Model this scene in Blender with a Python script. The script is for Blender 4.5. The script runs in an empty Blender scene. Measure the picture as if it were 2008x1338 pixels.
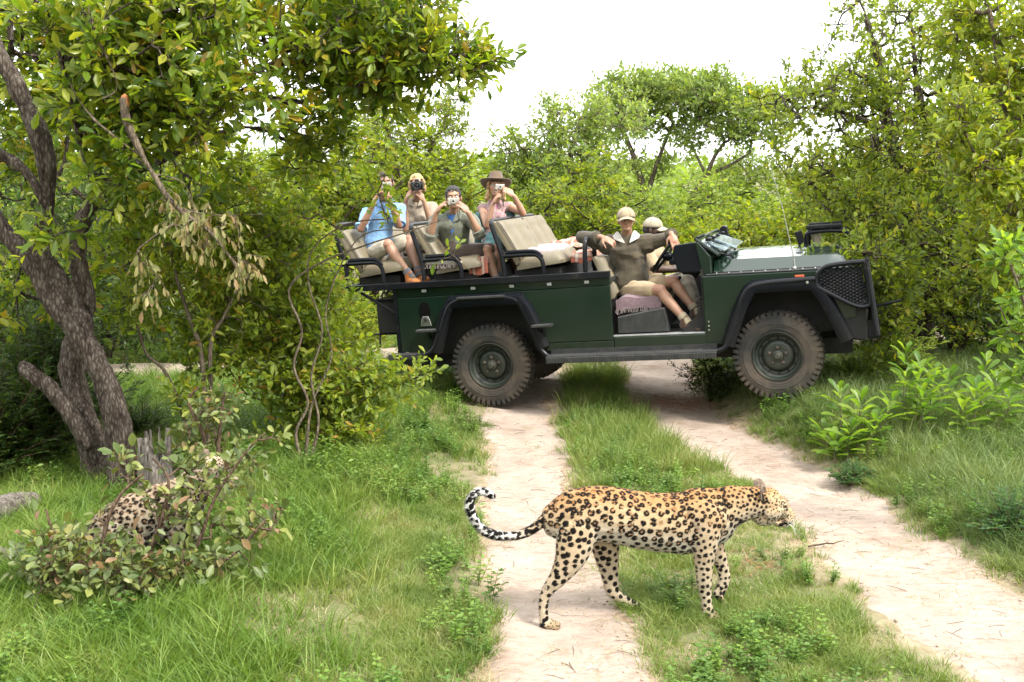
import bpy, bmesh, math, random
import numpy as np
from mathutils import Vector, Matrix, noise as mnoise, kdtree
R_ = math.radians
sc = bpy.context.scene
# ---------------------------------------------------------------- camera, sky, sun, exposure
cam_d = bpy.data.cameras.new('camera'); cam = bpy.data.objects.new('camera', cam_d)
sc.collection.objects.link(cam); sc.camera = cam
cam_d.sensor_width = 36; cam_d.lens = 36*2200/2008.0
cam_d.clip_start = 0.05; cam_d.clip_end = 3000
cam.location = (0, 0, 2.41); cam.rotation_euler = (R_(90-8.76), 0, 0)
SUN_AZ = R_(128); SUN_EL = R_(52)                       # azimuth from +Y towards +X
w = bpy.data.worlds.new('World'); sc.world = w; w.use_nodes = True
nt = w.node_tree; nt.nodes.clear()
wo = nt.nodes.new('ShaderNodeOutputWorld'); bg = nt.nodes.new('ShaderNodeBackground')
sky = nt.nodes.new('ShaderNodeTexSky'); sky.sky_type = 'NISHITA'; sky.sun_disc = False
sky.sun_elevation = SUN_EL; sky.sun_rotation = SUN_AZ; sky.air_density = 1.0; sky.dust_density = 4.0
hs = nt.nodes.new('ShaderNodeHueSaturation'); hs.inputs['Saturation'].default_value = 0.12
mx = nt.nodes.new('ShaderNodeMix'); mx.data_type = 'RGBA'; mx.inputs['Factor'].default_value = 0.72
tc = nt.nodes.new('ShaderNodeTexCoord'); nz = nt.nodes.new('ShaderNodeTexNoise')
nz.inputs['Scale'].default_value = 2.2; nz.inputs['Detail'].default_value = 4
cr = nt.nodes.new('ShaderNodeValToRGB')
cr.color_ramp.elements[0].position = .3; cr.color_ramp.elements[0].color = (9.5, 9.8, 10.3, 1)
cr.color_ramp.elements[1].position = .7; cr.color_ramp.elements[1].color = (12, 12, 12, 1)
nt.links.new(tc.outputs['Generated'], nz.inputs['Vector']); nt.links.new(nz.outputs['Fac'], cr.inputs['Fac'])
nt.links.new(sky.outputs[0], hs.inputs['Color']); nt.links.new(hs.outputs[0], mx.inputs['A'])
nt.links.new(cr.outputs[0], mx.inputs['B']); nt.links.new(mx.outputs['Result'], bg.inputs['Color'])
bg.inputs['Strength'].default_value = 0.115
nt.links.new(bg.outputs[0], wo.inputs['Surface'])
sd = bpy.data.lights.new('sun', 'SUN'); sun = bpy.data.objects.new('sun', sd); sc.collection.objects.link(sun)
sd.energy = 2.3; sd.angle = R_(11); sd.color = (1, .955, .88)
_d = Vector((math.sin(SUN_AZ)*math.cos(SUN_EL), math.cos(SUN_AZ)*math.cos(SUN_EL), math.sin(SUN_EL)))
sun.rotation_euler = _d.to_track_quat('Z', 'Y').to_euler()
vs = sc.view_settings; vs.view_transform = 'Standard'; vs.look = 'None'; vs.gamma = 1; vs.exposure = 1.75
sc.cycles.max_bounces = 6; sc.cycles.transparent_max_bounces = 6; sc.cycles.transmission_bounces = 4
sc.cycles.use_denoising = True

# ---------------------------------------------------------------- helpers
def tag(o, label=None, cat=None, group=None, kind=None):
    if label: o['label'] = label
    if cat: o['category'] = cat
    if group: o['group'] = group
    if kind: o['kind'] = kind
    return o
def empty(name, loc, label, cat, group=None):
    o = bpy.data.objects.new(name, None); sc.collection.objects.link(o); o.location = loc
    o.empty_display_size = .1
    return tag(o, label, cat, group)
def link_mesh(name, me, mt, parent=None, smooth=True):
    o = bpy.data.objects.new(name, me); sc.collection.objects.link(o)
    for m in (mt if isinstance(mt, (list, tuple)) else [mt]): me.materials.append(m)
    if smooth: me.polygons.foreach_set('use_smooth', np.ones(len(me.polygons), bool))
    if parent: o.parent = parent
    return o
def np_mesh(name, V, F, attr=None, mats=None):
    """V (n,3); F (m,k) equal sized faces, or list of such arrays"""
    me = bpy.data.meshes.new(name); Fs = F if isinstance(F, list) else [F]
    Fs = [f for f in Fs if len(f)]
    nl = sum(f.size for f in Fs); nf = sum(len(f) for f in Fs)
    me.vertices.add(len(V)); me.vertices.foreach_set('co', np.asarray(V, np.float32).ravel())
    me.loops.add(nl); me.loops.foreach_set('vertex_index', np.concatenate([f.ravel() for f in Fs]).astype(np.int32))
    me.polygons.add(nf)
    tot = np.concatenate([np.full(len(f), f.shape[1]) for f in Fs]); st = np.concatenate([[0], np.cumsum(tot)[:-1]])
    me.polygons.foreach_set('loop_start', st.astype(np.int32))
    if mats is not None: me.polygons.foreach_set('material_index', np.asarray(mats, np.int32))
    me.update(calc_edges=True)
    if attr:
        for k, (dom, typ, dat) in attr.items():
            a = me.attributes.new(k, typ, dom)
            a.data.foreach_set('color' if typ == 'FLOAT_COLOR' else 'value', np.asarray(dat, np.float32).ravel())
    return me
class MB:
    """collects primitives into one mesh"""
    def __init__(s): s.v = []; s.f = []
    def add(s, vs_, fs):
        n = len(s.v); s.v += [tuple(p) for p in vs_]; s.f += [tuple(i+n for i in f) for f in fs]; return s
    def box(s, c, d, rot=None):
        hx, hy, hz_ = d[0]/2, d[1]/2, d[2]/2
        P = [Vector((x, y, z)) for x in (-hx, hx) for y in (-hy, hy) for z in (-hz_, hz_)]
        if rot: P = [rot @ p for p in P]
        return s.add([Vector(c)+p for p in P], [(0,1,3,2),(4,6,7,5),(0,4,5,1),(2,3,7,6),(0,2,6,4),(1,5,7,3)])
    def prism(s, out, y0, y1):                    # outline in x,z extruded along y
        n = len(out)
        V = [(x, y0, z) for x, z in out]+[(x, y1, z) for x, z in out]
        return s.add(V, [tuple(range(n)), tuple(range(2*n-1, n-1, -1))]+[((i+1) % n, i, i+n, (i+1) % n+n) for i in range(n)])
    def tube(s, pts, r, seg=8, cap=True, flat=1.0, up=(0, 0, 1)):
        pts = [Vector(p) for p in pts]; n = len(pts); rs = r if isinstance(r, (list, tuple)) else [r]*n
        V = []; F = []; prev = None
        for i, p in enumerate(pts):
            t = (pts[min(i+1, n-1)]-pts[max(i-1, 0)])
            t = t.normalized() if t.length > 1e-9 else Vector((0, 0, 1))
            if prev is None:
                a = t.cross(Vector(up)); a = a if a.length > .05 else t.cross(Vector((0, 1, .01))); a.normalize()
            else:
                a = prev-t*prev.dot(t); a.normalize()
            prev = a; b = t.cross(a)
            for k in range(seg):
                an = 2*math.pi*k/seg; V.append(p+a*(math.cos(an)*rs[i])+b*(math.sin(an)*rs[i]*flat))
        for i in range(n-1):
            for k in range(seg):
                k2 = (k+1) % seg; F.append((i*seg+k, i*seg+k2, (i+1)*seg+k2, (i+1)*seg+k))
        if cap: F.append(tuple(range(seg-1, -1, -1))); F.append(tuple((n-1)*seg+k for k in range(seg)))
        return s.add(V, F)
    def lathe(s, prof, seg=32, axis='y', c=(0, 0, 0), closed=False):   # prof: (radius, along)
        V = []; F = []; n = len(prof); c = Vector(c)
        for k in range(seg):
            a = 2*math.pi*k/seg; ca, sa = math.cos(a), math.sin(a)
            for r, h in prof:
                q = (r*ca, h, r*sa) if axis == 'y' else ((r*ca, r*sa, h) if axis == 'z' else (h, r*ca, r*sa))
                V.append(c+Vector(q))
        for k in range(seg):
            k2 = (k+1) % seg
            for i in range(n if closed else n-1):
                j = (i+1) % n; F.append((k*n+i, k*n+j, k2*n+j, k2*n+i))
        return s.add(V, F)
    def ball(s, c, r, seg=14, rot=None):
        r = r if isinstance(r, (tuple, list)) else (r, r, r); V = []; F = []; m = seg//2
        for i in range(m+1):
            th = math.pi*i/m
            for k in range(seg):
                a = 2*math.pi*k/seg; p = Vector((r[0]*math.sin(th)*math.cos(a), r[1]*math.sin(th)*math.sin(a), r[2]*math.cos(th)))
                if rot: p = rot @ p
                V.append(Vector(c)+p)
        for i in range(m):
            for k in range(seg): k2 = (k+1) % seg; F.append((i*seg+k, (i+1)*seg+k, (i+1)*seg+k2, i*seg+k2))
        return s.add(V, F)
    def mesh(s, name='m', merge=False):
        me = bpy.data.meshes.new(name); me.from_pydata([tuple(p) for p in s.v], [], s.f)
        bm = bmesh.new(); bm.from_mesh(me)
        if merge: bmesh.ops.remove_doubles(bm, verts=bm.verts, dist=1e-5)
        bmesh.ops.recalc_face_normals(bm, faces=bm.faces); bm.to_mesh(me); bm.free(); return me
    def obj(s, name, mt, parent=None, bevel=0, smooth=True, merge=True):
        o = link_mesh(name, s.mesh(name, merge), mt, parent, smooth)
        if smooth:
            o.data.set_sharp_from_angle(angle=R_(38))
        if bevel:
            m = o.modifiers.new('bevel', 'BEVEL'); m.width = bevel; m.segments = 2; m.limit_method = 'ANGLE'; m.angle_limit = R_(35); m.harden_normals = True
        return o
def spl(pts, n=6):
    """Catmull-Rom through pts (any dimension)"""
    P = [np.array(p, float) for p in pts]; out = []
    for i in range(len(P)-1):
        p0 = P[max(i-1, 0)]; p1 = P[i]; p2 = P[i+1]; p3 = P[min(i+2, len(P)-1)]
        for k in range(n):
            t = k/n; out.append(.5*((2*p1)+(-p0+p2)*t+(2*p0-5*p1+4*p2-p3)*t*t+(-p0+3*p1-3*p2+p3)*t**3))
    out.append(P[-1]); return out
def voxel(mb, size, smooth_n=4, fac=.5, name='v'):
    """fuse the collected closed primitives into one continuous skin"""
    me = mb.mesh(name); o = bpy.data.objects.new('tmp', me); sc.collection.objects.link(o)
    m = o.modifiers.new('r', 'REMESH'); m.mode = 'VOXEL'; m.voxel_size = size; m.use_smooth_shade = True
    if smooth_n:
        s = o.modifiers.new('s', 'SMOOTH'); s.iterations = smooth_n; s.factor = fac
    dg = bpy.context.evaluated_depsgraph_get(); ev = o.evaluated_get(dg)
    out = bpy.data.meshes.new_from_object(ev); out.name = name; out.materials.clear()
    bpy.data.objects.remove(o); bpy.data.meshes.remove(me); return out
def co_of(me):
    a = np.empty(len(me.vertices)*3, np.float32); me.vertices.foreach_get('co', a); return a.reshape(-1, 3).astype(float)
def nrm_of(me):
    a = np.empty(len(me.vertices)*3, np.float32); me.vertex_normals.foreach_get('vector', a); return a.reshape(-1, 3).astype(float)
def set_co(me, c): me.vertices.foreach_set('co', c.astype(np.float32).ravel()); me.update()
def vcol(me, name, c):
    a = me.attributes.new(name, 'FLOAT_COLOR', 'POINT'); n = len(c)
    a.data.foreach_set('color', np.concatenate([c, np.ones((n, 1))], 1).astype(np.float32).ravel())
# value noise, vectorised
_rs = np.random.RandomState(7); _T = _rs.rand(64, 64, 64).astype(np.float32)
def vn3(p, s=1.0):
    p = np.asarray(p, float)*s+1000; i = np.floor(p).astype(int); f = p-i; f = f*f*(3-2*f); i %= 64; j = (i+1) % 64
    x0, y0, z0 = i.T if i.ndim == 2 else i; x1, y1, z1 = j.T; fx, fy, fz = f.T
    L = lambda a, b, t: a+(b-a)*t
    return L(L(L(_T[x0,y0,z0], _T[x1,y0,z0], fx), L(_T[x0,y1,z0], _T[x1,y1,z0], fx), fy),
             L(L(_T[x0,y0,z1], _T[x1,y0,z1], fx), L(_T[x0,y1,z1], _T[x1,y1,z1], fx), fy), fz)
def vn2(x, y, s=1.0, k=0.0):
    x = np.asarray(x, float); y = np.asarray(y, float)
    sh = np.broadcast(x, y).shape
    return vn3(np.stack([np.broadcast_to(x, sh).ravel(), np.broadcast_to(y, sh).ravel(), np.full(int(np.prod(sh)), (k+.37)/s)], 1), s).reshape(sh)
def fb2(x, y, s=1.0, k=0.0, o=3):
    t = 0; a = .5
    for i in range(o): t = t+a*vn2(x, y, s*2**i, k+i*5.1); a *= .5
    return t/(1-.5**o)
def sst(a, b, x): t = np.clip((x-a)/(b-a), 0, 1); return t*t*(3-2*t)

# ---------------------------------------------------------------- materials
def N(nt, t, **k):
    n = nt.nodes.new(t)
    for a, b in k.items():
        if a in n.inputs: n.inputs[a].default_value = b
        else: setattr(n, a, b)
    return n
def pm(name, c1, c2=None, scale=8, rough=.6, metal=0, bump=0, bscale=40, coat=0, dust=None, dust_amt=.5, spec=.5, detail=5, r2=None, sheen=0, wave=None, wobj='Object', low=0):
    m = bpy.data.materials.new(name); m.use_nodes = True; nt = m.node_tree; L = nt.links.new
    b = nt.nodes['Principled BSDF']; b.inputs['Roughness'].default_value = rough; b.inputs['Metallic'].default_value = metal
    b.inputs['Coat Weight'].default_value = coat; b.inputs['Specular IOR Level'].default_value = spec
    b.inputs['Coat Roughness'].default_value = .08
    if sheen: b.inputs['Sheen Weight'].default_value = sheen; b.inputs['Sheen Roughness'].default_value = .6
    tc = N(nt, 'ShaderNodeTexCoord'); n1 = N(nt, 'ShaderNodeTexNoise', Scale=scale, Detail=detail, Roughness=.6)
    L(tc.outputs[wobj], n1.inputs['Vector'])
    c2 = c2 or tuple(x*.75 for x in c1)
    r = N(nt, 'ShaderNodeValToRGB'); r.color_ramp.elements[0].position = .35; r.color_ramp.elements[1].position = .65
    r.color_ramp.elements[0].color = (*c1, 1); r.color_ramp.elements[1].color = (*c2, 1)
    L(n1.outputs['Fac'], r.inputs['Fac']); col = r.outputs['Color']
    if dust:
        n2 = N(nt, 'ShaderNodeTexNoise', Scale=scale*.6, Detail=8, Roughness=.7); L(tc.outputs[wobj], n2.inputs['Vector'])
        mr = N(nt, 'ShaderNodeMapRange'); mr.inputs['From Min'].default_value = .62-dust_amt*.3; mr.inputs['From Max'].default_value = .8-dust_amt*.2
        mr.inputs['To Max'].default_value = min(1, dust_amt*1.3)
        L(n2.outputs['Fac'], mr.inputs['Value'])
        mxn = N(nt, 'ShaderNodeMix', data_type='RGBA'); L(mr.outputs[0], mxn.inputs['Factor']); L(col, mxn.inputs['A']); mxn.inputs['B'].default_value = (*dust, 1)
        col = mxn.outputs['Result']
        if low:          # dried mud thrown up on the lower body
            sx = N(nt, 'ShaderNodeSeparateXYZ'); L(tc.outputs[wobj], sx.inputs[0]); mz = N(nt, 'ShaderNodeMapRange'); mz.inputs['From Min'].default_value = 1.0; mz.inputs['From Max'].default_value = .52; mz.inputs['To Max'].default_value = low; L(sx.outputs['Z'], mz.inputs['Value'])
            n9 = N(nt, 'ShaderNodeTexNoise', Scale=7, Detail=8, Roughness=.75); L(tc.outputs[wobj], n9.inputs['Vector']); mu = N(nt, 'ShaderNodeMath', operation='MULTIPLY', use_clamp=True); L(mz.outputs[0], mu.inputs[0]); L(n9.outputs['Fac'], mu.inputs[1])
            m9 = N(nt, 'ShaderNodeMix', data_type='RGBA'); L(mu.outputs[0], m9.inputs['Factor']); L(col, m9.inputs['A']); m9.inputs['B'].default_value = (.07, .058, .040, 1); col = m9.outputs['Result']
            am = N(nt, 'ShaderNodeMath', operation='MAXIMUM'); L(mr.outputs[0], am.inputs[0]); L(mu.outputs[0], am.inputs[1]); mr = am
        ra = N(nt, 'ShaderNodeMapRange'); ra.inputs['To Min'].default_value = rough; ra.inputs['To Max'].default_value = .9
        L(mr.outputs[0], ra.inputs['Value']); L(ra.outputs[0], b.inputs['Roughness'])
    L(col, b.inputs['Base Color'])
    if bump:
        n3 = N(nt, 'ShaderNodeTexNoise', Scale=bscale, Detail=6, Roughness=.65); L(tc.outputs[wobj], n3.inputs['Vector'])
        h = n3.outputs['Fac']
        if wave:
            wv = N(nt, 'ShaderNodeTexWave', Scale=wave, Distortion=6.0, Detail=3); L(tc.outputs[wobj], wv.inputs['Vector'])
            ad = N(nt, 'ShaderNodeMath', operation='ADD'); L(h, ad.inputs[0]); L(wv.outputs['Fac'], ad.inputs[1]); h = ad.outputs[0]
        bp = N(nt, 'ShaderNodeBump', Strength=bump, Distance=.01); L(h, bp.inputs['Height']); L(bp.outputs[0], b.inputs['Normal'])
    return m
def leaf_mat(name, stops, trans=.55, rough=.45, seed_obj=False):
    """colour from the per-leaf 'tint' (or from the object's random number for single leaves)"""
    m = bpy.data.materials.new(name); m.use_nodes = True; nt = m.node_tree; L = nt.links.new; nt.nodes.clear()
    out = N(nt, 'ShaderNodeOutputMaterial')
    if seed_obj:
        src = N(nt, 'ShaderNodeObjectInfo').outputs['Random']
    else:
        src = N(nt, 'ShaderNodeAttribute', attribute_name='tint').outputs['Fac']
    r = N(nt, 'ShaderNodeValToRGB'); e = r.color_ramp.elements
    while len(e) < len(stops): e.new(.5)
    for i, (p, c) in enumerate(stops): e[i].position = p; e[i].color = (*c, 1)
    L(src, r.inputs['Fac'])
    tc = N(nt, 'ShaderNodeTexCoord'); nz = N(nt, 'ShaderNodeTexNoise', Scale=9, Detail=3); L(tc.outputs['Object'], nz.inputs['Vector'])
    hv = N(nt, 'ShaderNodeHueSaturation'); mr = N(nt, 'ShaderNodeMapRange'); mr.inputs['To Min'].default_value = .7; mr.inputs['To Max'].default_value = 1.3
    L(nz.outputs['Fac'], mr.inputs['Value']); L(mr.outputs[0], hv.inputs['Value']); L(r.outputs[0], hv.inputs['Color'])
    b = N(nt, 'ShaderNodeBsdfPrincipled', Roughness=rough); b.inputs['Specular IOR Level'].default_value = .35
    L(hv.outputs[0], b.inputs['Base Color'])
    t = N(nt, 'ShaderNodeBsdfTranslucent')
    g = N(nt, 'ShaderNodeMix', data_type='RGBA', blend_type='MULTIPLY'); g.inputs['Factor'].default_value = 1; g.inputs['B'].default_value = (1.5, 1.5, .6, 1)
    L(hv.outputs[0], g.inputs['A']); L(g.outputs['Result'], t.inputs['Color'])
    ms = N(nt, 'ShaderNodeMixShader'); ms.inputs[0].default_value = trans
    L(b.outputs[0], ms.inputs[1]); L(t.outputs[0], ms.inputs[2]); L(ms.outputs[0], out.inputs['Surface'])
    return m
M = {}
# ---------------------------------------------------------------- terrain
def hz(x, y):
    x = np.asarray(x, float); y = np.asarray(y, float)
    xe = x-.012*(y-8)
    d = x-(rut_c(y, 1)+rut_w(y, 1)); h = .27*sst(-.08, .52, d)*sst(13.8, 12.2, y)*(.28+.72*sst(7.6, 10.0, y))*(1+.0*xe)
    h = h+.06*sst(9.0, 11.2, y)*sst(2.4, 1.0, x)*sst(-2.5, -.8, x)*0+.05*sst(10.4, 11, y)*sst(13.5, 12.3, y)*sst(2.6, 1.2, x)*sst(-2, -.6, x)
    h = h+.10*sst(-.4, -1.3, x)*sst(4, 6, y)*sst(15, 12, y)
    h = h+(fb2(x, y, .9, 3)-.5)*.05+(fb2(x, y, .11, 9)-.5)*.5*sst(16, 40, np.abs(y))
    for cx, wd in ((.12, .62), (1.85+.0*x, .8)):
        cx = cx if not isinstance(cx, float) else cx
        h = h-.03*np.exp(-((x-rut_c(y, 0 if np.ndim(cx) == 0 else 1))/(wd*.45))**4)*sst(13.5, 12, y)
    return h
def rut_c(y, k):
    y = np.asarray(y, float)
    if k == 0: return np.interp(y, [3, 5, 6.2, 7.7, 8.7, 11.4, 14.2], [.36, .31, .27, .12, .12, .10, .3])
    return np.interp(y, [3, 5, 6.4, 7.5, 8.3, 9.15, 9.9, 10.7, 11.2, 12.2, 14.3], [3.3, 2.78, 2.40, 2.32, 2.28, 2.04, 1.82, 1.70, 1.62, 1.64, 1.9])
def rut_w(y, k):
    if k == 0: return np.interp(y, [3, 5, 6.2, 7.7, 8.7, 11.4, 14.2], [.40, .38, .33, .34, .33, .30, .35])
    return np.interp(y, [3, 5, 6.4, 7.5, 8.3, 9.15, 9.9, 10.7, 11.2, 12.2, 14.3], [.62, .55, .42, .37, .35, .40, .38, .34, .36, .38, .42])
CROSS = [(-9, 11.6), (-6, 12.6), (-3.8, 13.0), (-2.2, 14.2), (0, 14.9), (2, 15.0), (4, 15.4), (9, 17)]
def sand_mask(x, y):
    """1 on bare sand, 0 in the grass"""
    x = np.asarray(x, float); y = np.asarray(y, float); m = np.zeros(np.broadcast(x, y).shape)
    e = (fb2(x, y, 2.2, 21)-.5)*.5+(fb2(x, y, 9, 25)-.5)*.22
    for k in (0, 1):
        d = np.abs(x-rut_c(y, k))-rut_w(y, k)+e*(.55 if k == 0 else .7)
        m = np.maximum(m, sst(.05, -.05, d)*(y < 14.6))
    P = np.array(CROSS); dm = np.full(m.shape, 9.)
    for a, b in zip(P[:-1], P[1:]):
        v = b-a; t = np.clip(((x-a[0])*v[0]+(y-a[1])*v[1])/(v@v), 0, 1)
        dm = np.minimum(dm, np.hypot(x-a[0]-t*v[0], y-a[1]-t*v[1]))
    m = np.maximum(m, sst(.08, -.08, dm-.55+e*.9))
    return m
def axis(dense0, dense1, step, lo, hi):
    a = list(np.arange(dense0, dense1, step)); s = step
    b = [a[-1]]
    while b[-1] < hi: s *= 1.22; b.append(b[-1]+s)
    s = step; c = [a[0]]
    while c[-1] > lo: s *= 1.22; c.append(c[-1]-s)
    return np.array(c[::-1][:-1]+a+b[1:])
gx = axis(-7, 8, .07, -700, 700); gy = axis(3.4, 16, .07, -60, 1500)
X, Y = np.meshgrid(gx, gy); Z = hz(X, Y)
V = np.stack([X, Y, Z], -1).reshape(-1, 3); nx, ny = len(gx), len(gy)
ii = (np.arange(ny-1)[:, None]*nx+np.arange(nx-1)[None]).ravel()
F = np.stack([ii, ii+1, ii+nx+1, ii+nx], 1)
soft = np.clip(sand_mask(X, Y)*.6+.6*sst(.5, -.1, np.abs(X-rut_c(Y, 0))-rut_w(Y, 0))+.6*sst(.5, -.1, np.abs(X-rut_c(Y, 1))-rut_w(Y, 1)), 0, 1)*(Y < 16)
gm = np_mesh('ground', V, F, {'sand': ('POINT', 'FLOAT', soft.ravel())})
def ground_mat():
    m = bpy.data.materials.new('soil_under_grass'); m.use_nodes = True; nt = m.node_tree; L = nt.links.new
    b = nt.nodes['Principled BSDF']; b.inputs['Roughness'].default_value = .95; b.inputs['Specular IOR Level'].default_value = .15
    tc = N(nt, 'ShaderNodeTexCoord'); n1 = N(nt, 'ShaderNodeTexNoise', Scale=2.3, Detail=8, Roughness=.7); L(tc.outputs['Object'], n1.inputs['Vector'])
    r = N(nt, 'ShaderNodeValToRGB'); e = r.color_ramp.elements; e[0].position = .35; e[0].color = (.07, .085, .03, 1); e[1].position = .66; e[1].color = (.20, .155, .10, 1)
    x = e.new(.5); x.color = (.12, .12, .055, 1); L(n1.outputs['Fac'], r.inputs['Fac'])
    n2 = N(nt, 'ShaderNodeTexNoise', Scale=14, Detail=6); L(tc.outputs['Object'], n2.inputs['Vector'])
    r2 = N(nt, 'ShaderNodeValToRGB'); e = r2.color_ramp.elements; e[0].position = .35; e[0].color = (.20, .145, .095, 1); e[1].position = .65; e[1].color = (.33, .26, .195, 1)
    L(n2.outputs['Fac'], r2.inputs['Fac'])
    at = N(nt, 'ShaderNodeAttribute', attribute_name='sand'); mx = N(nt, 'ShaderNodeMix', data_type='RGBA')
    L(at.outputs['Fac'], mx.inputs['Factor']); L(r.outputs[0], mx.inputs['A']); L(r2.outputs[0], mx.inputs['B']); L(mx.outputs['Result'], b.inputs['Base Color'])
    bp = N(nt, 'ShaderNodeBump', Strength=.6, Distance=.03); L(n2.outputs['Fac'], bp.inputs['Height']); L(bp.outputs[0], b.inputs['Normal'])
    return m
def sand_mat():
    m = bpy.data.materials.new('pale_track_sand'); m.use_nodes = True; nt = m.node_tree; L = nt.links.new
    b = nt.nodes['Principled BSDF']; b.inputs['Roughness'].default_value = .95; b.inputs['Specular IOR Level'].default_value = .12
    tc = N(nt, 'ShaderNodeTexCoord')
    n1 = N(nt, 'ShaderNodeTexNoise', Scale=1.6, Detail=9, Roughness=.68); L(tc.outputs['Object'], n1.inputs['Vector'])
    mp = N(nt, 'ShaderNodeMapping'); mp.inputs['Scale'].default_value = (9, 26, 9); L(tc.outputs['Object'], mp.inputs['Vector'])
    n2 = N(nt, 'ShaderNodeTexNoise', Scale=1, Detail=8, Roughness=.75); L(mp.outputs[0], n2.inputs['Vector'])
    r = N(nt, 'ShaderNodeValToRGB'); e = r.color_ramp.elements
    e[0].position = .3; e[0].color = (.205, .15, .112, 1); e[1].position = .62; e[1].color = (.345, .285, .236, 1); x = e.new(.44); x.color = (.285, .228, .185, 1)
    L(n1.outputs['Fac'], r.inputs['Fac'])
    r2 = N(nt, 'ShaderNodeValToRGB'); e = r2.color_ramp.elements; e[0].position = .33; e[0].color = (.50, .40, .33, 1); e[1].position = .53; e[1].color = (1, 1, 1, 1); L(n2.outputs['Fac'], r2.inputs['Fac'])
    mx = N(nt, 'ShaderNodeMix', data_type='RGBA', blend_type='MULTIPLY'); mx.inputs['Factor'].default_value = .55
    L(r.outputs[0], mx.inputs['A']); L(r2.outputs[0], mx.inputs['B'])
    # reddish litter patch where the track meets the verge
    L(mx.outputs['Result'], b.inputs['Base Color'])
    n3 = N(nt, 'ShaderNodeTexNoise', Scale=55, Detail=5, Roughness=.7); L(tc.outputs['Object'], n3.inputs['Vector'])
    ad = N(nt, 'ShaderNodeMath', operation='ADD'); L(n2.outputs['Fac'], ad.inputs[0]); L(n3.outputs['Fac'], ad.inputs[1])
    bp = N(nt, 'ShaderNodeBump', Strength=.55, Distance=.018); L(ad.outputs[0], bp.inputs['Height']); L(bp.outputs[0], b.inputs['Normal'])
    return m
M['soil'] = ground_mat(); M['sand'] = sand_mat()
tag(link_mesh('ground', gm, M['soil']), kind='structure')
def strip(name, path, hw, seed, step=.035, off=.012, nac=17):
    P = np.array(path, float); d = np.r_[0, np.cumsum(np.hypot(*np.diff(P, axis=0).T))]
    s = np.arange(0, d[-1], step); cx = np.interp(s, d, P[:, 0]); cy = np.interp(s, d, P[:, 1])
    tx = np.gradient(cx); ty = np.gradient(cy); l = np.hypot(tx, ty); tx /= l; ty /= l
    w_ = np.interp(s, d, hw) if np.ndim(hw) else np.full(len(s), hw)
    def edge(k): return w_+(fb2(s, s*0, 1.1, seed+k)-.5)*.42+(fb2(s, s*0, 5, seed+k+3)-.5)*.2+(fb2(s, s*0, 17, seed+k+5)-.5)*.06
    a = edge(0)[:, None]; c = edge(9)[:, None]; t = np.linspace(-1, 1, nac)[None]
    o_ = np.where(t < 0, t*a, t*c)
    x = cx[:, None]+ty[:, None]*o_; y = cy[:, None]-tx[:, None]*o_
    z = hz(x, y)+off*(1-np.abs(t)**6)-.012*np.abs(t)**12+(fb2(x, y, 6, seed+2)-.5)*.012
    n = len(s); ii = (np.arange(n-1)[:, None]*nac+np.arange(nac-1)[None]).ravel()
    me = np_mesh(name, np.stack([x, y, z], -1).reshape(-1, 3), np.stack([ii, ii+nac, ii+nac+1, ii+1], 1))
    return tag(link_mesh(name, me, M['sand']), kind='structure')
yy = np.arange(3.2, 14.7, .3)
strip('wheel_track', [(float(rut_c(y, 0)), y) for y in yy], rut_w(yy, 0)+.02, 3)
strip('wheel_track', [(float(rut_c(y, 1)), y) for y in yy], rut_w(yy, 1)+.02, 40)
strip('dirt_road', CROSS, .62, 77, off=.016)
# ---------------------------------------------------------------- open game-drive vehicle (x forward, y away from the camera, z up; origin under the rear axle)
DUST = (.30, .22, .15)
M['green'] = pm('dark_green_paint', (.0048, .0145, .0085), (.004, .012, .007), 3, .28, 0, .05, 6, coat=.26, spec=.2, dust=(.05, .045, .032), dust_amt=.12, low=.30)
M['bonnet'] = pm('bonnet_green_sky_shine', (.0075, .020, .0125), (.006, .017, .010), 3, .2, 0, .03, 8, coat=.75, dust=(.06, .06, .05), dust_amt=.15)  # copy of the green, sky shine on the bonnet put into lighter colour and coat
M['recess_shade'] = pm('recess_shade_black', (.002, .002, .002), None, 8, .9, spec=.1)
M['black'] = pm('black_painted_steel', (.004, .0045, .006), (.006, .007, .009), 9, .34, 0, .05, 60, coat=.05, spec=.2, dust=(.10, .085, .07), dust_amt=.22)
M['flare'] = pm('black_plastic_flare', (.0035, .0045, .0065), (.005, .006, .008), 4, .38, 0, .05, 90, spec=.11, dust=(.09, .08, .065), dust_amt=.15, low=.2)
M['under'] = pm('grimy_underbody', (.006, .006, .006), (.014, .012, .010), 7, .85, 0, .3, 30)
M['rubber'] = pm('dusty_tyre_rubber', (.014, .014, .013), (.028, .025, .021), 3, .82, 0, .2, 80, dust=(.125, .092, .062), dust_amt=.62)
M['rim'] = pm('dusty_green_wheel', (.022, .028, .021), (.017, .022, .016), 6, .5, .1, .1, 60, dust=(.085, .07, .05), dust_amt=.42)
M['nut'] = pm('rusty_nut', (.10, .075, .055), (.06, .05, .04), 30, .6, .3)
M['vinyl'] = pm('khaki_canvas_seat', (.135, .112, .068), (.11, .09, .053), 5, .55, 0, .12, 140, dust=(.20, .18, .135), dust_amt=.4)
M['alu'] = pm('worn_aluminium', (.42, .43, .43), (.3, .3, .3), 12, .42, .7, .1, 50, dust=DUST, dust_amt=.3)
M['paleglass'] = pm('screen_glass', (.30, .36, .38), (.26, .33, .36), 3, .06, .55, 0)
M['dkglass'] = pm('mirror_glass', (.22, .25, .16), (.1, .13, .06), 3, .08, .8, 0)
M['amber'] = pm('amber_lens', (.35, .07, .025), (.3, .05, .02), 20, .25, 0)
M['chrome'] = pm('dull_chrome', (.5, .5, .48), (.35, .34, .32), 25, .28, .9)
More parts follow.
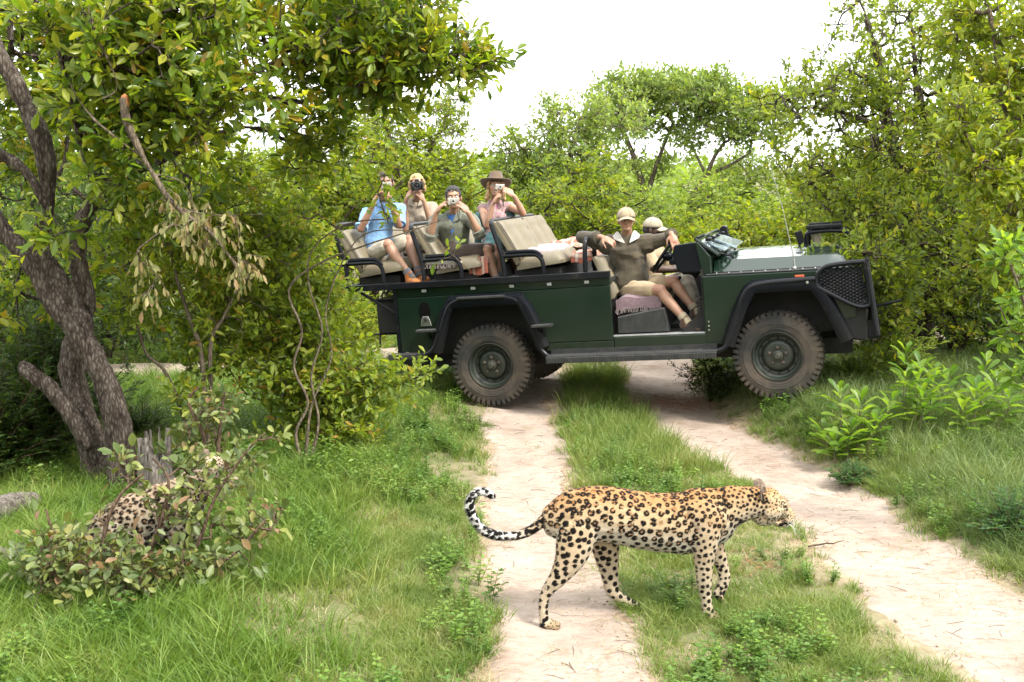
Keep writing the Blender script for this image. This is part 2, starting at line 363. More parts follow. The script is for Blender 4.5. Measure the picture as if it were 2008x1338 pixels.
def tread_mat():
    m = pm('tread_plate', (.04, .041, .043), (.06, .06, .058), 14, .38, .6, dust=(.09, .075, .06), dust_amt=.35); nt = m.node_tree; L = nt.links.new
    b = nt.nodes['Principled BSDF']; tc = N(nt, 'ShaderNodeTexCoord'); hs_ = []
    for s in (1, -1):
        mp = N(nt, 'ShaderNodeMapping'); mp.inputs['Rotation'].default_value = (0, 0, s*R_(45)); mp.inputs['Scale'].default_value = (60, 60, 60); L(tc.outputs['Object'], mp.inputs['Vector'])
        wv = N(nt, 'ShaderNodeTexWave', Scale=.5); L(mp.outputs[0], wv.inputs['Vector']); hs_.append(wv.outputs['Fac'])
    mm = N(nt, 'ShaderNodeMath', operation='MAXIMUM'); L(hs_[0], mm.inputs[0]); L(hs_[1], mm.inputs[1])
    bp = N(nt, 'ShaderNodeBump', Strength=.9, Distance=.006); L(mm.outputs[0], bp.inputs['Height']); L(bp.outputs[0], b.inputs['Normal']); return m
M['tread'] = tread_mat()
car = empty('safari_vehicle', (.0703, 11.8126, .0623), 'dark green open safari vehicle with three raised rows of khaki seats', 'safari vehicle')
_f = Vector((math.cos(R_(-17))*math.cos(R_(4.75)), math.sin(R_(-17))*math.cos(R_(4.75)), math.sin(R_(4.75))))
_l = Vector((-math.sin(R_(-17)), math.cos(R_(-17)), 0)); _u = _f.cross(_l)
CAR = Matrix(((_f.x, _l.x, _u.x, car.location.x), (_f.y, _l.y, _u.y, car.location.y), (_f.z, _l.z, _u.z, car.location.z), (0, 0, 0, 1)))
car.rotation_euler = CAR.to_3x3().to_euler()
def C2W(p): return CAR @ Vector(p)
def rnd_arch(x0, x1, xt0, xt1, zb, zt, n=5):
    """wheel arch opening from rear foot to front foot with rounded shoulders"""
    pts = [(x0, zb), (xt0+(x0-xt0)*.45, zt-(zt-zb)*.42), (xt0, zt-.035), (xt0+.07, zt), (xt1-.07, zt), (xt1, zt-.035), (xt1+(x1-xt1)*.45, zt-(zt-zb)*.42), (x1, zb)]
    return [tuple(p) for p in spl(pts, n)]
AR = rnd_arch(-.49, .53, -.33, .37, .56, 1.015)
AF = rnd_arch(2.40, 3.36, 2.60, 3.14, .52, 1.015)
# near and far tub sides
for sgn in (-1, 1):
    y0, y1 = (-.905, -.872) if sgn < 0 else (.872, .905)
    out = [(-.92, .58)]+AR+[(.60, .56), (.63, .545+.075), (1.272, .62), (1.272, 1.145), (-.92, 1.125)]
    MB().prism(out, y0, y1).obj('side_panel', M['green'], car, bevel=.012)
    MB().prism([(-.925, 1.128), (1.272, 1.148), (1.272, 1.222), (-.925, 1.222)], y0*.985, y1*.985).obj('waist_strip', M['green'], car, bevel=.004)
    MB().prism([(.60, .54), (1.272, .54), (1.272, .615), (.64, .615)], y0*.998, y1*.99).obj('rear_sill', M['green'], car, bevel=.006)
    MB().prism([(1.278, .545), (2.30, .545), (2.25, .645), (1.278, .645)], y0*.997, y1*.99).obj('door_sill', M['green'], car, bevel=.008)
    # front wing
    out = [(2.145, .56), (2.38, .56)]+AF[1:-1]+[(3.36, .72), (3.50, .74), (3.50, 1.17), (3.24, 1.185), (2.145, 1.185)]
    MB().prism(out, y0, y1).obj('front_wing', M['green'], car, bevel=.014)
    # flare: a band of plastic standing out round each arch
    for A in (AR, AF):
        n = len(A); V = []; F = []; cx = (A[0][0]+A[-1][0])/2; cz = .62
        prof = [(-.012, 0), (-.005, .062), (.03, .078), (.085, .068), (.115, .018), (.115, 0)]
        for i, (x, z) in enumerate(A):
            a = Vector(A[max(i-1, 0)]); b = Vector(A[min(i+1, n-1)]); t = (b-a).normalized(); nr = Vector((-t.y, t.x))
            if nr.dot(Vector((x-cx, z-cz))) < 0: nr = -nr
            for o_, h in prof: V.append((x+nr.x*o_, sgn*(.903+h), z+nr.y*o_))
        k = len(prof)
        for i in range(n-1):
            for j in range(k): j2 = (j+1) % k; F.append((i*k+j, i*k+j2, (i+1)*k+j2, (i+1)*k+j))
        F += [tuple(range(k)), tuple((n-1)*k+j for j in range(k))]
        MB().add(V, F).obj('wheel_arch_flare', M['flare'], car)
    Y = sgn*.955
    # pipe that runs along the body and over the rear arch
    P = [(-1.0, .545), (-.68, .55), (-.56, .60), (-.48, .74), (-.40, .93), (-.33, 1.045), (-.2, 1.085), (0, 1.09), (.22, 1.085), (.36, 1.045), (.43, .92), (.51, .70), (.57, .55), (.66, .48), (.78, .47)]
    MB().tube([(p[0], Y, p[1]) for p in spl(P, 5)], .027, 10).obj('arch_pipe', M['black'], car)
    P = [(2.12, .485), (2.30, .50), (2.38, .60), (2.45, .78), (2.50, .95), (2.58, 1.06), (2.74, 1.095), (3.0, 1.105), (3.16, 1.11)]
    MB().tube([(p[0], Y, p[1]) for p in spl(P, 5)], .027, 10).obj('arch_pipe', M['black'], car)
    # step plates and running board
    for (a, b, z, d, th) in ((-.25, .24, 1.105, .07, .022), (-.70, -.50, .80, .10, .025), (.50, .70, .80, .10, .025)):
        MB().box(((a+b)/2, sgn*(.93+d/2), z), (b-a, d, th)).obj('step_plate', M['tread'], car, bevel=.003)
    for a in (-.58, .58):
        MB().tube([(a, sgn*.91, .70), (a, sgn*.99, .79)], .012, 6).obj('step_bracket', M['black'], car)
    MB().box((1.45, sgn*1.0, .50), (1.62, .17, .018)).obj('running_board', M['tread'], car, bevel=.002)
    MB().box((1.45, sgn*1.083, .47), (1.62, .014, .055)).obj('board_edge', M['tread'], car, bevel=.003)
    MB().box((1.45, sgn*.915, .525), (1.60, .012, .055)).obj('board_kick_plate', M['tread'], car)
    MB().box((-.87, sgn*.97, .548), (.30, .12, .055)).obj('rear_bumper_step', M['tread'], car, bevel=.006)
    # bed rail, with clips
    MB().box((-.105, sgn*.90, 1.253), (2.77, .07, .062)).obj('bed_rail', M['black'], car, bevel=.005)
    for x in (-.62, -.10, .30, .68, 1.05):
        MB().box((x, sgn*.905, 1.19), (.045, .022, .03)).obj('rail_clip', M['alu'], car, bevel=.004)
MB().box((-1.46, 0, 1.253), (.06, 1.73, .062)).obj('rear_cross_rail', M['black'], car, bevel=.005)
for y in (-.88, .88):
    MB().tube([(-1.33, y, 1.21), (-.95, y, .97)], .016, 8).obj('rail_brace', M['black'], car)
MB().prism([(-.965, .56), (-.925, .56), (-.925, 1.22), (-.965, 1.22)], -.90, .90).obj('tail_panel', M['black'], car, bevel=.004)
MB().box((-1.09, -.28, .93), (.24, 1.0, .33)).obj('rear_locker', M['under'], car, bevel=.008)
MB().box((-1.09, -.28, 1.11), (.26, 1.02, .02)).obj('locker_lid', M['black'], car, bevel=.004)
MB().tube([(-1.17, -.7, 1.12), (-1.16, -.72, 1.17), (-1.08, -.73, 1.19), (-.99, -.72, 1.16)], .008, 6).obj('locker_handle', M['black'], car)
MB().tube([(-1.21, -.72, .77), (-1.22, -.75, .70), (-1.22, -.75, .62)], .012, 6).tube([(-1.3, -.75, .755), (-.96, -.75, .755)], .012, 6).obj('tow_bracket', M['black'], car)
# filler: near-black disc with the recess shade put into its colour, and hinged flap
MB().lathe([(.0, 0), (.058, 0), (.062, .004), (.062, .008)], 24, 'y', (0, 0, 0)).obj('filler_shade_disc', M['recess_shade'], car)
o = bpy.context.scene.objects['filler_shade_disc']; o.location = (-.63, -.913, .985); o.scale = (1, 1, 1.55)
MB().prism([(-.685, .835), (-.565, .835), (-.58, .90), (-.595, .935), (-.655, .935), (-.67, .90)], -.922, -.908).obj('filler_flap', M['chrome'], car, bevel=.005)
MB().lathe([(.0, -.02), (.018, -.02), (.02, 0)], 14, 'y', (-.625, -.918, .90)).obj('filler_cap', M['under'], car)
# inner structure: floors, bulkheads, chassis
MB().box((.16, 0, 1.19), (2.2, 1.74, .03)).obj('load_floor', M['under'], car)
MB().box((.16, 0, .60), (2.1, 1.0, .10)).obj('tub_floor', M['under'], car)
for s in (-1, 1):
    MB().prism([(-.9, .5), (1.26, .5), (1.26, 1.17), (-.9, 1.17)], s*.56, s*.58).obj('inner_wheel_well', M['under'], car)
    MB().prism([(2.2, .5), (3.46, .6), (3.46, 1.17), (2.2, 1.17)], s*.54, s*.56).obj('inner_wheel_well', M['under'], car)
    MB().box((1.15, s*.38, .42), (4.6, .09, .15)).obj('chassis_rail', M['under'], car)
    MB().box((2.9, s*.55, 1.06), (1.1, .1, .12)).obj('inner_wing', M['under'], car)
    MB().tube([(0, s*.50, .34), (0, s*.47, .80)], .045, 12).obj('coil_spring', M['under'], car)
    MB().tube([(2.794, s*.50, .34), (2.794, s*.47, .85)], .045, 12).obj('coil_spring', M['under'], car)
    MB().box((.02, s*.72, 1.05), (1.0, .30, .02)).obj('wheel_well_roof', M['under'], car)
    MB().box((2.84, s*.72, 1.06), (1.2, .30, .02)).obj('wheel_well_roof', M['under'], car)
for x in (0, 2.794):
    MB().tube([(x, -.66, .405), (x, .66, .405)], .055, 12).ball((x+.02, .2, .405), (.17, .15, .17), 14).obj('axle', M['under'], car)
MB().box((.985, 0, .90), (.03, 1.74, .62)).obj('cab_bulkhead', M['under'], car)
MB().box((1.75, 0, .60), (1.0, 1.76, .05)).obj('cab_floor', M['under'], car)
MB().box((1.76, -.845, .656), (.98, .09, .014)).obj('door_threshold', M['alu'], car, bevel=.003)
MB().prism([(1.31, .675), (1.80, .675), (1.76, .90), (1.31, .83)], -.84, -.70).obj('seat_box', M['tread'], car, bevel=.006)
MB().box((1.50, 0, .76), (.44, 1.30, .22)).obj('seat_base', M['under'], car)
MB().prism([(2.13, .60), (2.17, .60), (2.17, 1.25), (2.13, 1.25)], -.87, .87).obj('front_bulkhead', M['under'], car)
MB().box((1.1, 0, .56), (1.8, .5, .22)).obj('transmission', M['under'], car)
MB().prism([(1.90, .64), (2.13, .66), (2.13, .92), (2.05, .80)], -.84, .84).obj('footwell', M['under'], car)
for i in range(5):
    MB().box((2.10, -.80, .86+i*.03), (.05, .1, .012)).obj('vent_slat', M['under'], car)
MB().box((1.75, .88, .80), (.95, .03, .50)).obj('far_door_panel', M['under'], car)
MB().box((1.3, .885, .98), (.1, .03, .3)).obj('far_post', M['green'], car)
MB().prism([(1.95, 1.22), (2.20, 1.22), (2.20, 1.45), (2.10, 1.50), (1.90, 1.485), (1.875, 1.40), (1.91, 1.26)], -.86, -.80).obj('dash_end', M['flare'], car, bevel=.012)
MB().prism([(1.95, 1.20), (2.20, 1.20), (2.20, 1.42), (2.10, 1.46), (1.95, 1.44)], -.80, .86).obj('dashboard', M['flare'], car, bevel=.012)
MB().prism([(2.15, 1.19), (2.23, 1.19), (2.23, 1.36), (2.12, 1.50), (2.09, 1.50)], -.87, .87).obj('scuttle', M['green'], car, bevel=.008)
# folded-down screen: frame, two panes, hinges
def quadplate(p, th=.018):
    a, b, c, d = [Vector(q) for q in p]; n = (b-a).cross(d-a).normalized()*th
    return MB().add([a, b, c, d, a+n, b+n, c+n, d+n], [(0, 1, 2, 3), (7, 6, 5, 4), (0, 4, 5, 1), (1, 5, 6, 2), (2, 6, 7, 3), (3, 7, 4, 0)])
S0 = Vector((2.09, -.84, 1.515)); SD = Vector((.20, 0, -.155)); SY = Vector((0, 1.68, 0)); SN = Vector((.61, 0, .79))
def sp(u, v, h=0): return S0+SD*u+SY*v+SN*h
for v0, v1 in ((.02, .48), (.52, .98)):
    quadplate([sp(.12, v0), sp(.92, v0), sp(.92, v1), sp(.12, v1)], .008).obj('screen_pane', M['paleglass'], car)
for a, b in (((0, 0), (0, 1)), ((1, 0), (1, 1)), ((0, 0), (1, 0)), ((0, 1), (1, 1)), ((0, .5), (1, .5))):
    MB().tube([sp(*a, .012), sp(*b, .012)], .016, 8).obj('screen_frame', M['green'], car)
quadplate([sp(.45, .30, .04), sp(1.3, .27, .10), sp(1.28, .72, .10), sp(.42, .70, .04)], .02).obj('screen_pane', M['paleglass'], car, bevel=.004)
quadplate([sp(.52, .10, .03), sp(1.1, .06, .06), sp(1.12, .30, .06), sp(.5, .28, .03)], .015).obj('screen_pane', M['paleglass'], car, bevel=.004)
for u, v in ((.3, .2), (.32, .4), (.35, .62), (.3, .85)):
    MB().box(sp(u, v, .04), (.05, .12, .03)).obj('screen_hinge', M['black'], car, bevel=.005)
    MB().tube([sp(u-.1, v-.03, .05), sp(u+.5, v+.05, .06)], .007, 6).obj('wiper_arm', M['black'], car)
for p in ([sp(.0, .02, .03), sp(.1, .12, .07), sp(.05, .25, .03)], [sp(.95, .03, .02), sp(1.35, .1, .05), sp(1.5, .3, .03), sp(1.2, .5, .05)]):
    MB().tube(spl(p, 5), .011, 6).obj('cable', M['black'], car)
# bonnet
n = 14; V = []; F = []
for i in range(n+1):
    x = 2.24+i/n*(3.42-2.24)
    for j in range(17):
        t = j/16*2-1; y = t*.775
        z = 1.30-.012*(i/n)+.045*(1-abs(t)**2.5)+.018*(abs(t) < .42)*sst(0, .08, i/n)*1.0-.03*sst(.93, 1.0, i/n)
        if abs(t) > .99: z = 1.205
        elif abs(t) > .93: z -= .022
        V.append((x, y, float(z)))
for i in range(n):
    for j in range(16): a = i*17+j; F.append((a, a+1, a+18, a+17))
MB().add(V, F).add([V[j] for j in range(17)]+[(2.24, .775, 1.19), (2.24, -.775, 1.19)], [tuple(range(19))]).add([V[n*17+j] for j in range(17)]+[(3.42, .775, 1.19), (3.42, -.775, 1.19)], [tuple(range(19))]).obj('bonnet', M['bonnet'], car)
MB().box((2.83, 0, 1.193), (1.3, 1.80, .012)).obj('wing_top', M['tread'], car, bevel=.004)
for i in range(9): MB().ball((2.28+i*.11, -.885, 1.203), .007, 8).obj('wing_rivet', M['alu'], car)
MB().tube([(2.98, -.86, 1.20), (2.975, -.86, 1.30)], .009, 8).tube([(2.975, -.86, 1.30), (2.90, -.86, 1.75), (2.78, -.84, 2.25)], [.005, .003, .0018], 5).ball((2.98, -.86, 1.21), .02, 8).obj('radio_aerial', M['chrome'], car)
MB().box((3.02, -.912, 1.135), (.085, .02, .032)).obj('side_lamp', M['amber'], car, bevel=.006)
MB().lathe([(0, -.012), (.012, -.01), (.014, 0)], 12, 'y', (3.09, -.985, 1.085)).obj('flare_bolt', M['chrome'], car)
for z in (.68, .72, .76): MB().lathe([(0, -.006), (.008, -.005), (.009, 0)], 8, 'y', (2.185, -.906, z)).obj('hinge_bolt', M['chrome'], car)
# nose: grille, headlamps, guards, bull bar
MB().box((3.47, 0, .96), (.06, 1.76, .44)).obj('front_panel', M['green'], car, bevel=.01)
for i in range(9): MB().box((3.51, 0, .82+i*.035), (.02, .74, .012)).obj('grille_slat', M['black'], car)
for s in (-1, 1):
    MB().lathe([(.0, .0), (.05, .004), (.082, .02), (.092, .05), (.098, .05), (.098, 0)], 24, 'x', (3.50, s*.60, 1.0)).obj('headlight', M['chrome'], car)
    MB().lathe([(.0, .0), (.03, .01), (.035, 0)], 14, 'x', (3.505, s*.76, .93)).obj('indicator', M['amber'], car)
MB().box((3.60, 0, .62), (.14, 1.70, .17)).obj('front_bumper', M['black'], car, bevel=.012)
def gx_(z): return 3.60+.07*(1.24-z)/.66
for s in (-1, 1):
    Y = s*.955
    G = [(3.165, 1.06), (3.17, 1.13), (3.22, 1.195), (3.30, 1.225), (3.54, 1.24), (3.585, 1.21), (3.615, .90), (3.58, .845), (3.48, .86), (3.28, .975), (3.19, 1.03)]
    MB().tube([tuple(p) for p in spl([(x, Y, z) for x, z in G+[G[0]]], 4)], .022, 8).obj('guard_hoop', M['black'], car)
    mb = MB()
    for k in range(-14, 30):        # expanded mesh, two families of wires clipped to the hoop
        for sl in (1, -1):
            pts = []
            for q in range(0, 41):
                x = 3.16+q*.0115; z = (.62+k*.030)+sl*(x-3.16)*.55+(0 if sl > 0 else .42)
                lo = np.interp(x, [3.165, 3.28, 3.48, 3.58, 3.62], [1.06, .975, .86, .845, .90]); hi = np.interp(x, [3.165, 3.22, 3.30, 3.54, 3.62], [1.10, 1.195, 1.225, 1.24, .92])
                if lo < z < hi: pts.append((x, Y+s*.004*sl, z))
            if len(pts) > 1: mb.tube([pts[0], pts[-1]], .0042, 4, cap=False)
    mb.obj('guard_mesh', M['black'], car, merge=False)
    MB().prism([(3.20, 1.05), (3.24, 1.17), (3.56, 1.20), (3.585, .90), (3.5, .88), (3.3, .98)], s*.915, s*.925).obj('guard_backing', M['under'], car)
    for y in (.955, .60): MB().tube([(gx_(1.24), s*y, 1.24), (gx_(.58), s*y, .58)], .026, 8).obj('guard_bar', M['black'], car)
    mb = MB()
    for k in range(16): z = .70+k*.034; mb.tube([(gx_(z), s*.95, z), (gx_(z), s*.6, z)], .005, 4)
    for k in range(9): y = .62+k*.038; mb.tube([(gx_(.66), s*y, .66), (gx_(1.23), s*y, 1.23)], .005, 4)
    mb.obj('guard_mesh', M['black'], car, merge=False)
for z in (1.24, 1.0, .78, .58): MB().tube([(gx_(z), -.955, z), (gx_(z)+.02, 0, z), (gx_(z), .955, z)], .024, 8).obj('bull_bar', M['black'], car)
MB().prism([(3.38, .56), (3.58, .52), (3.60, .86), (3.36, .80)], -.90, -.62).obj('bumper_end', M['under'], car, bevel=.02)
MB().tube([(3.60, -.7, .80), (3.75, -.72, .83), (3.88, -.74, .86)], .014, 6).obj('push_rod', M['black'], car)
# tracker seat on the far front corner
ts = MB().box((3.30, .40, 1.27), (.40, .46, .10)).obj('tracker_seat', M['vinyl'], car, bevel=.03)
MB().box((3.14, .40, 1.40), (.08, .46, .24), Matrix.Rotation(R_(-12), 3, 'Y')).obj('backrest', M['vinyl'], ts, bevel=.03)
for y in (.15, .65):
    MB().tube(spl([(3.05, y, 1.20), (3.05, y, 1.40), (3.08, y, 1.47), (3.36, y, 1.47), (3.46, y, 1.42), (3.48, y, 1.2)], 4), .020, 8).obj('seat_rail', M['black'], ts)
    MB().box((3.22, y, 1.52), (.34, .07, .045)).obj('arm_pad', M['black'], ts, bevel=.014)
    MB().tube([(3.1, y, 1.46), (3.12, y, 1.52)], .014, 6).obj('pad_post', M['black'], ts)
MB().tube(spl([(3.0, .10, 1.22), (3.02, .10, 1.30), (3.12, .08, 1.34), (3.26, .08, 1.30), (3.30, .10, 1.22)], 4), .018, 8).obj('seat_rail', M['black'], ts)
MB().box((2.99, .14, 1.42), (.07, .05, .15), Matrix.Rotation(R_(-15), 3, 'Y')).obj('seat_latch', M['black'], ts, bevel=.01)
# far mirror
mi = MB().prism([(2.14, 1.36), (2.23, 1.36), (2.20, 1.56), (2.16, 1.57), (2.13, 1.55)], .80, .95).obj('wing_mirror', M['black'], car, bevel=.012)
MB().box((2.131, .875, 1.46), (.008, .12, .16)).obj('mirror_glass', M['dkglass'], mi)
# steering wheel
st = MB(); cS = Vector((1.735, -.40, 1.375)); ax = Vector((-.80, 0, .60)).normalized(); e1 = Vector((.60, 0, .80)); e2 = Vector((0, 1, 0))
st.tube([cS+e1*math.cos(a)*.20+e2*math.sin(a)*.20 for a in [2*math.pi*i/28 for i in range(29)]], .0165, 8, cap=False)
sw = st.obj('steering_wheel', M['flare'], car)
for a in (20, 160, 270): MB().tube([cS-ax*.03, cS+(e1*math.cos(R_(a))+e2*math.sin(R_(a)))*.195], .012, 6).obj('spoke', M['flare'], sw)
MB().ball(cS-ax*.03, (.06, .06, .05), 12).tube([cS-ax*.03, cS-ax*.38], .03, 10).obj('steering_column', M['flare'], sw)
MB().box(cS-ax*.12+Vector((.0, -.06, .0)), (.09, .14, .05)).obj('switch_stalk', M['flare'], sw, bevel=.01)
for i, (x, z) in enumerate(((2.0, .88), (1.97, .86))): MB().tube([(2.08, -.35+i*.14, .95), (x, -.36+i*.14, z-.06)], .009, 6).box((x, -.36+i*.14, z-.06), (.02, .07, .05)).obj('pedal', M['black'], car)
MB().tube([(1.72, -.02, .85), (1.80, -.03, 1.10)], .010, 6).ball((1.80, -.03, 1.11), .022, 10).obj('gear_lever', M['black'], car)
# ---- seats
def cushion(a, b, c, t, pl=3, nu=48, nv=12, tuft=.012):
    """padded cushion: corner a, width vector b, height vector c, thickness t along b x c"""
    a, b, c = Vector(a), Vector(b), Vector(c); n_ = b.cross(c).normalized(); V = []; F = []
    for i in range(nu+1):
        u = i/nu
        for j in range(nv+1):
            v = j/nv
            eu = (1-abs(2*u-1)**14); ev = (1-abs(2*v-1)**8)
            s = abs(math.sin(math.pi*pl*u))**.6
            d = t*(.25+.75*max(0, eu)**.5*max(0, ev)**.5*(.55+.45*s))
            for vv in (.36, .68): d -= tuft*math.exp(-((v-vv)/.035)**2)*s
            V.append(a+b*u+c*v+n_*d)
    m = nv+1
    for i in range(nu):
        for j in range(nv): F.append((i*m+j, (i+1)*m+j, (i+1)*m+j+1, i*m+j+1))
    k = len(V); V += [a, a+b, a+b+c, a+c]
    F += [(k+3, k+2, k+1, k), tuple([k]+[0+0*m]+[i*m for i in range(1, nu+1)]+[k+1])]
    F += [tuple([k+2]+[nu*m+nv-0]+[i*m+nv for i in range(nu-1, -1, -1)]+[k+3])]
    F += [tuple([k+3]+[nv-j for j in range(nv+1)]+[k]), tuple([k+1]+[nu*m+j for j in range(nv+1)]+[k+2])]
    return MB().add(V, F)
def piping(a, b, c, t, pl, par):
    a, b, c = Vector(a), Vector(b), Vector(c); n_ = b.cross(c).normalized(); mb = MB()
    for k in range(pl+1):
        u = .006 if k == 0 else (.994 if k == pl else k/pl); d = t*(.82 if 0 < k < pl else .80)*(.66 if 0 < k < pl else .62)
        mb.tube([a+b*u+c*v+n_*(d*(1-abs(2*v-1)**8)**.5+t*.12) for v in [.03+.94*q/14 for q in range(15)]], .005, 5)
    return mb.obj('seat_piping', M['brownpipe'], par, merge=False)
M['brownpipe'] = pm('seam_piping', (.05, .04, .025), None, 8, .7)
def bench(x, z, top, arm=True, ww=1.56):
    """x: foot of the back frame, z: rail height"""
    e = empty('bench_row', (0, 0, 0), None, None); e.parent = car
    y0 = -ww/2
    bt = Vector((x-.115, 0, z+.53)); bb = Vector((x+.115, 0, z+.10))
    for k in range(2):
        yk = y0+.02+k*(ww/2)
        nx_ = 2
        cushion((bb.x, yk, bb.z), (0, ww/2-.03, 0), (bt.x-bb.x, 0, bt.z-bb.z), .13, nx_, nu=42).obj('backrest', M['vinyl'], e); piping((bb.x, yk, bb.z), (0, ww/2-.03, 0), (bt.x-bb.x, 0, bt.z-bb.z), .13, nx_, e)
        cushion((x+.12, yk+ww/2-.03, z+.05), (0, -(ww/2-.03), 0), (.47, 0, .05), .13, nx_, nu=42, tuft=.004).obj('seat', M['vinyl'], e)
    bar = [(x, -ww/2-.02, z-.0), (x-.01, -ww/2-.02, z+.20), (x-.10, -ww/2-.02, z+.52), (x-.12, -ww/2+.05, z+top), (x-.12, ww/2-.05, z+top), (x-.10, ww/2+.02, z+.52), (x-.01, ww/2+.02, z+.20), (x, ww/2+.02, z)]
    pts = []
    for i in range(len(bar)):
        p = Vector(bar[i])
        if 0 < i < len(bar)-1:
            q = Vector(bar[i-1]); r = Vector(bar[i+1]); f = .045
            pts += [p+(q-p).normalized()*f, p*.5+(p+(q-p).normalized()*f*.5)*.25+(p+(r-p).normalized()*f*.5)*.25, p+(r-p).normalized()*f]
        else: pts.append(p)
    MB().tube(pts, .024, 8).obj('back_frame', M['black'], e)
    for s in (-1, 1):
        Y = s*(ww/2+.02)
        P = [(x-.02, Y, z+.20), (x+.26, Y, z+.20), (x+.35, Y, z+.185), (x+.395, Y, z+.12), (x+.40, Y, z)]
        MB().tube(spl(P, 5), .022, 8).obj('arm_rail', M['black'], e)
        P = [(x+.03, Y, z+.232), (x+.26, Y, z+.232), (x+.345, Y, z+.215), (x+.395, Y, z+.165)]
        MB().tube(spl(P, 5), .021, 8, flat=1.0).obj('arm_pad', M['flare'], e)
    MB().box((x+.30, 0, z-.02), (.46, ww-.2, .14)).obj('seat_frame', M['under'], e)
    return e
bench(-1.49, 1.30, .60)
bench(-.645, 1.29, .56)
bench(.205, 1.28, .55)
MB().tube([(-1.62, -.80, 1.50), (-1.46, -.80, 1.505)], .026, 8).obj('grab_stub', M['black'], car)
MB().tube(spl([(1.02, -.80, 1.26), (1.03, -.80, 1.50), (1.04, -.76, 1.585), (1.05, -.62, 1.60), (1.05, -.48, 1.585), (1.04, -.44, 1.50), (1.03, -.44, 1.26)], 4), .024, 8).obj('grab_hoop', M['black'], car)
# driver and passenger seats
for yy_ in (-.62, .18):
    cushion((1.22, yy_, .98), (0, .5, 0), (-.17, 0, .42), .11, 2, nu=30).obj('cab_backrest', M['vinyl'], car)
    cushion((1.27, yy_+.5, .87), (0, -.5, 0), (.45, 0, .03), .10, 2, nu=30).obj('cab_seat', M['vinyl'], car)
# ---- wheels: tyre > lugs, rim > hub, nuts
def wheel(loc, flip):
    wz = empty('wheel', loc, None, None); wz.parent = car
    if flip: wz.rotation_euler = (0, 0, math.pi)
    prof = [(.215, -.095), (.24, -.112), (.30, -.122), (.35, -.118), (.378, -.105), (.388, -.085), (.390, 0), (.388, .085), (.378, .105), (.35, .118), (.30, .122), (.24, .112), (.215, .095)]
    ty = MB().lathe([tuple(p) for p in spl(prof, 3)], 72).obj('tyre', M['rubber'], wz)
    mb = MB(); n = 44
    for k in range(n):
        for s in (-1, 1):
            a = 2*math.pi*(k+(.25 if s > 0 else 0))/n; R3 = Matrix.Rotation(-a, 3, 'Y')
            mb.box(R3 @ Vector((.393, s*.088, 0)), (.028, .052, .034), R3)
            mb.box(R3 @ Vector((.372, s*.114, 0)), (.040, .016, .026), R3)
            a2 = a+math.pi/n; R3 = Matrix.Rotation(-a2, 3, 'Y')
            mb.box(R3 @ Vector((.392, s*.030, 0)), (.022, .046, .032), R3 @ Matrix.Rotation(s*.35, 3, 'X'))
    lg = mb.obj('tread_lugs', M['rubber'], wz, smooth=False, merge=False); tag(lg, kind='stuff')
    mb = MB(); mb.lathe([(.302, -.1235), (.305, -.126), (.312, -.1235)], 72); mb.lathe([(.252, -.114), (.256, -.119), (.262, -.116)], 72)
    mb.obj('sidewall_ring', M['rubber'], wz)
    prof = [(.232, -.095), (.226, -.118), (.219, -.118), (.212, -.09), (.205, -.055), (.188, -.045), (.180, -.028), (.163, -.022), (.150, -.030), (.132, -.058), (.098, -.066), (.060, -.062), (.0, -.062)]
    rim = MB().lathe([tuple(p) for p in spl(prof, 3)], 56).lathe([(.219, -.09), (.219, .09)], 40).obj('rim', M['rim'], wz)
    for k in range(12):
        a = 2*math.pi*k/12; MB().box((.166*math.cos(a), -.0255, .166*math.sin(a)), (.014, .012, .020), Matrix.Rotation(-a, 3, 'Y')).obj('vent_shade_block', M['under'], wz)  # dark blocks set on the rim paint the shade inside its vent holes
    for k in range(5):
        a = 2*math.pi*k/5+.3; MB().lathe([(0, -.088), (.011, -.088), (.017, -.082), (.017, -.06)], 6, c=(.079*math.cos(a), 0, .079*math.sin(a))).obj('wheel_nut', M['nut'], wz, smooth=False)
    MB().lathe([(0, -.125), (.025, -.123), (.032, -.115), (.034, -.095), (.050, -.090), (.054, -.06)], 24).obj('hub_cap', M['rim'], wz)
    return wz
def tree_copy(o, parent):
    c = o.copy(); sc.collection.objects.link(c); c.parent = parent
    for ch in o.children: tree_copy(ch, c)
    return c
w0 = wheel((0, -.745, .405), False)
for loc, fl, rz in (((2.794, -.745, .405), False, -4), ((0, .745, .405), True, 0), ((2.794, .745, .405), True, -4)):
    c = tree_copy(w0, car); c.location = loc; c.rotation_euler = (0, 0, (math.pi if fl else 0)+R_(rz))
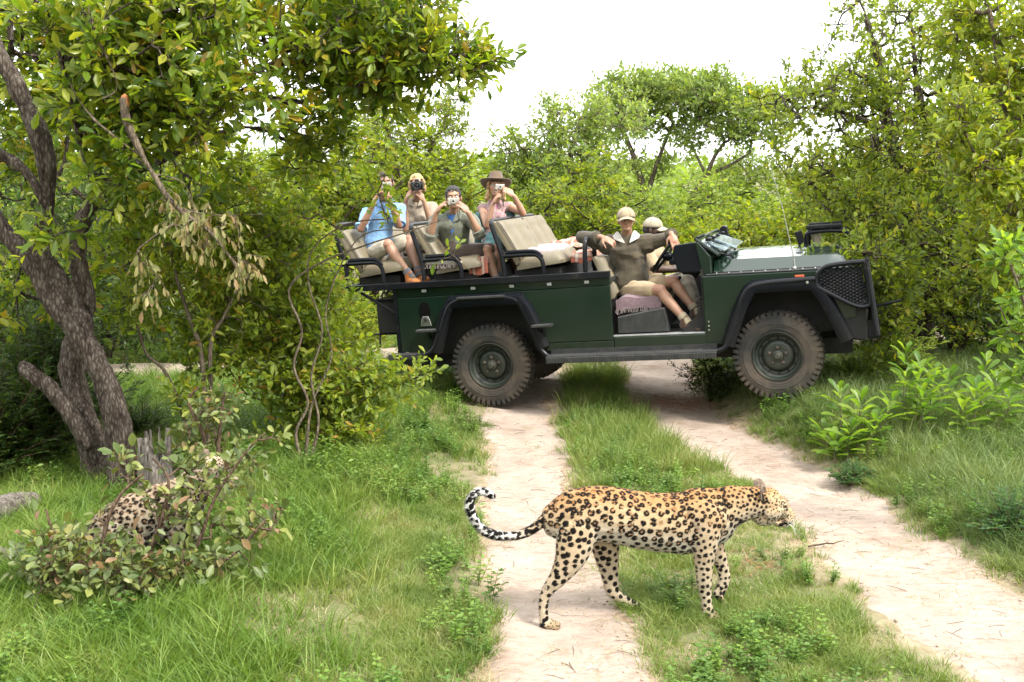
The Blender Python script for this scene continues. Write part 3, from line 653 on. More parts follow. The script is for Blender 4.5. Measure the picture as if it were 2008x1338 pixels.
# ---------------------------------------------------------------- leopards
def ell(mb, pts, wy, side=(0, 1, 0), seg=16, sub=3, caps=True):
    """closed loft: pts = (x, y, z, half height, half width)"""
    P = [np.array(p) for p in spl([(*p, ) for p in pts], sub)]; side = Vector(side); V = []; F = []; n = len(P); rings = []
    for i in range(n):
        t = Vector((P[min(i+1, n-1)]-P[max(i-1, 0)])[:3]).normalized(); sd = (side-t*side.dot(t)).normalized(); up = t.cross(sd)
        rings.append((Vector(P[i][:3]), t, sd, up, P[i][3], P[i][4]))
    full = []
    if caps:
        c, t, sd, up, a, b = rings[0]
        for q in (.97, .75, .4): full.append((c-t*min(a, b)*math.sin(math.acos(1-q)), t, sd, up, a*(1-q), b*(1-q)))
    full += rings
    if caps:
        c, t, sd, up, a, b = rings[-1]
        for q in (.4, .75, .97): full.append((c+t*min(a, b)*math.sin(math.acos(1-q)), t, sd, up, a*(1-q), b*(1-q)))
    for c, t, sd, up, a, b in full:
        for k in range(seg): an = 2*math.pi*k/seg; V.append(c+sd*(math.cos(an)*b)+up*(math.sin(an)*a))
    m = len(full)
    for i in range(m-1):
        for k in range(seg): k2 = (k+1) % seg; F.append((i*seg+k, i*seg+k2, (i+1)*seg+k2, (i+1)*seg+k))
    F += [tuple(range(seg-1, -1, -1)), tuple((m-1)*seg+k for k in range(seg))]
    mb.add(V, F)
def relax(me, a, n):
    e = np.empty(len(me.edges)*2, np.int32); me.edges.foreach_get('vertices', e); e = e.reshape(-1, 2); cnt = np.bincount(e.ravel(), minlength=len(a)).astype(float)[:, None]
    for _ in range(n):
        s = np.stack([np.bincount(e[:, 0], a[e[:, 1], k], len(a))+np.bincount(e[:, 1], a[e[:, 0], k], len(a)) for k in range(a.shape[1])], 1); a = .4*a+.6*s/cnt
    return a
def paw(mb, c, d, s=1.0):
    c = Vector(c); d = Vector(d).normalized(); sd = Vector((-d.y, d.x, 0)).normalized()
    mb.ball(c+Vector((0, 0, .026*s)), (.045*s, .036*s, .026*s), 14, Matrix((d, sd, Vector((0, 0, 1)))).transposed())
    for k, o_ in enumerate((-.027, -.010, .010, .027)):
        mb.ball(c+d*(.040 if k in (1, 2) else .031)*s+sd*o_*s+Vector((0, 0, .018*s)), (.020*s, .0115*s, .018*s), 10, Matrix((d, sd, Vector((0, 0, 1)))).transposed())
def leopard(name_label, spec, loc, yaw, vox, seed, head):
    """spec: body, legs, tail lofts with the coat region of each"""
    mb = MB(); ctr = []; reg = []
    for region, pts in spec:
        ell(mb, pts, 0)
        for p in spl(pts, 6): ctr.append(p[:4]); reg.append(region)
    for region, fn, args in head['extra']:
        getattr(mb, fn)(*args)
        ctr.append([*args[0], max(args[1]) if isinstance(args[1], tuple) else args[1]]); reg.append(region)
    for p in head['paws']: paw(mb, *p); ctr.append([*p[0], .045]); reg.append('paw')
    me = voxel(mb, vox, 7, .5, 'leopard'); C_ = co_of(me)
    # light muscle and fur relief
    nr = nrm_of(me); C_ += nr*((vn3(C_, 11)-.5)*.008+(vn3(C_, 45)-.5)*.0022)[:, None]; set_co(me, C_)
    ctr = np.array(ctr); names = sorted(set(reg)); rid = np.array([names.index(r) for r in reg])
    D = np.full(len(C_), 9.); RG = np.zeros(len(C_), int); SK = np.zeros(len(C_), int)
    for k in range(len(ctr)):
        d = np.linalg.norm(C_-ctr[k, :3], axis=1)/max(ctr[k, 3], .02); u = d < D; D[u] = d[u]; RG[u] = rid[k]; SK[u] = k
    rn = np.array(names)[RG]; rel = (C_[:, 2]-ctr[SK, 2])/np.maximum(ctr[SK, 3], .02)
    rng = np.random.RandomState(seed)
    # spots: spacing, radius, ring (1) or solid (0)
    sp = dict(body=.0375, flank=.0375, shoulder=.0265, neck=.0215, head=.0140, face=.0105, leg=.0265, hind=.0345, tail=.0250, paw=.0140)
    rd = dict(body=.0184, flank=.0184, shoulder=.0130, neck=.0100, head=.0056, face=.0041, leg=.0126, hind=.0172, tail=.0168, paw=.0052)
    belly = rel < -.52
    S = np.array([sp[r] for r in rn]); Rr = np.array([rd[r] for r in rn]); isb = np.isin(rn, ['body', 'flank', 'shoulder'])
    S = np.where(isb & belly, .037, S); Rr = np.where(isb & belly, .0165, Rr)
    dorsal = np.clip(rel, 0, 1)
    S = S*np.where(isb, 1-.18*dorsal, 1); Rr = Rr*np.where(isb, 1-.2*dorsal, 1)
    w_ = 1/S**2; w_ /= w_.sum(); cand = rng.choice(len(C_), min(len(C_), 15000), replace=False, p=w_)
    ok = np.zeros((0, 3)); oi = []
    for i in cand:
        if len(oi):
            dd = C_[i]-ok; q = (dd**2).sum(1)
            if (q < (S[i]*.90)**2).any(): continue
        oi.append(i); ok = C_[oi]
    for _ in range(4):                                     # even the spots out
        kq = kdtree.KDTree(len(oi))
        for k, i in enumerate(oi): kq.insert(C_[i], k)
        kq.balance(); sub = rng.choice(len(C_), min(len(C_), 26000), replace=False); own = np.array([kq.find(C_[v])[1] for v in sub])
        cn = np.bincount(own, minlength=len(oi)); mn = np.stack([np.bincount(own, C_[sub, a], len(oi)) for a in range(3)], 1)/np.maximum(cn, 1)[:, None]
        kv = kdtree.KDTree(len(sub))
        for a, v in enumerate(sub): kv.insert(C_[v], a)
        kv.balance(); oi = [int(sub[kv.find(mn[k])[1]]) if cn[k] > 3 else oi[k] for k in range(len(oi))]
    kd = kdtree.KDTree(len(oi))
    for k, i in enumerate(oi): kd.insert(C_[i], k)
    kd.balance()
    ring = np.array([(rn[i] in ('body', 'flank') and not belly[i] and rng.rand() < .93) or (rn[i] == 'shoulder' and rng.rand() < .5) or (rn[i] == 'hind' and rel[i] > .1 and rng.rand() < .5) for i in oi])
    jr = rng.uniform(.82, 1.15, len(oi))
    nw = (vn3(C_, 95)-.5)*.0078+(vn3(C_, 40)-.5)*.0055; gapn = vn3(C_, 75)
    dark = np.zeros(len(C_)); inner = np.zeros(len(C_)); gpd = np.zeros(len(C_))
    for v in range(len(C_)):
        co, k, d = kd.find(C_[v]); i = oi[k]; r = Rr[i]*jr[k]; dn = d+nw[v]*(r/.0185)**.6*(1.25 if rn[v] == 'tail' else 1)
        if ring[k]:
            th = r*.43; rc = r*.66
            a = abs(dn-rc); g = 1 if gapn[v] < .66 or r < .012 else .15
            dark[v] = g*min(1, max(0, (th-a)/.0016+.5)); inner[v] = min(1, max(0, (rc-dn)/.003+.5))
        else: dark[v] = min(1, max(0, (r*.86-dn)/.0016+.5))
    t = np.clip(.5+rel*.55, 0, 1)
    ochre = np.array((.50, .265, .105)); mid = np.array((.61, .445, .26)); pale = np.array((.66, .61, .50))
    t1 = sst(.60, 1.02, t)[:, None]; t0 = sst(.12, .62, t)[:, None]
    base = (pale*(1-t0)+mid*t0)*(1-t1)+ochre*t1
    leg = np.isin(rn, ['leg', 'hind', 'paw']); lh = sst(.46, .18, C_[:, 2]-head.get('z0', 0))[:, None]
    legc = (mid*.75+pale*.25)*(1-lh)+(pale*.45+mid*.55)*lh
    base = np.where(leg[:, None], base*(1-lh)*.7+legc*(1-.7*(1-lh)), base)
    base = np.where((rn == 'paw')[:, None], mid*.62, base); tl = rn == 'tail'; tt = sst(head['tail0'], head['tail1'], C_[:, 0])[:, None]; base = np.where(tl[:, None], base*.7*(1-tt)+mid*.3*(1-tt)+np.array((.80, .78, .74))*tt, base)
    sh = (rn == 'shoulder') | (rn == 'neck'); base = np.where(sh[:, None], base*.8+ochre*.2, base); base = relax(me, base, 60); base = base*(1-head.get('pale2', 0))+pale*head.get('pale2', 0)
    inn = np.array((.38, .16, .05)); isn = (inner*(1-dark))[:, None]*.75*isb[:, None]
    col = base*(1-isn)+inn*isn; col = col*(.9+.2*vn3(C_, 160))[:, None]
    blk = np.array((.007, .005, .004)); col = col*(1-dark[:, None])+blk*dark[:, None]
    for kind_, c, r, cc in head['marks']:
        q = (C_-np.array(c))/np.array(r); d = np.sqrt((q**2).sum(1)); m_ = sst(1.15, .8, d)[:, None]; col = col*(1-m_)+np.array(cc)*m_
    vcol(me, 'coat', col*.60)
    e = empty('leopard', loc, name_label, 'leopard'); e.rotation_euler = (0, 0, yaw)
    nh = 60000; ix = rng.choice(len(C_), nh); nr = nrm_of(me)[ix]; p = C_[ix]+rng.normal(size=(nh, 3))*.0012; lay = np.array((-1.0, 0, -.25))+rng.normal(size=(nh, 3))*.22; lay = lay-nr*(lay*nr).sum(1, keepdims=True)
    hd = lay/np.maximum(np.linalg.norm(lay, axis=1, keepdims=True), .2)+nr*rng.uniform(.12, .55, (nh, 1)); fine = np.isin(rn[ix], ['head', 'face', 'paw']); hl = (rng.uniform(.006, .013, nh)*np.where(fine, .5, 1)*np.where(rn[ix] == 'tail', 2.0, 1.25))[:, None]
    sdv = np.cross(hd, nr); sdv /= np.maximum(np.linalg.norm(sdv, axis=1, keepdims=True), 1e-6); hv = np.stack([p-sdv*.0007, p+sdv*.0007, p+hd*hl], 1).reshape(-1, 3); hc = np.repeat(col[ix]*.60*rng.uniform(.8, 1.25, (nh, 1)), 3, 0)
    hm_ = np_mesh('fur', hv, np.arange(nh*3).reshape(-1, 3)); vcol(hm_, 'coat', hc); tag(link_mesh('fur', hm_, M['fur'], e, smooth=False), kind='stuff')
    b = link_mesh('body', me, M['fur'], e)
    for c, sd in head['eyes']:
        ey = MB().ball(c, (.0105, .0085, .0095), 12).obj('eye', M['leoeye'], e); MB().ball((c[0]+.006, c[1]+sd*.004, c[2]), (.005, .004, .005), 8).obj('pupil', M['eyeblack'], ey)
    for p in head['ears']:
        c, ax_, out_, s = [Vector(q) if isinstance(q, tuple) else q for q in p]; ax_.normalize(); out_.normalize(); sd = ax_.cross(out_)
        V = []; F = []; n1, n2 = 7, 10
        for i in range(n1+1):
            u = i/n1
            for j in range(n2+1):
                v = (j/n2*2-1); wdt = s*.62*(1-u**2.6)**.5*1.0; x = v*wdt; dep = -.34*s*(1-v*v)*(1-u*.5)
                V.append(c+ax_*(u*s)+sd*x+out_*dep)
        for i in range(n1):
            for j in range(n2): a = i*(n2+1)+j; F.append((a, a+1, a+n2+2, a+n2+1))
        ear = MB().add(V, F).obj('ear', M['ear'], e, merge=False)
        so = ear.modifiers.new('thick', 'SOLIDIFY'); so.thickness = .006
    mbw = MB()
    for sd in (-1, 1):
        for k in range(6):
            c = Vector(head['whisk'])+Vector((-.012*(k % 3), sd*.028, .006*(k//2)-.01)); d_ = Vector((.02+.012*(k % 3), sd*.06, -.01+.008*k-.02)).normalized()
            mbw.tube([c, c+d_*.045+Vector((-.005, 0, .002)), c+d_*.09+Vector((-.02, 0, -.006))], [.0005, .0004, .0002], 3)
    ww = mbw.obj('whiskers', M['whisk'], e, merge=False); tag(ww, kind='stuff')
    return e
def fur_mat():
    m = bpy.data.materials.new('leopard_coat'); m.use_nodes = True; nt = m.node_tree; L = nt.links.new; b = nt.nodes['Principled BSDF']
    at = N(nt, 'ShaderNodeAttribute', attribute_name='coat'); L(at.outputs['Color'], b.inputs['Base Color'])
    b.inputs['Roughness'].default_value = .78; b.inputs['Sheen Weight'].default_value = .04; b.inputs['Specular IOR Level'].default_value = .12
    tc = N(nt, 'ShaderNodeTexCoord'); mp = N(nt, 'ShaderNodeMapping'); mp.inputs['Scale'].default_value = (90, 260, 260); L(tc.outputs['Object'], mp.inputs['Vector'])
    n = N(nt, 'ShaderNodeTexNoise', Scale=1, Detail=4); L(mp.outputs[0], n.inputs['Vector'])
    bp = N(nt, 'ShaderNodeBump', Strength=.45, Distance=.004); L(n.outputs['Fac'], bp.inputs['Height']); L(bp.outputs[0], b.inputs['Normal']); return m
M['fur'] = fur_mat(); M['ear'] = pm('leopard_ear_fur', (.05, .038, .028), (.20, .14, .09), 45, .9)
M['leoeye'] = pm('amber_green_eye', (.10, .085, .03), None, 5, .15); M['eyeblack'] = pm('eye_black', (.01, .01, .01), None, 5, .08); M['whisk'] = pm('white_whiskers', (.7, .7, .68), None, 5, .5)
def W(pts, wr, y=0.0, ys=None):
    out = []
    for i, p in enumerate(pts):
        k = wr[i] if isinstance(wr, (list, tuple)) else p[2]*wr
        out.append((p[0], (ys[i] if ys else y), p[1], p[2], k))
    return out
T1 = [(-.205, .548, .118), (-.165, .553, .138), (-.115, .557, .150), (-.029, .572, .153), (.056, .569, .155), (.143, .553, .155), (.229, .533, .156), (.326, .516, .162), (.422, .508, .166), (.5, .506, .174), (.568, .522, .180), (.635, .54, .168), (.693, .561, .145)]
NK = [(.66, .56, .14), (.72, .582, .124), (.78, .600, .108), (.84, .607, .094), (.90, .606, .086)]
HN = [(-.10, .53, .118), (-.127, .443, .105), (-.158, .347, .078), (-.215, .262, .052), (-.268, .190, .036), (-.290, .129, .029), (-.290, .05, .026), (-.283, -.012, .027)]
HF = [(.055, .42, .085), (.074, .327, .070), (.090, .246, .056), (.102, .166, .044), (.115, .105, .036), (.158, .065, .028), (.217, .030, .026), (.262, .008, .025)]
FN = [(.575, .56, .105), (.579, .466, .088), (.577, .378, .066), (.574, .3, .052), (.579, .221, .044), (.588, .151, .035), (.600, .071, .031), (.606, .005, .030)]
FF = [(.62, .52, .10), (.66, .39, .062), (.696, .304, .048), (.728, .222, .036), (.742, .156, .034), (.727, .10, .032), (.705, .062, .030)]
TL = [(-.14, .66, .055), (-.18, .635, .042), (-.215, .610, .032), (-.250, .576, .027), (-.294, .537, .024), (-.351, .495, .022), (-.426, .468, .021), (-.501, .466, .020), (-.576, .486, .020), (-.632, .533, .0195), (-.669, .602, .019), (-.673, .669, .019), (-.640, .712, .019), (-.594, .714, .019), (-.556, .688, .015)]
spec1 = [('body', W(T1, [.085, .105, .115, .118, .120, .122, .124, .126, .126, .122, .114, .102, .09])), ('neck', W(NK, [.088, .082, .076, .070, .066])),
         ('shoulder', [(.50, -.07, .60, .06, .045), (.56, -.085, .56, .10, .055), (.62, -.08, .50, .11, .05)]), ('shoulder', [(.50, .07, .60, .06, .045), (.56, .085, .56, .10, .055), (.62, .08, .50, .11, .05)]),
         ('hind', W(HN, .62, ys=[-.055, -.075, -.085, -.09, -.085, -.08, -.08, -.08])), ('hind', W(HF, .64, ys=[.06, .075, .085, .085, .08, .08, .08, .08])),
         ('leg', W(FN, .66, ys=[-.07, -.085, -.09, -.088, -.085, -.08, -.08, -.08])), ('leg', W(FF, .68, ys=[.07, .08, .085, .085, .08, .075, .07])), ('tail', W([(a, b, r*(1+.22*min(1, i/7))) for i, (a, b, r) in enumerate(TL)], 1.0))]
hx = [('head', 'ball', ((.945, 0, .612), (.078, .066, .070), 20)), ('head', 'ball', ((.995, 0, .590), (.055, .050, .056), 18)), ('head', 'ball', ((.955, -.040, .572), (.055, .030, .046), 14)), ('head', 'ball', ((.955, .040, .572), (.055, .030, .046), 14)),
      ('face', 'ball', ((1.028, 0, .555), (.048, .034, .036), 16)), ('face', 'ball', ((1.052, 0, .533), (.038, .032, .030), 16)), ('face', 'ball', ((1.074, 0, .527), (.018, .015, .014), 12)), ('face', 'ball', ((1.050, -.020, .513), (.026, .018, .018), 12)), ('face', 'ball', ((1.050, .020, .513), (.026, .018, .018), 12)),
      ('face', 'ball', ((1.020, 0, .497), (.044, .028, .020), 14)), ('face', 'ball', ((1.040, 0, .487), (.020, .018, .016), 12)), ('head', 'ball', ((.93, 0, .53), (.07, .045, .045), 14)), ('head', 'ball', ((1.0, -.034, .612), (.030, .014, .016), 10)), ('head', 'ball', ((1.0, .034, .612), (.030, .014, .016), 10))]
HC = (.90, .0, .60); HS = 1.08
def hsc(p): return tuple(c+(a-c)*HS for a, c in zip(p, HC))
hx = [(r, f, (hsc(a[0]), tuple(q*HS for q in a[1]), a[2])) for r, f, a in hx]
BK = (.006, .005, .004)
mk1 = [('', (1.090, 0, .522), (.012, .016, .012), (.05, .025, .02)), ('', (1.03, -.028, .501), (.034, .014, .0075), BK), ('', (1.03, .028, .501), (.034, .014, .0075), BK), ('', (1.006, -.03, .494), (.012, .014, .009), BK), ('', (1.045, 0, .480), (.022, .03, .009), (.8, .78, .74)),
       ('', (1.020, -.04, .594), (.019, .012, .008), BK), ('', (1.020, .04, .594), (.019, .012, .008), BK), ('', (1.033, -.034, .577), (.006, .012, .013), BK), ('', (.897, -.060, .645), (.012, .03, .030), BK)]
mk1 = [(k, hsc(p), tuple(q*HS for q in r), c) for k, p, r, c in mk1]
lx, ly = .45, 5.80
leopard('spotted leopard walking right across the sandy track with its tail curled up', spec1, (lx, ly, .006), R_(6), .0036, 5,
        dict(extra=hx, paws=[((-.262, -.08, -.032), (1, -.05, 0), 1.08), ((.285, .08, -.022), (1, .05, -.1), 1.0), ((.625, -.08, -.022), (1, 0, 0), 1.05), ((.722, .07, .028), (.5, 0, -1), .9)],
             tail0=-.30, tail1=-.52, marks=mk1, eyes=[(hsc((1.012, -.0385, .598)), -1), (hsc((1.012, .0385, .598)), 1)],
             ears=[(hsc((.905, -.052, .650)), (-.25, -.25, 1), (.75, -.65, .1), .066), (hsc((.915, .048, .662)), (-.15, .3, 1), (-.2, .9, .1), .062)], whisk=hsc((1.055, 0, .51))))

# second leopard, sitting behind the dry shrub at the left
T2 = [(-.60, .20, .10), (-.564, .222, .123), (-.512, .245, .15), (-.438, .274, .165), (-.349, .303, .168), (-.259, .331, .170), (-.183, .357, .165), (-.107, .403, .145)]
L2n = [(-.134, .418, .092), (-.152, .292, .062), (-.162, .18, .042), (-.161, .084, .036), (-.150, .03, .034)]
L2f = [(-.081, .40, .085), (-.094, .22, .055), (-.109, .104, .040), (-.112, .02, .034)]
H2 = [(-.50, .22, .115), (-.44, .20, .09), (-.37, .19, .055), (-.41, .10, .040), (-.46, .04, .035)]
spec2 = [('body', W(T2, .78)), ('neck', W([(-.13, .42, .125), (-.07, .47, .105), (-.02, .53, .09), (.02, .57, .08)], .85)),
         ('leg', W(L2n, .8, y=-.075)), ('leg', W(L2f, .8, y=.075)), ('hind', W(H2, .7, y=-.12)), ('hind', W(H2, .7, y=.12)),
         ('tail', [(-.60, 0, .16, .03, .03), (-.70, .02, .08, .022, .022), (-.80, .1, .04, .02, .02), (-.85, .25, .03, .019, .019)])]
dx2, dz2 = -.905, -.022
hx2 = [(r, f, ((a[0][0]+dx2, a[0][1], a[0][2]+dz2), *a[1:])) for r, f, a in hx]
mv = lambda p: (p[0]+dx2, p[1], p[2]+dz2)
leopard('second leopard half hidden behind the dry leafy shrub, sitting by the tree foot', spec2, (-1.80, 6.35, float(hz(-1.9, 6.35))-.01), R_(15-6), .0046, 9,
        dict(extra=hx2, paws=[((-.135, -.075, 0), (1, 0, 0), 1.0), ((-.10, .075, 0), (1, 0, 0), 1.0), ((-.43, -.12, 0), (1, 0, 0), 1.0), ((-.43, .12, 0), (1, 0, 0), 1.0)],
             tail0=-.62, tail1=-.80, marks=[(k, mv(p), r, c) for k, p, r, c in mk1], eyes=[(mv(hsc((1.012, -.0385, .598))), -1), (mv(hsc((1.012, .0385, .598))), 1)], pale2=.45,
             ears=[(mv((.905, -.052, .650)), (-.25, -.25, 1), (.75, -.65, .1), .062), (mv((.915, .048, .662)), (-.15, .3, 1), (-.2, .9, .1), .058)], whisk=mv((1.055, 0, .51))))
# ---------------------------------------------------------------- people in the vehicle (joints in the vehicle's own frame)
def skin_mat():
    m = bpy.data.materials.new('skin'); m.use_nodes = True; nt = m.node_tree; b = nt.nodes['Principled BSDF']; L = nt.links.new
    at = N(nt, 'ShaderNodeAttribute', attribute_name='skin'); L(at.outputs['Color'], b.inputs['Base Color'])
    b.inputs['Roughness'].default_value = .5; b.inputs['Subsurface Weight'].default_value = .08; b.inputs['Subsurface Radius'].default_value = (.01, .004, .002); b.inputs['Specular IOR Level'].default_value = .4
    return m
M['skin'] = skin_mat(); M['eyewhite'] = pm('eye_white', (.55, .53, .5), None, 5, .2); M['iris'] = pm('iris', (.06, .04, .03), None, 5, .1)
def cloth(name, c1, c2=None, sc_=14, bump=.35, bs=28, rough=.85): return pm(name, tuple(x*.64 for x in c1), tuple(x*.64 for x in (c2 or c1)), sc_, rough, 0, bump, bs, sheen=.15, spec=.2)
def fold(me, amp=.010, f=9, seed=0):
    C_ = co_of(me); n = nrm_of(me); q = C_+seed*3.7
    w_ = np.abs(vn3(q*np.array((1, 1, 1.6))+vn3(q, 5)[:, None]*.12, f)-.5)*2
    C_ += n*((.35-w_)*amp+(vn3(q, 30)-.5)*.003)[:, None]; set_co(me, C_); return me
def seg_ell(mb, a, b, ra, rb, n=3):
    a, b = Vector(a), Vector(b); mb.tube([a+(b-a)*(i/n) for i in range(n+1)], [ra+(rb-ra)*(i/n) for i in range(n+1)], 12); mb.ball(a, ra, 12); mb.ball(b, rb, 12)
def arm_hand(mb, wr, hd, n, thumb, curl=35, s=1.0, spread=1.0):
    """palm and five jointed fingers; n: the way the palm faces; thumb: side the thumb leaves"""
    wr, hd = Vector(wr), Vector(hd); d = (hd-wr).normalized(); n = Vector(n); n = (n-d*n.dot(d)).normalized(); t = Vector(thumb); t = (t-d*t.dot(d)-n*t.dot(n)).normalized()
    R3 = Matrix((d, t, n)).transposed(); P = wr+d*.055*s
    mb.ball(P, (.052*s, .043*s, .0175*s), 14, R3); mb.ball(P+d*.02*s, (.034*s, .043*s, .016*s), 12, R3); seg_ell(mb, wr, P, .026*s, .022*s)
    for k, (off, ln, cc) in enumerate(((.034, .92, .8), (.012, 1.03, 1.0), (-.011, .98, 1.1), (-.032, .78, 1.25))):
        b = P+d*.040*s+t*off*s; ang = R_(curl*cc*.6); dd = d+t*off*1.6*spread; dd.normalize(); pts = [b-dd*.03*s, b]; p = b
        for L_ in (.042, .027, .021):
            v = dd*math.cos(ang)+n*math.sin(ang); p = p+v*L_*ln*s; pts.append(p.copy()); ang += R_(curl*cc)
        mb.tube(pts, [.0088*s, .0088*s, .0080*s, .0074*s, .0060*s], 8); mb.ball(pts[-1], .0062*s, 8)
    b = P-d*.022*s+t*.030*s; v1 = (d*.55+t*.75+n*.35).normalized(); v2 = (d*.85+t*.25+n*.5).normalized()
    pts = [b, b+v1*.038*s, b+v1*.038*s+v2*.032*s, b+v1*.038*s+v2*.052*s+n*.004*s]; mb.tube(pts, [.014*s, .0115*s, .0095*s, .007*s], 8); mb.ball(pts[-1], .0072*s, 8)
CAMW = Vector((0, 0, 2.41)); CAML = CAR.inverted() @ CAMW
def person(J, label, female=False, face=None, skin=(.42, .235, .15), shirt=None, shorts=None, sleeve=.55, leg=.62, shoe=None, sock=None, hair=None, hairstyle='short', hands=None, tilt=0, loose=1.0, smile=False, bulk=0, hatted=0):
    O_ = Vector(J['pel']); J = {k: Vector(v)-O_ for k, v in J.items()}; e = empty('person', C2W(O_), label, 'person'); e.rotation_euler = CAR.to_3x3().to_euler()
    g = .9 if female else 1.0
    sd = (J['sh1']-J['sh0']); sd.normalize(); up = (J['neck']-J['pel']).normalized(); fr = sd.cross(up); fr = fr if fr.dot(CAML-O_) > 0 else -fr; fr.normalize()
    hpd = (J['hp1']-J['hp0']).normalized()
    H = J['head']; f = Vector(face) if face else (CAML-O_-H).normalized(); u = Vector((0, 0, 1)); u = (u-f*u.dot(f)).normalized(); s_ = f.cross(u)
    if tilt: rt = Matrix.Rotation(R_(tilt), 3, f); u = rt @ u; s_ = rt @ s_
    hs_ = .95 if female else 1.0
    def hp_(a, b, c): return H+(s_*a+f*b+u*c)*hs_
    HR = Matrix((s_, f, u)).transposed()
    def torso(mb, inf, top=1.0, low=0.0):
        P0, P1 = J['pel'], J['neck']; L_ = (P1-P0); mid = P0+L_*.5
        wid = [(.0, .150, .110), (.16, .158, .115), (.38, .135 if not female else .118, .100), (.62, .155 if not female else .135, .110), (.80, .172 if not female else .145, .110), (.93, .125, .085)]
        pts = []
        for t, w_, d_ in wid:
            if t < low or t > top: continue
            i_ = min(inf, .012) if t > .9 else inf; p = P0+L_*t; pts.append((p.x, p.y, p.z, d_*g+i_-(.02 if t > .9 and bulk else 0), w_*g+i_-(.03 if t > .9 and bulk else 0)))
        ell(mb, pts, 0, side=(hpd*.5+sd*.5)); 
        for k in '01': seg_ell(mb, P0+L_*.86, J['sh'+k], .062*g+inf, .056*g+inf)
        if female: 
            for q in (-1, 1): mb.ball(P0+L_*.66+sd*q*.065+fr*.085, (.055+inf, .055+inf, .052+inf), 12)
    mb = MB(); torso(mb, -.004)
    seg_ell(mb, J['neck']-up*.03, hp_(0, -.02, -.07), .058*g, .052*g)
    for k in '01':
        seg_ell(mb, J['sh'+k], J['el'+k], .050*g, .040*g); seg_ell(mb, J['el'+k], J['el'+k]+(J['wr'+k]-J['el'+k])*.35, .039*g, .041*g); seg_ell(mb, J['el'+k]+(J['wr'+k]-J['el'+k])*.3, J['wr'+k], .041*g, .026*g)
        seg_ell(mb, J['hp'+k], J['kn'+k], .080*g, .056*g); mb.ball(J['kn'+k], (.058*g,)*3, 12)
        c = J['kn'+k]+(J['an'+k]-J['kn'+k])*.3; back = (J['hp'+k]-J['kn'+k]).normalized()
        seg_ell(mb, J['kn'+k], c+back*.012, .050*g, .056*g); seg_ell(mb, c+back*.012, J['an'+k], .055*g, .034*g)
        tv = Vector((.7, -.5, -.15)) if 'toe'+k not in J else J['toe'+k]-J['an'+k]; tv.normalize(); J['tv'+k] = tv
        seg_ell(mb, J['an'+k]+Vector((0, 0, -.045)), J['an'+k]+tv*.13+Vector((0, 0, -.05)), .034, .028)
        h = (hands or {}).get(k, {}); nn = h.get('n', f*-1); arm_hand(mb, J['wr'+k], J['hd'+k], nn, h.get('t', (0, 0, 1)), h.get('curl', 42), s=g*1.02)
    # head
    for c, r in (((0, -.012, .036), (.075, .094, .083)), ((0, .022, -.018), (.064, .066, .086)), ((0, .050, -.082), (.034, .034, .028)), ((.036, .052, -.016), (.026, .026, .026)), ((-.036, .052, -.016), (.026, .026, .026)),
                 ((0, .074, .036), (.048, .018, .014)), ((0, .076, -.058), (.025, .014, .011)), ((.078, -.008, -.008), (.009, .019, .031)), ((-.078, -.008, -.008), (.009, .019, .031)), ((0, .02, -.055), (.054, .056, .045)), ((0, .095, -.030), (.016, .012, .010))):
        mb.ball(hp_(*c), tuple(q*hs_ for q in r), 16, HR)
    mb.tube([hp_(0, .080, .022), hp_(0, .096, -.008), hp_(0, .103, -.026)], [.009, .0105, .012], 10); mb.ball(hp_(0, .101, -.028), .012, 10)
    me = voxel(mb, .0062, 3, .5, 'body'); C_ = co_of(me)
    nv = len(C_); col = np.tile(np.array(skin), (nv, 1))*(.93+.14*vn3(C_, 14))[:, None]
    red = np.array((skin[0]*.95, skin[1]*.55, skin[2]*.55)); dk = np.array(skin)*.30
    R3 = np.array(HR.transposed()); Q = (C_-np.array(H))@R3.T/hs_
    def mark(c, r, cc, amt=1.0):
        d = np.sqrt((((Q-np.array(c))/np.array(r))**2).sum(1)); m_ = (sst(1.2, .7, d)*amt)[:, None]; return col*(1-m_)+np.array(cc)*m_
    col = mark((0, .088, -.058), (.024, .016, .0075), red if not smile else (.75, .6, .55)); col = mark((0, .09, -.0575), (.021, .02, .002), dk*.8)
    for q in (-1, 1):
        col = mark((q*.031, .078, .012), (.016, .02, .007), dk*1.6, .5); col = mark((q*.033, .082, .034), (.021, .02, .005), (np.array(hair)*.7 if hair else dk), .85); col = mark((q*.045, .06, -.03), (.03, .03, .022), red*1.15, .35); col = mark((q*.008, .108, -.036), (.0045, .012, .003), dk)
    kn = np.zeros(nv)
    for k in '01':
        for jn in ('kn', 'el', 'hd'): kn = np.maximum(kn, sst(.10, .02, np.linalg.norm(C_-np.array(J[jn+k]), axis=1)))
    col = col*(1-.3*kn[:, None])+red*(.3*kn[:, None]); vcol(me, 'skin', np.clip(col*.68, 0, 1))
    link_mesh('body', me, M['skin'], e)
    for q in (-1, 1):
        ey = MB().ball(hp_(q*.031, .072, .010), .0125*hs_, 12).obj('eye', M['eyewhite'], e); MB().ball(hp_(q*.031, .0815, .010), .0055*hs_, 8).obj('iris', M['iris'], ey)
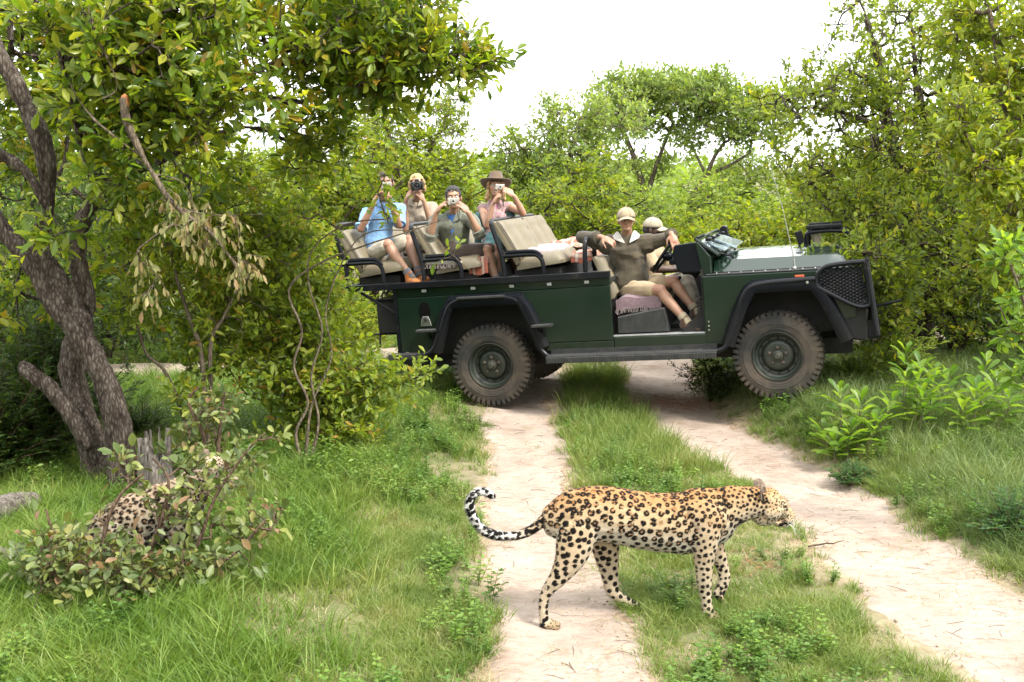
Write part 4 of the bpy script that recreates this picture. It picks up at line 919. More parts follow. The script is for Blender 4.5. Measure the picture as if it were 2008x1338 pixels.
    if shirt:
        mb = MB(); torso(mb, .012*loose+bulk, low=-.1, top=.85 if bulk else 1); a = sleeve
        for k in '01':
            S_, E_, Wr = J['sh'+k], J['el'+k], J['wr'+k]
            if a > 0:
                seg_ell(mb, S_, S_+(E_-S_)*min(a, 1)*1.0, (.055+.011*loose)*g, (.047+.010*loose)*g)
                if a > 1: seg_ell(mb, E_, E_+(Wr-E_)*(a-1), (.046+.010*loose)*g, (.034+.012*loose)*g)
        me = fold(voxel(mb, .009, 3, .5, 'shirt'), .016*loose, 7, J['pel'].x+len(label)); sh = link_mesh('shirt', me, shirt, e)
        for k in '01':                                      # turned-up cuffs
            S_, E_, Wr = J['sh'+k], J['el'+k], J['wr'+k]
            if a > 0:
                c = S_+(E_-S_)*a if a <= 1 else E_+(Wr-E_)*(a-1); d_ = ((E_-S_) if a <= 1 else (Wr-E_)).normalized(); r = ((.054+.012*loose) if a <= 1 else (.040+.013*loose))*g
                MB().tube([c-d_*.028, c-d_*.012, c+d_*.022, c+d_*.026], [r*.96, r*1.06, r*1.05, r*.90], 16).obj('cuff', shirt, sh)
    if shorts:
        mb = MB(); P0 = J['pel']
        ell(mb, [(*(P0-up*.05), .112*g, .150*g), (*(P0+up*.05), .124*g, .166*g), (*(P0+up*.11), .118*g, .155*g)], 0, side=hpd)
        for k in '01': seg_ell(mb, J['hp'+k], J['hp'+k]+(J['kn'+k]-J['hp'+k])*min(leg, 1), .098*g, (.084 if leg < 1 else .072)*g)
        if leg > 1:
            for k in '01': seg_ell(mb, J['kn'+k], J['kn'+k]+(J['an'+k]-J['kn'+k])*(leg-1), .070, .055)
        link_mesh('shorts' if leg < 1 else 'trousers', fold(voxel(mb, .009, 3, .5, 'shorts'), .014, 8, 2+len(label)), shorts, e)
    for k in '01':
        A = J['an'+k]; tv = J['tv'+k]; kd_ = (J['kn'+k]-A).normalized()
        if sock: MB().tube([A-kd_*.05, A+kd_*.02, A+kd_*.045, A+kd_*.062], [.042, .044, .047, .043], 14).obj('sock', sock, e)
        if shoe:
            mb = MB(); lo = Vector((0, 0, -.058)); sdv = Vector((-tv.y, tv.x, 0)).normalized(); R4 = Matrix((tv, sdv, tv.cross(sdv))).transposed()
            mb.ball(A+lo+tv*.02, (.085, .047, .045), 14, R4); mb.ball(A+lo+tv*.12, (.075, .050, .036), 14, R4); seg_ell(mb, A+lo*.6, A+kd_*.01, .048, .046)
            sh = link_mesh('shoe', voxel(mb, .007, 3, .5, 'shoe'), shoe, e)
            MB().ball(A+lo+tv*.07+Vector((0, 0, -.032)), (.135, .050, .012), 14, R4).obj('sole', M['rubber'], sh)
            mb = MB()
            for q in range(4):
                c = A+tv*(.055+.022*q)+Vector((0, 0, -.012-.008*q)); mb.tube([c-sdv*.026, c+tv*.008+Vector((0, 0, .008)), c+sdv*.026], .0035, 5)
            mb.obj('laces', M['sand_cloth'], sh, merge=False)
    if hair:
        hm = pm('hair', hair, tuple(x*.45 for x in hair), 38, .55, 0, .8, 120); mb = MB()
        cp = .9 if hatted else 1.0; mb.ball(hp_(0, -.020*cp, .045-.02*hatted), (.082*hs_*cp, .097*hs_*cp, .086*hs_*cp), 18, HR)
        if hairstyle == 'short':
            mb.ball(hp_(0, -.052, .0), (.074, .062, .07), 14, HR); mb.ball(hp_(0, .030, .088-.04*hatted), (.058, .042, .030), 12, HR)
            for q in (-1, 1): mb.ball(hp_(q*.070, .012, .030), (.010, .018, .030), 10, HR)
        else:
            mb.ball(hp_(0, -.06, -.01), (.082, .065, .085), 14, HR)
            for q in (-1, 1):
                mb.tube([hp_(q*.055, .045, .070), hp_(q*.075, .025, .03), hp_(q*.079, .0, -.03), hp_(q*.078, -.01, -.08)], [.020, .022, .022, .016 if hairstyle == 'tied' else .024], 10)
                if hairstyle == 'wavy':
                    for z in (-.10, -.13): mb.ball(hp_(q*(.085+.008*(z < -.12)), -.0, z), (.030, .034, .030), 12, HR)
            if hairstyle == 'tied': mb.ball(hp_(.03, -.10, .02), (.045, .04, .05), 12, HR); mb.ball(hp_(0, .03, .092), (.055, .035, .024), 12, HR)
        me = voxel(mb, .006, 2, .5, 'hair'); C_ = co_of(me); n_ = nrm_of(me); C_ += n_*((vn3(C_*np.array((1, 1, .35)), 110)-.5)*.012+(vn3(C_, 45)-.5)*.008)[:, None]
        set_co(me, C_)
        # leave the face free
        Qh = (C_-np.array(H))@R3.T/hs_; C_ = C_-np.outer(((Qh[:, 1] > .048) & (Qh[:, 2] < .062) & (np.abs(Qh[:, 0]) < .062))*.05, np.array(f)); set_co(me, C_); link_mesh('hair', me, hm, e)
    return e, dict(H=H, f=f, u=u, s=s_, hp=hp_, HR=HR, J=J, fr=fr, up=up, sd=sd, O=O_)
def cap(e, I, mt, brim=True):
    hp_, HR = I['hp'], I['HR']; V = []; F = []; n1, n2 = 8, 24
    mb = MB()
    for i in range(n1+1):
        th = i/n1*math.pi*.54
        for j in range(n2):
            a = 2*math.pi*j/n2; V.append(hp_(.088*math.sin(th)*math.cos(a), -.008+.106*math.sin(th)*math.sin(a), .036+.090*math.cos(th)))
    for i in range(n1):
        for j in range(n2): j2 = (j+1) % n2; F.append((i*n2+j, (i+1)*n2+j, (i+1)*n2+j2, i*n2+j2))
    c = mb.add(V, F).obj('cap', mt, e); s = c.modifiers.new('t', 'SOLIDIFY'); s.thickness = .004
    V = []; F = []
    for i in range(6):
        r = i/5
        for j in range(13):
            a = R_(20+140*j/12); x = .086*math.cos(a)*(1-.05*r); y = .045+(.050+.075*r)*math.sin(a)+.0*r; z = .036-.022*r-.034*(x/.086)**2
            V.append(hp_(x, y, z))
    for i in range(5):
        for j in range(12): k = i*13+j; F.append((k, k+1, k+14, k+13))
    b = MB().add(V, F).obj('brim', mt, c); s = b.modifiers.new('t', 'SOLIDIFY'); s.thickness = .005
    MB().ball(hp_(0, -.008, .128), .007, 8).obj('cap_button', mt, c)
    mb = MB()
    for k in range(3):
        a = math.pi*k/3; mb.tube([hp_(.0905*math.sin(t)*math.cos(a), -.008+.1085*math.sin(t)*math.sin(a), .036+.0915*math.cos(t)) for t in [x/10*math.pi*.53 for x in range(-10, 11)]], .0018, 4)
    mb.obj('cap_seam', mt, c)
M['sand_cloth'] = cloth('sand_laces', (.5, .42, .3)); M['bluecloth'] = cloth('light_blue_shirt', (.27, .48, .78), (.22, .42, .72)); M['cream'] = cloth('cream_shorts', (.58, .52, .40), (.50, .44, .33)); M['tan_shirt'] = cloth('beige_shirt', (.42, .35, .27), (.34, .28, .21)); M['brown_cloth'] = cloth('brown_shorts', (.075, .05, .035), (.05, .035, .025))
M['olive'] = cloth('grey_olive_shirt', (.17, .18, .135), (.13, .14, .10)); M['royal'] = cloth('blue_undershirt', (.04, .13, .38)); M['fleece'] = cloth('olive_brown_fleece', (.082, .064, .036), (.062, .048, .027), 9, .5, 60); M['khaki'] = cloth('khaki_shorts', (.50, .38, .23), (.43, .32, .19)); M['whitecol'] = cloth('white_fleece_collar', (.50, .46, .39), (.58, .55, .5))
M['boot'] = cloth('brown_leather_boot', (.10, .045, .025), (.06, .03, .018), 20, .3, 60, .55); M['orange'] = cloth('orange_shoe', (.62, .20, .03), (.45, .13, .02)); M['greysock'] = cloth('grey_sock', (.16, .16, .18)); M['sock'] = cloth('sand_sock', (.40, .33, .22)); M['capcloth'] = cloth('stone_cap_cloth', (.43, .34, .22), (.38, .30, .19), 9, .1, 80); M['palecap'] = cloth('pale_cap_cloth', (.50, .44, .32), (.45, .39, .28), 9, .1, 80)
M['felt'] = cloth('brown_felt', (.22, .15, .105), (.17, .115, .08), 12, .15, 90); M['camblack'] = pm('camera_black', (.012, .012, .013), None, 8, .35); M['camsilver'] = pm('camera_silver', (.36, .34, .30), (.30, .28, .25), 8, .35, .35); M['lens'] = pm('lens_glass', (.01, .012, .02), None, 5, .03)
def top_mat():
    m = cloth('pink_violet_top', (.42, .16, .24), (.50, .40, .34), 34, .3, 40); return m
M['pinktop'] = top_mat(); M['teal'] = cloth('teal_striped_wrap', (.20, .36, .36), (.06, .20, .22), 22, .4, 30)
PJ = {
 'blue': dict(head=(-1.096, -.500, 2.290), neck=(-1.187, -.42, 2.105), pel=(-1.30, -.400, 1.60), sh0=(-1.318, -.532, 2.015), el0=(-1.338, -.70, 1.848), wr0=(-1.165, -.72, 2.085), hd0=(-1.125, -.70, 2.17), hp0=(-1.29, -.50, 1.585), kn0=(-1.067, -.66, 1.668), an0=(-.846, -.70, 1.345), sh1=(-1.055, -.285, 2.015), el1=(-1.021, -.428, 1.850), wr1=(-1.045, -.55, 2.09), hd1=(-1.06, -.58, 2.18), hp1=(-1.28, -.28, 1.585), kn1=(-1.008, -.24, 1.682), an1=(-.845, -.45, 1.345), toe0=(-.70, -.80, 1.33), toe1=(-.70, -.56, 1.33)),
 'dslr': dict(head=(-.974, .050, 2.257), neck=(-1.043, .150, 2.073), pel=(-1.117, .150, 1.561), sh0=(-1.189, .085, 2.021), el0=(-1.129, -.003, 1.782), wr0=(-1.081, -.052, 2.085), hd0=(-1.035, -.09, 2.16), hp0=(-1.117, .050, 1.541), kn0=(-.98, .450, 1.590), an0=(-.99, .590, 1.204), sh1=(-.885, .215, 2.010), el1=(-.850, .070, 1.793), wr1=(-.885, -.02, 2.080), hd1=(-.915, -.06, 2.155), hp1=(-1.117, .250, 1.541), kn1=(-.948, .632, 1.586), an1=(-.926, .725, 1.188)),
 'olive': dict(head=(-.349, -.56, 2.082), neck=(-.397, -.47, 1.902), pel=(-.43, -.420, 1.52), sh0=(-.585, -.50, 1.865), el0=(-.60, -.69, 1.690), wr0=(-.484, -.74, 1.945), hd0=(-.42, -.74, 2.02), hp0=(-.43, -.52, 1.51), kn0=(-.042, -.54, 1.535), an0=(.044, -.58, 1.212), sh1=(-.215, -.45, 1.860), el1=(-.074, -.64, 1.700), wr1=(-.135, -.75, 1.925), hd1=(-.19, -.77, 2.0), hp1=(-.42, -.300, 1.51), kn1=(-.10, -.10, 1.52), an1=(-.05, -.2, 1.22)),
 'hat': dict(head=(-.089, .050, 2.171), neck=(-.141, .150, 2.000), pel=(-.20, .150, 1.549), sh0=(-.262, .060, 1.950), el0=(-.166, -.120, 1.770), wr0=(-.075, -.145, 1.985), hd0=(-.025, -.15, 2.06), hp0=(-.215, .050, 1.529), kn0=(-.095, .435, 1.530), an0=(-.105, .595, 1.153), sh1=(.005, .180, 1.950), el1=(.195, .03, 1.870), wr1=(.150, -.10, 2.055), hd1=(.085, -.135, 2.12), hp1=(-.215, .250, 1.529), kn1=(-.08, .618, 1.528), an1=(-.08, .740, 1.137)),
 'driver': dict(head=(1.391, -.500, 1.738), neck=(1.364, -.400, 1.560), pel=(1.376, -.400, 1.075), sh0=(1.175, -.448, 1.505), el0=(.965, -.618, 1.600), wr0=(1.182, -.728, 1.600), hd0=(1.27, -.745, 1.56), hp0=(1.375, -.500, 1.055), kn0=(1.715, -.70, 1.056), an0=(1.951, -.79, .775), toe0=(2.15, -.80, .72), sh1=(1.560, -.363, 1.495), el1=(1.80, -.40, 1.53), wr1=(1.835, -.60, 1.585), hd1=(1.868, -.64, 1.51), hp1=(1.385, -.280, 1.06), kn1=(1.808, -.42, 1.110), an1=(2.005, -.50, .83), toe1=(2.18, -.58, .76)),
 'mate': dict(head=(1.499, .350, 1.598), neck=(1.474, .350, 1.430), pel=(1.429, .350, 1.02), sh0=(1.459, .167, 1.380), el0=(1.564, .06, 1.20), wr0=(1.78, .12, 1.18), hd0=(1.84, .15, 1.16), hp0=(1.429, .250, .993), kn0=(1.818, .150, 1.085), an0=(1.936, .10, .776), sh1=(1.500, .52, 1.373), el1=(1.60, .62, 1.18), wr1=(1.72, .5, 1.14), hd1=(1.80, .45, 1.12), hp1=(1.429, .450, .993), kn1=(1.80, .52, 1.04), an1=(1.90, .55, .70))}
def toward(a, b): return tuple((Vector(b)-Vector(a)).normalized())
hold = {'0': dict(n=(.9, .35, .1), t=(.1, -.2, 1), curl=38), '1': dict(n=(-.9, .2, .1), t=(-.1, -.2, 1), curl=38)}
eB, IB = person(PJ['blue'], 'man in light blue shirt and cream shorts photographing from the rearmost seat', shirt=M['bluecloth'], sleeve=.86, shorts=M['cream'], leg=.78, sock=M['greysock'], shoe=M['orange'], hair=(.035, .022, .014), hands=hold, loose=.95)
eD, ID = person(PJ['dslr'], 'blonde woman in beige shirt looking through a black camera', True, skin=(.46, .27, .175), shirt=M['tan_shirt'], sleeve=.7, shorts=M['brown_cloth'], leg=.8, hair=(.50, .34, .15), hairstyle='tied', hands=hold, loose=1.1, shoe=M['boot'])
eO, IO = person(PJ['olive'], 'dark haired man in grey-olive shirt holding a silver camera to his face', shirt=M['olive'], sleeve=1.12, shorts=M['brown_cloth'], leg=.80, hair=(.022, .018, .016), hands=hold, shoe=M['boot'], sock=M['greysock'], loose=1.35)
eH, IH = person(PJ['hat'], 'smiling woman in a brown hat and pink top with a small camera', True, skin=(.50, .29, .19), shirt=M['pinktop'], sleeve=0, shorts=M['teal'], leg=.9, hair=(.48, .30, .13), hairstyle='wavy', hands=hold, tilt=-6, smile=True, loose=.4, shoe=M['boot'])
eV, IV = person(PJ['driver'], 'driver in stone cap and olive-brown fleece leaning back behind the wheel', shirt=M['fleece'], sleeve=1.72, shorts=M['khaki'], leg=.70, sock=M['sock'], shoe=M['boot'], hair=(.10, .06, .035), hands={'0': dict(n=(.1, .5, -1), t=(.3, -1, -.2), curl=28), '1': dict(n=(-.3, .9, -.3), t=(-1, -.2, 0), curl=22)}, loose=1.6, bulk=.022, hatted=1)
eM, IM = person(PJ['mate'], 'passenger in khaki with pale cap, mostly hidden behind the driver', face=(.97, -.12, -.12), skin=(.10, .06, .04), shirt=M['khaki'], sleeve=.8, shorts=M['cream'], leg=1.8, hair=(.02, .015, .012), shoe=M['boot'], loose=1.1, hatted=1)
cap(eV, IV, M['capcloth']); cap(eM, IM, M['palecap'])
# wide-brimmed hat
hp_ = IH['hp']; mb = MB(); V = []; F = []; n = 30
for i, (r, z) in enumerate(((.0, .150), (.035, .160), (.068, .150), (.082, .10), (.090, .055), (.094, .050), (.125, .052), (.165, .050), (.175, .056))):
    for j in range(n):
        a = 2*math.pi*j/n; dz = (.028*abs(math.cos(a))**2-.028*max(0, math.sin(a)))*max(0, (r-.09)/.08)-.03*(r < .07)*math.exp(-(math.cos(a)*r/.02)**2)*(r < .05); V.append(hp_(r*math.cos(a), -.01+r*1.1*math.sin(a), z+dz-.004+.42*r*math.sin(a)-.25*max(0, r-.10)*(1-math.sin(a))))
for i in range(8):
    for j in range(n): j2 = (j+1) % n; F.append((i*n+j, (i+1)*n+j, (i+1)*n+j2, i*n+j2))
ht = mb.add(V, F).obj('felt_hat', M['felt'], eH); s = ht.modifiers.new('t', 'SOLIDIFY'); s.thickness = .004
MB().tube([hp_(.0925*math.cos(a), -.01+.102*math.sin(a), .060) for a in [2*math.pi*k/24 for k in range(25)]], .006, 6).obj('hat_band', M['brown_cloth'], ht)
# collars, plackets, undershirt
def flap(e, I, pts, mt, name, th=.008, parent=None):
    k_ = .030 if e is eV else .014; pts = [(a, b+(.012 if e is eV else 0), c+k_) for a, b, c in pts]
    V = [I['J']['neck']+I['sd']*a+I['up']*b+I['fr']*c for a, b, c in pts]; n_ = (V[1]-V[0]).cross(V[2]-V[0]).normalized()*th; k = len(V)
    return MB().add(V+[v+n_ for v in V], [tuple(range(k)), tuple(range(2*k-1, k-1, -1))]+[((i+1) % k, i, i+k, (i+1) % k+k) for i in range(k)]).obj(name, mt, e)
for e_, I_, mt, s in ((eV, IV, M['whitecol'], 1.25), (eO, IO, M['olive'], 1.0), (eB, IB, M['bluecloth'], 1.0), (eD, ID, M['tan_shirt'], .9)):
    for q in (-1, 1):
        flap(e_, I_, [(q*.020*s, -.040*s, .118*s), (q*.050*s, .035, .085), (q*.068*s, .060, .02), (q*.105*s, .018, .040), (q*.092*s, -.012, .100)], mt, 'collar')
V = IO['J']['neck']; flap(eO, IO, [(-.045, .03, .085), (.045, .03, .085), (.022, -.13, .135), (-.004, -.16, .138)], M['royal'], 'undershirt')
def btn(e, I, n0, mt):
    for k in range(n0):
        c = I['J']['neck']+I['up']*(-.10-.06*k)+I['fr']*(.150-.004*k); MB().ball(c, .005, 8).obj('button', mt, e)
btn(eV, IV, 2, M['camblack']); btn(eO, IO, 4, M['tan_shirt']); btn(eD, ID, 3, M['camblack'])
# stitched badge, only a few rows of thread
mb = MB()
for k in range(6): mb.tube([IV['J']['neck']+IV['sd']*.045+IV['up']*(-.135-.011*k)+IV['fr']*.158, IV['J']['neck']+IV['sd']*(.105)+IV['up']*(-.135-.011*k)+IV['fr']*.150], .0022, 4)
mb.obj('stitched_badge', pm('badge_thread', (.16, .12, .06)), eV)
for q in (-1, 1):
    J = IH['J']; N_ = J['neck']; MB().tube([N_+IH['sd']*q*.10+IH['up']*-.02+IH['fr']*.01, N_+IH['sd']*q*.095+IH['up']*-.05+IH['fr']*.075, N_+IH['sd']*q*.07+IH['up']*-.12+IH['fr']*.10], .016, 8, flat=.4).obj('shoulder_strap', M['pinktop'], eH)
# striped wrap hanging from her shoulders
for q, ln in ((-1, .34), (1, .22)):
    J = IH['J']; base = J['sh0' if q < 0 else 'sh1']; V = []; F = []
    for i in range(14):
        for j in range(8):
            t = i/13; V.append(base+IH['sd']*q*(.01+.045*math.sin(j*1.7))+Vector((.10*(j/7-.5), .05*math.sin(j*2.2+t*3), -.03-t*ln))+IH['fr']*(-.02+.05*math.sin(j*1.3+t*2)))
    for i in range(13):
        for j in range(7): k = i*8+j; F.append((k, k+1, k+9, k+8))
    o = MB().add(V, F).obj('striped_wrap', M['teal'], eH); s = o.modifiers.new('t', 'SOLIDIFY'); s.thickness = .006
# cameras held by the passengers
def camera_(loc, f, u, size, mt, lensr, lensl, label, loff=0, strap=True):
    e = empty('camera', C2W(loc), label, 'camera'); f = (CAR.to_3x3() @ Vector(f)).normalized(); u = Vector(u); u = (CAR.to_3x3() @ u); u = (u-f*u.dot(f)).normalized(); s_ = f.cross(u)
    e.rotation_euler = Matrix((s_, f, u)).transposed().to_euler(); w_, d, h = size
    b = MB().box((0, 0, 0), (w_, d, h)).obj('camera_body', mt, e, bevel=.008)
    MB().lathe([(0, d/2+lensl*.75), (lensr*.72, d/2+lensl*.8), (lensr*.78, d/2+lensl), (lensr, d/2+lensl), (lensr*1.02, d/2+lensl*.6), (lensr*1.1, d/2+lensl*.55), (lensr*1.1, d/2+.004), (lensr*1.15, d/2)], 24, 'y', (loff, 0, 0)).obj('lens_barrel', M['camblack'] if lensr > .03 else M['camsilver'], e)
    MB().lathe([(0, d/2+lensl*.82), (lensr*.45, d/2+lensl*.80), (lensr*.70, d/2+lensl*.74)], 20, 'y', (loff, 0, 0)).obj('lens_glass', M['lens'], e)
    if lensr > .03: MB().prism([(-.03, h/2-.002), (.03, h/2-.002), (.02, h/2+.026), (-.02, h/2+.026)], -d*.4, d*.45).obj('viewfinder_hump', mt, e, bevel=.006); MB().box((-w_*.40, d*.5, -.005), (w_*.2, .03, h*.8)).obj('hand_grip', mt, e, bevel=.01)
    else: MB().box((w_*.30, d/2, h*.30), (w_*.18, .003, h*.16)).obj('flash_window', M['whitecol'], e); MB().box((0, d/2, h*.32), (w_*.14, .003, h*.14)).obj('viewfinder', M['lens'], e)
    MB().lathe([(0, h/2+.006), (.008, h/2+.006), (.008, h/2)], 12, 'z', (-w_*.32, 0, 0)).obj('shutter_button', M['camblack'], e)
    if strap: MB().tube(spl([(-w_*.5, 0, h*.2), (-w_*.55, .01, -.05), (-w_*.42, .015, -.13), (-w_*.38, .02, -.20), (-w_*.30, .01, -.12), (-w_*.48, .0, -.02)], 5), .0035, 5).obj('wrist_strap', M['camblack'], e)
    return e
def inface(I, a, b, c): return tuple(I['O']+I['hp'](a, b, c))
camera_(inface(IO, .006, .165, -.03), IO['f'], IO['u'], (.112, .034, .066), M['camsilver'], .020, .012, 'silver compact camera held up by the dark haired man', -.0)
camera_(inface(ID, .0, .15, -.01), ID['f'], ID['u'], (.135, .055, .092), M['camblack'], .040, .085, 'black camera with a big lens held by the blonde woman', .005, False)
camera_(inface(IH, -.045, .185, -.005), IH['f']+Vector((.15, 0, 0)), IH['u'], (.098, .030, .060), M['camsilver'], .018, .012, 'small silver camera lifted by the woman in the brown hat')
camera_(inface(IB, -.0, .17, -.02), IB['f'], IB['u'], (.105, .032, .062), M['camsilver'], .019, .012, 'little pale camera held by the man in the blue shirt')
# blankets
def blanket(loc, size, mt, label, seed, drop=0, fringe=True):
    e = empty('blanket', C2W(loc), label, 'blanket'); e.rotation_euler = CAR.to_3x3().to_euler(); L_, Wd, T = size; n1, n2 = 34, 40; V = []; F = []
    def pt(u, v, lay):
        x = (u-.5)*L_; y = (v-.5)*Wd; ed = min(u, 1-u, v, 1-v); q = np.array([[x+seed, y, lay*.3]])
        z = T*(1 if lay else 0)*min(1, (ed*9)**.5)+float(vn3(q, 9)[0]-.5)*.045+float(vn3(q, 28)[0]-.5)*.018
        if drop and v < .30: y2 = (v-.30)*Wd; return (x, -.20*Wd-.25*(.3-v)*Wd*.2, z+y2*drop)
        return (x, y, z)
    for lay in (1, 0):
        k = len(V)
        for i in range(n1+1):
            for j in range(n2+1): V.append(pt(i/n1, j/n2, lay))
        for i in range(n1):
            for j in range(n2): a = k+i*(n2+1)+j; F.append((a, a+1, a+n2+2, a+n2+1))
    m = (n1+1)*(n2+1); ring = [i*(n2+1) for i in range(n1+1)]+[n1*(n2+1)+j for j in range(1, n2+1)]+[i*(n2+1)+n2 for i in range(n1-1, -1, -1)]+[j for j in range(n2-1, 0, -1)]
    for a, b in zip(ring, ring[1:]+ring[:1]): F.append((a, b, b+m, a+m))
    MB().add(V, F).obj('blanket_cloth', mt, e)
    if fringe:
        mb = MB(); rr = random.Random(seed)
        for i in range(0, n1+1): 
            p = Vector(V[i*(n2+1)]); mb.tube([p, p+Vector((rr.uniform(-.01, .01), -.015, -.02)), p+Vector((rr.uniform(-.015, .015), -.015, -.045))], .0025, 4)
        tag(mb.obj('fringe', M['fringe'], e, merge=False), kind='stuff')
M['fringe'] = cloth('blanket_fringe', (.34, .28, .26)); M['mauve'] = cloth('mauve_blanket', (.30, .20, .22), (.22, .145, .16), 40, .6, 45); M['lilac'] = cloth('pale_lilac_blanket', (.44, .36, .36), (.36, .28, .29), 30, .6, 45)
def plaid():
    m = cloth('red_plaid_blanket', (.30, .09, .05), (.24, .07, .04), 30, .6, 45); nt = m.node_tree; L = nt.links.new; b = nt.nodes['Principled BSDF']; tc = N(nt, 'ShaderNodeTexCoord'); prev = None
    for dr in ('X', 'Y'):
        wv = N(nt, 'ShaderNodeTexWave', Scale=3.2, bands_direction=dr); L(tc.outputs['Object'], wv.inputs['Vector']); r = N(nt, 'ShaderNodeValToRGB'); e = r.color_ramp.elements; e[0].position = .5; e[0].color = (.34, .10, .055, 1); e[1].position = .72; e[1].color = (.05, .03, .03, 1); x = e.new(.9); x.color = (.5, .42, .33, 1); L(wv.outputs['Fac'], r.inputs['Fac'])
        if prev is None: prev = r.outputs[0]
        else:
            mx = N(nt, 'ShaderNodeMix', data_type='RGBA'); mx.inputs['Factor'].default_value = .5; L(prev, mx.inputs['A']); L(r.outputs[0], mx.inputs['B']); L(mx.outputs['Result'], b.inputs['Base Color'])
    return m
M['plaid'] = plaid()
blanket((.50, -.22, 1.475), (.42, .70, .05), M['lilac'], 'pale lilac blanket spread on the empty front bench row', 3)
blanket((.66, .22, 1.49), (.42, .50, .07), M['plaid'], 'red plaid blanket bunched behind the lilac one on the empty bench', 5, fringe=False)
blanket((.92, -.25, 1.36), (.22, .55, .10), M['plaid'], 'red and cream plaid blanket stuffed behind the driver seat', 6, fringe=False)
blanket((-.10, -.62, 1.42), (.20, .34, .06), M['plaid'], 'red plaid blanket folded on the bench beside the olive shirted man', 7, drop=1.0, fringe=False)
blanket((1.50, -.62, .975), (.44, .46, .035), M['mauve'], 'mauve fringed blanket folded under the driver over the seat edge', 8, drop=.6)
blanket((-.45, -.66, 1.445), (.40, .26, .03), M['whitecol'], 'white rope-edged cloth on the middle bench seat', 9)
# ---------------------------------------------------------------- vegetation
CP, SP = math.cos(R_(8.76)), math.sin(R_(8.76))
def at(px, py, Y):
    u = (px-1004)/2200; v = (669-py)/2200; r = np.array([u, CP+v*SP, -SP+v*CP]); return np.array([0, 0, 2.41])+r*(Y/r[1])
def nrmz(a): return a/np.maximum(np.linalg.norm(a, axis=-1, keepdims=True), 1e-9)
LS4 = (np.array([[0, 0, 0], [.5, .48, .10], [0, 1, -.08], [-.5, .48, .10]]), np.array([[0, 1, 2], [0, 2, 3]]))
LS8 = (np.array([[0, 0, 0], [.30, .25, .05], [0, .28, -.02], [-.30, .25, .05], [.47, .62, .04], [0, .62, -.06], [-.47, .62, .04], [.25, .88, -.04], [0, 1, -.14], [-.25, .88, -.04], [.36, .44, .06], [-.36, .44, .06]]),
       np.array([[0, 1, 2], [0, 2, 3], [1, 10, 2], [2, 11, 3], [10, 4, 5], [10, 5, 2], [2, 5, 6], [2, 6, 11], [4, 7, 5], [7, 8, 5], [5, 8, 9], [5, 9, 6]]))
LNL = (LS8[0]*np.array([.72, 1, 1])-np.array([0, 0, 0]), LS8[1])
def frames(D, Nn):
    y = nrmz(D); z = nrmz(Nn-y*(Nn*y).sum(-1, keepdims=True)); x = np.cross(y, z); return np.stack([x, y, z], -1)      # (n,3,3) columns
def leaf_arrays(P, D, Nn, L, Wd, shape):
    B = frames(D, Nn); v = shape[0][None]*np.stack([Wd, L, L], -1)[:, None]; V = np.einsum('nij,nkj->nki', B, v)+P[:, None]
    k = len(shape[0]); F = shape[1][None]+(np.arange(len(P))*k)[:, None, None]
    return V.reshape(-1, 3), F.reshape(-1, shape[1].shape[1])
def tubes_np(segs, sides=4):
    """segs: list of (p0, p1, r0, r1) arrays -> mesh arrays, vectorised, open tubes"""
    p0, p1, r0, r1 = [np.array(q, float) for q in zip(*segs)]; t = nrmz(p1-p0); a = nrmz(np.cross(t, np.where(np.abs(t[:, 2:3]) < .9, [[0, 0, 1.]], [[1., 0, 0]]))); b = np.cross(t, a)
    an = np.arange(sides)*2*math.pi/sides; ring = np.cos(an)[None, :, None]*a[:, None]+np.sin(an)[None, :, None]*b[:, None]
    V = np.concatenate([p0[:, None]+ring*r0[:, None, None], p1[:, None]+ring*r1[:, None, None]], 1); n = len(p0); k = np.arange(sides); k2 = (k+1) % sides
    F = np.stack([k, k2, k2+sides, k+sides], 1)[None]+(np.arange(n)*2*sides)[:, None, None]
    return V.reshape(-1, 3), F.reshape(-1, 4)
CAMP = np.array([0, 0, 2.41])
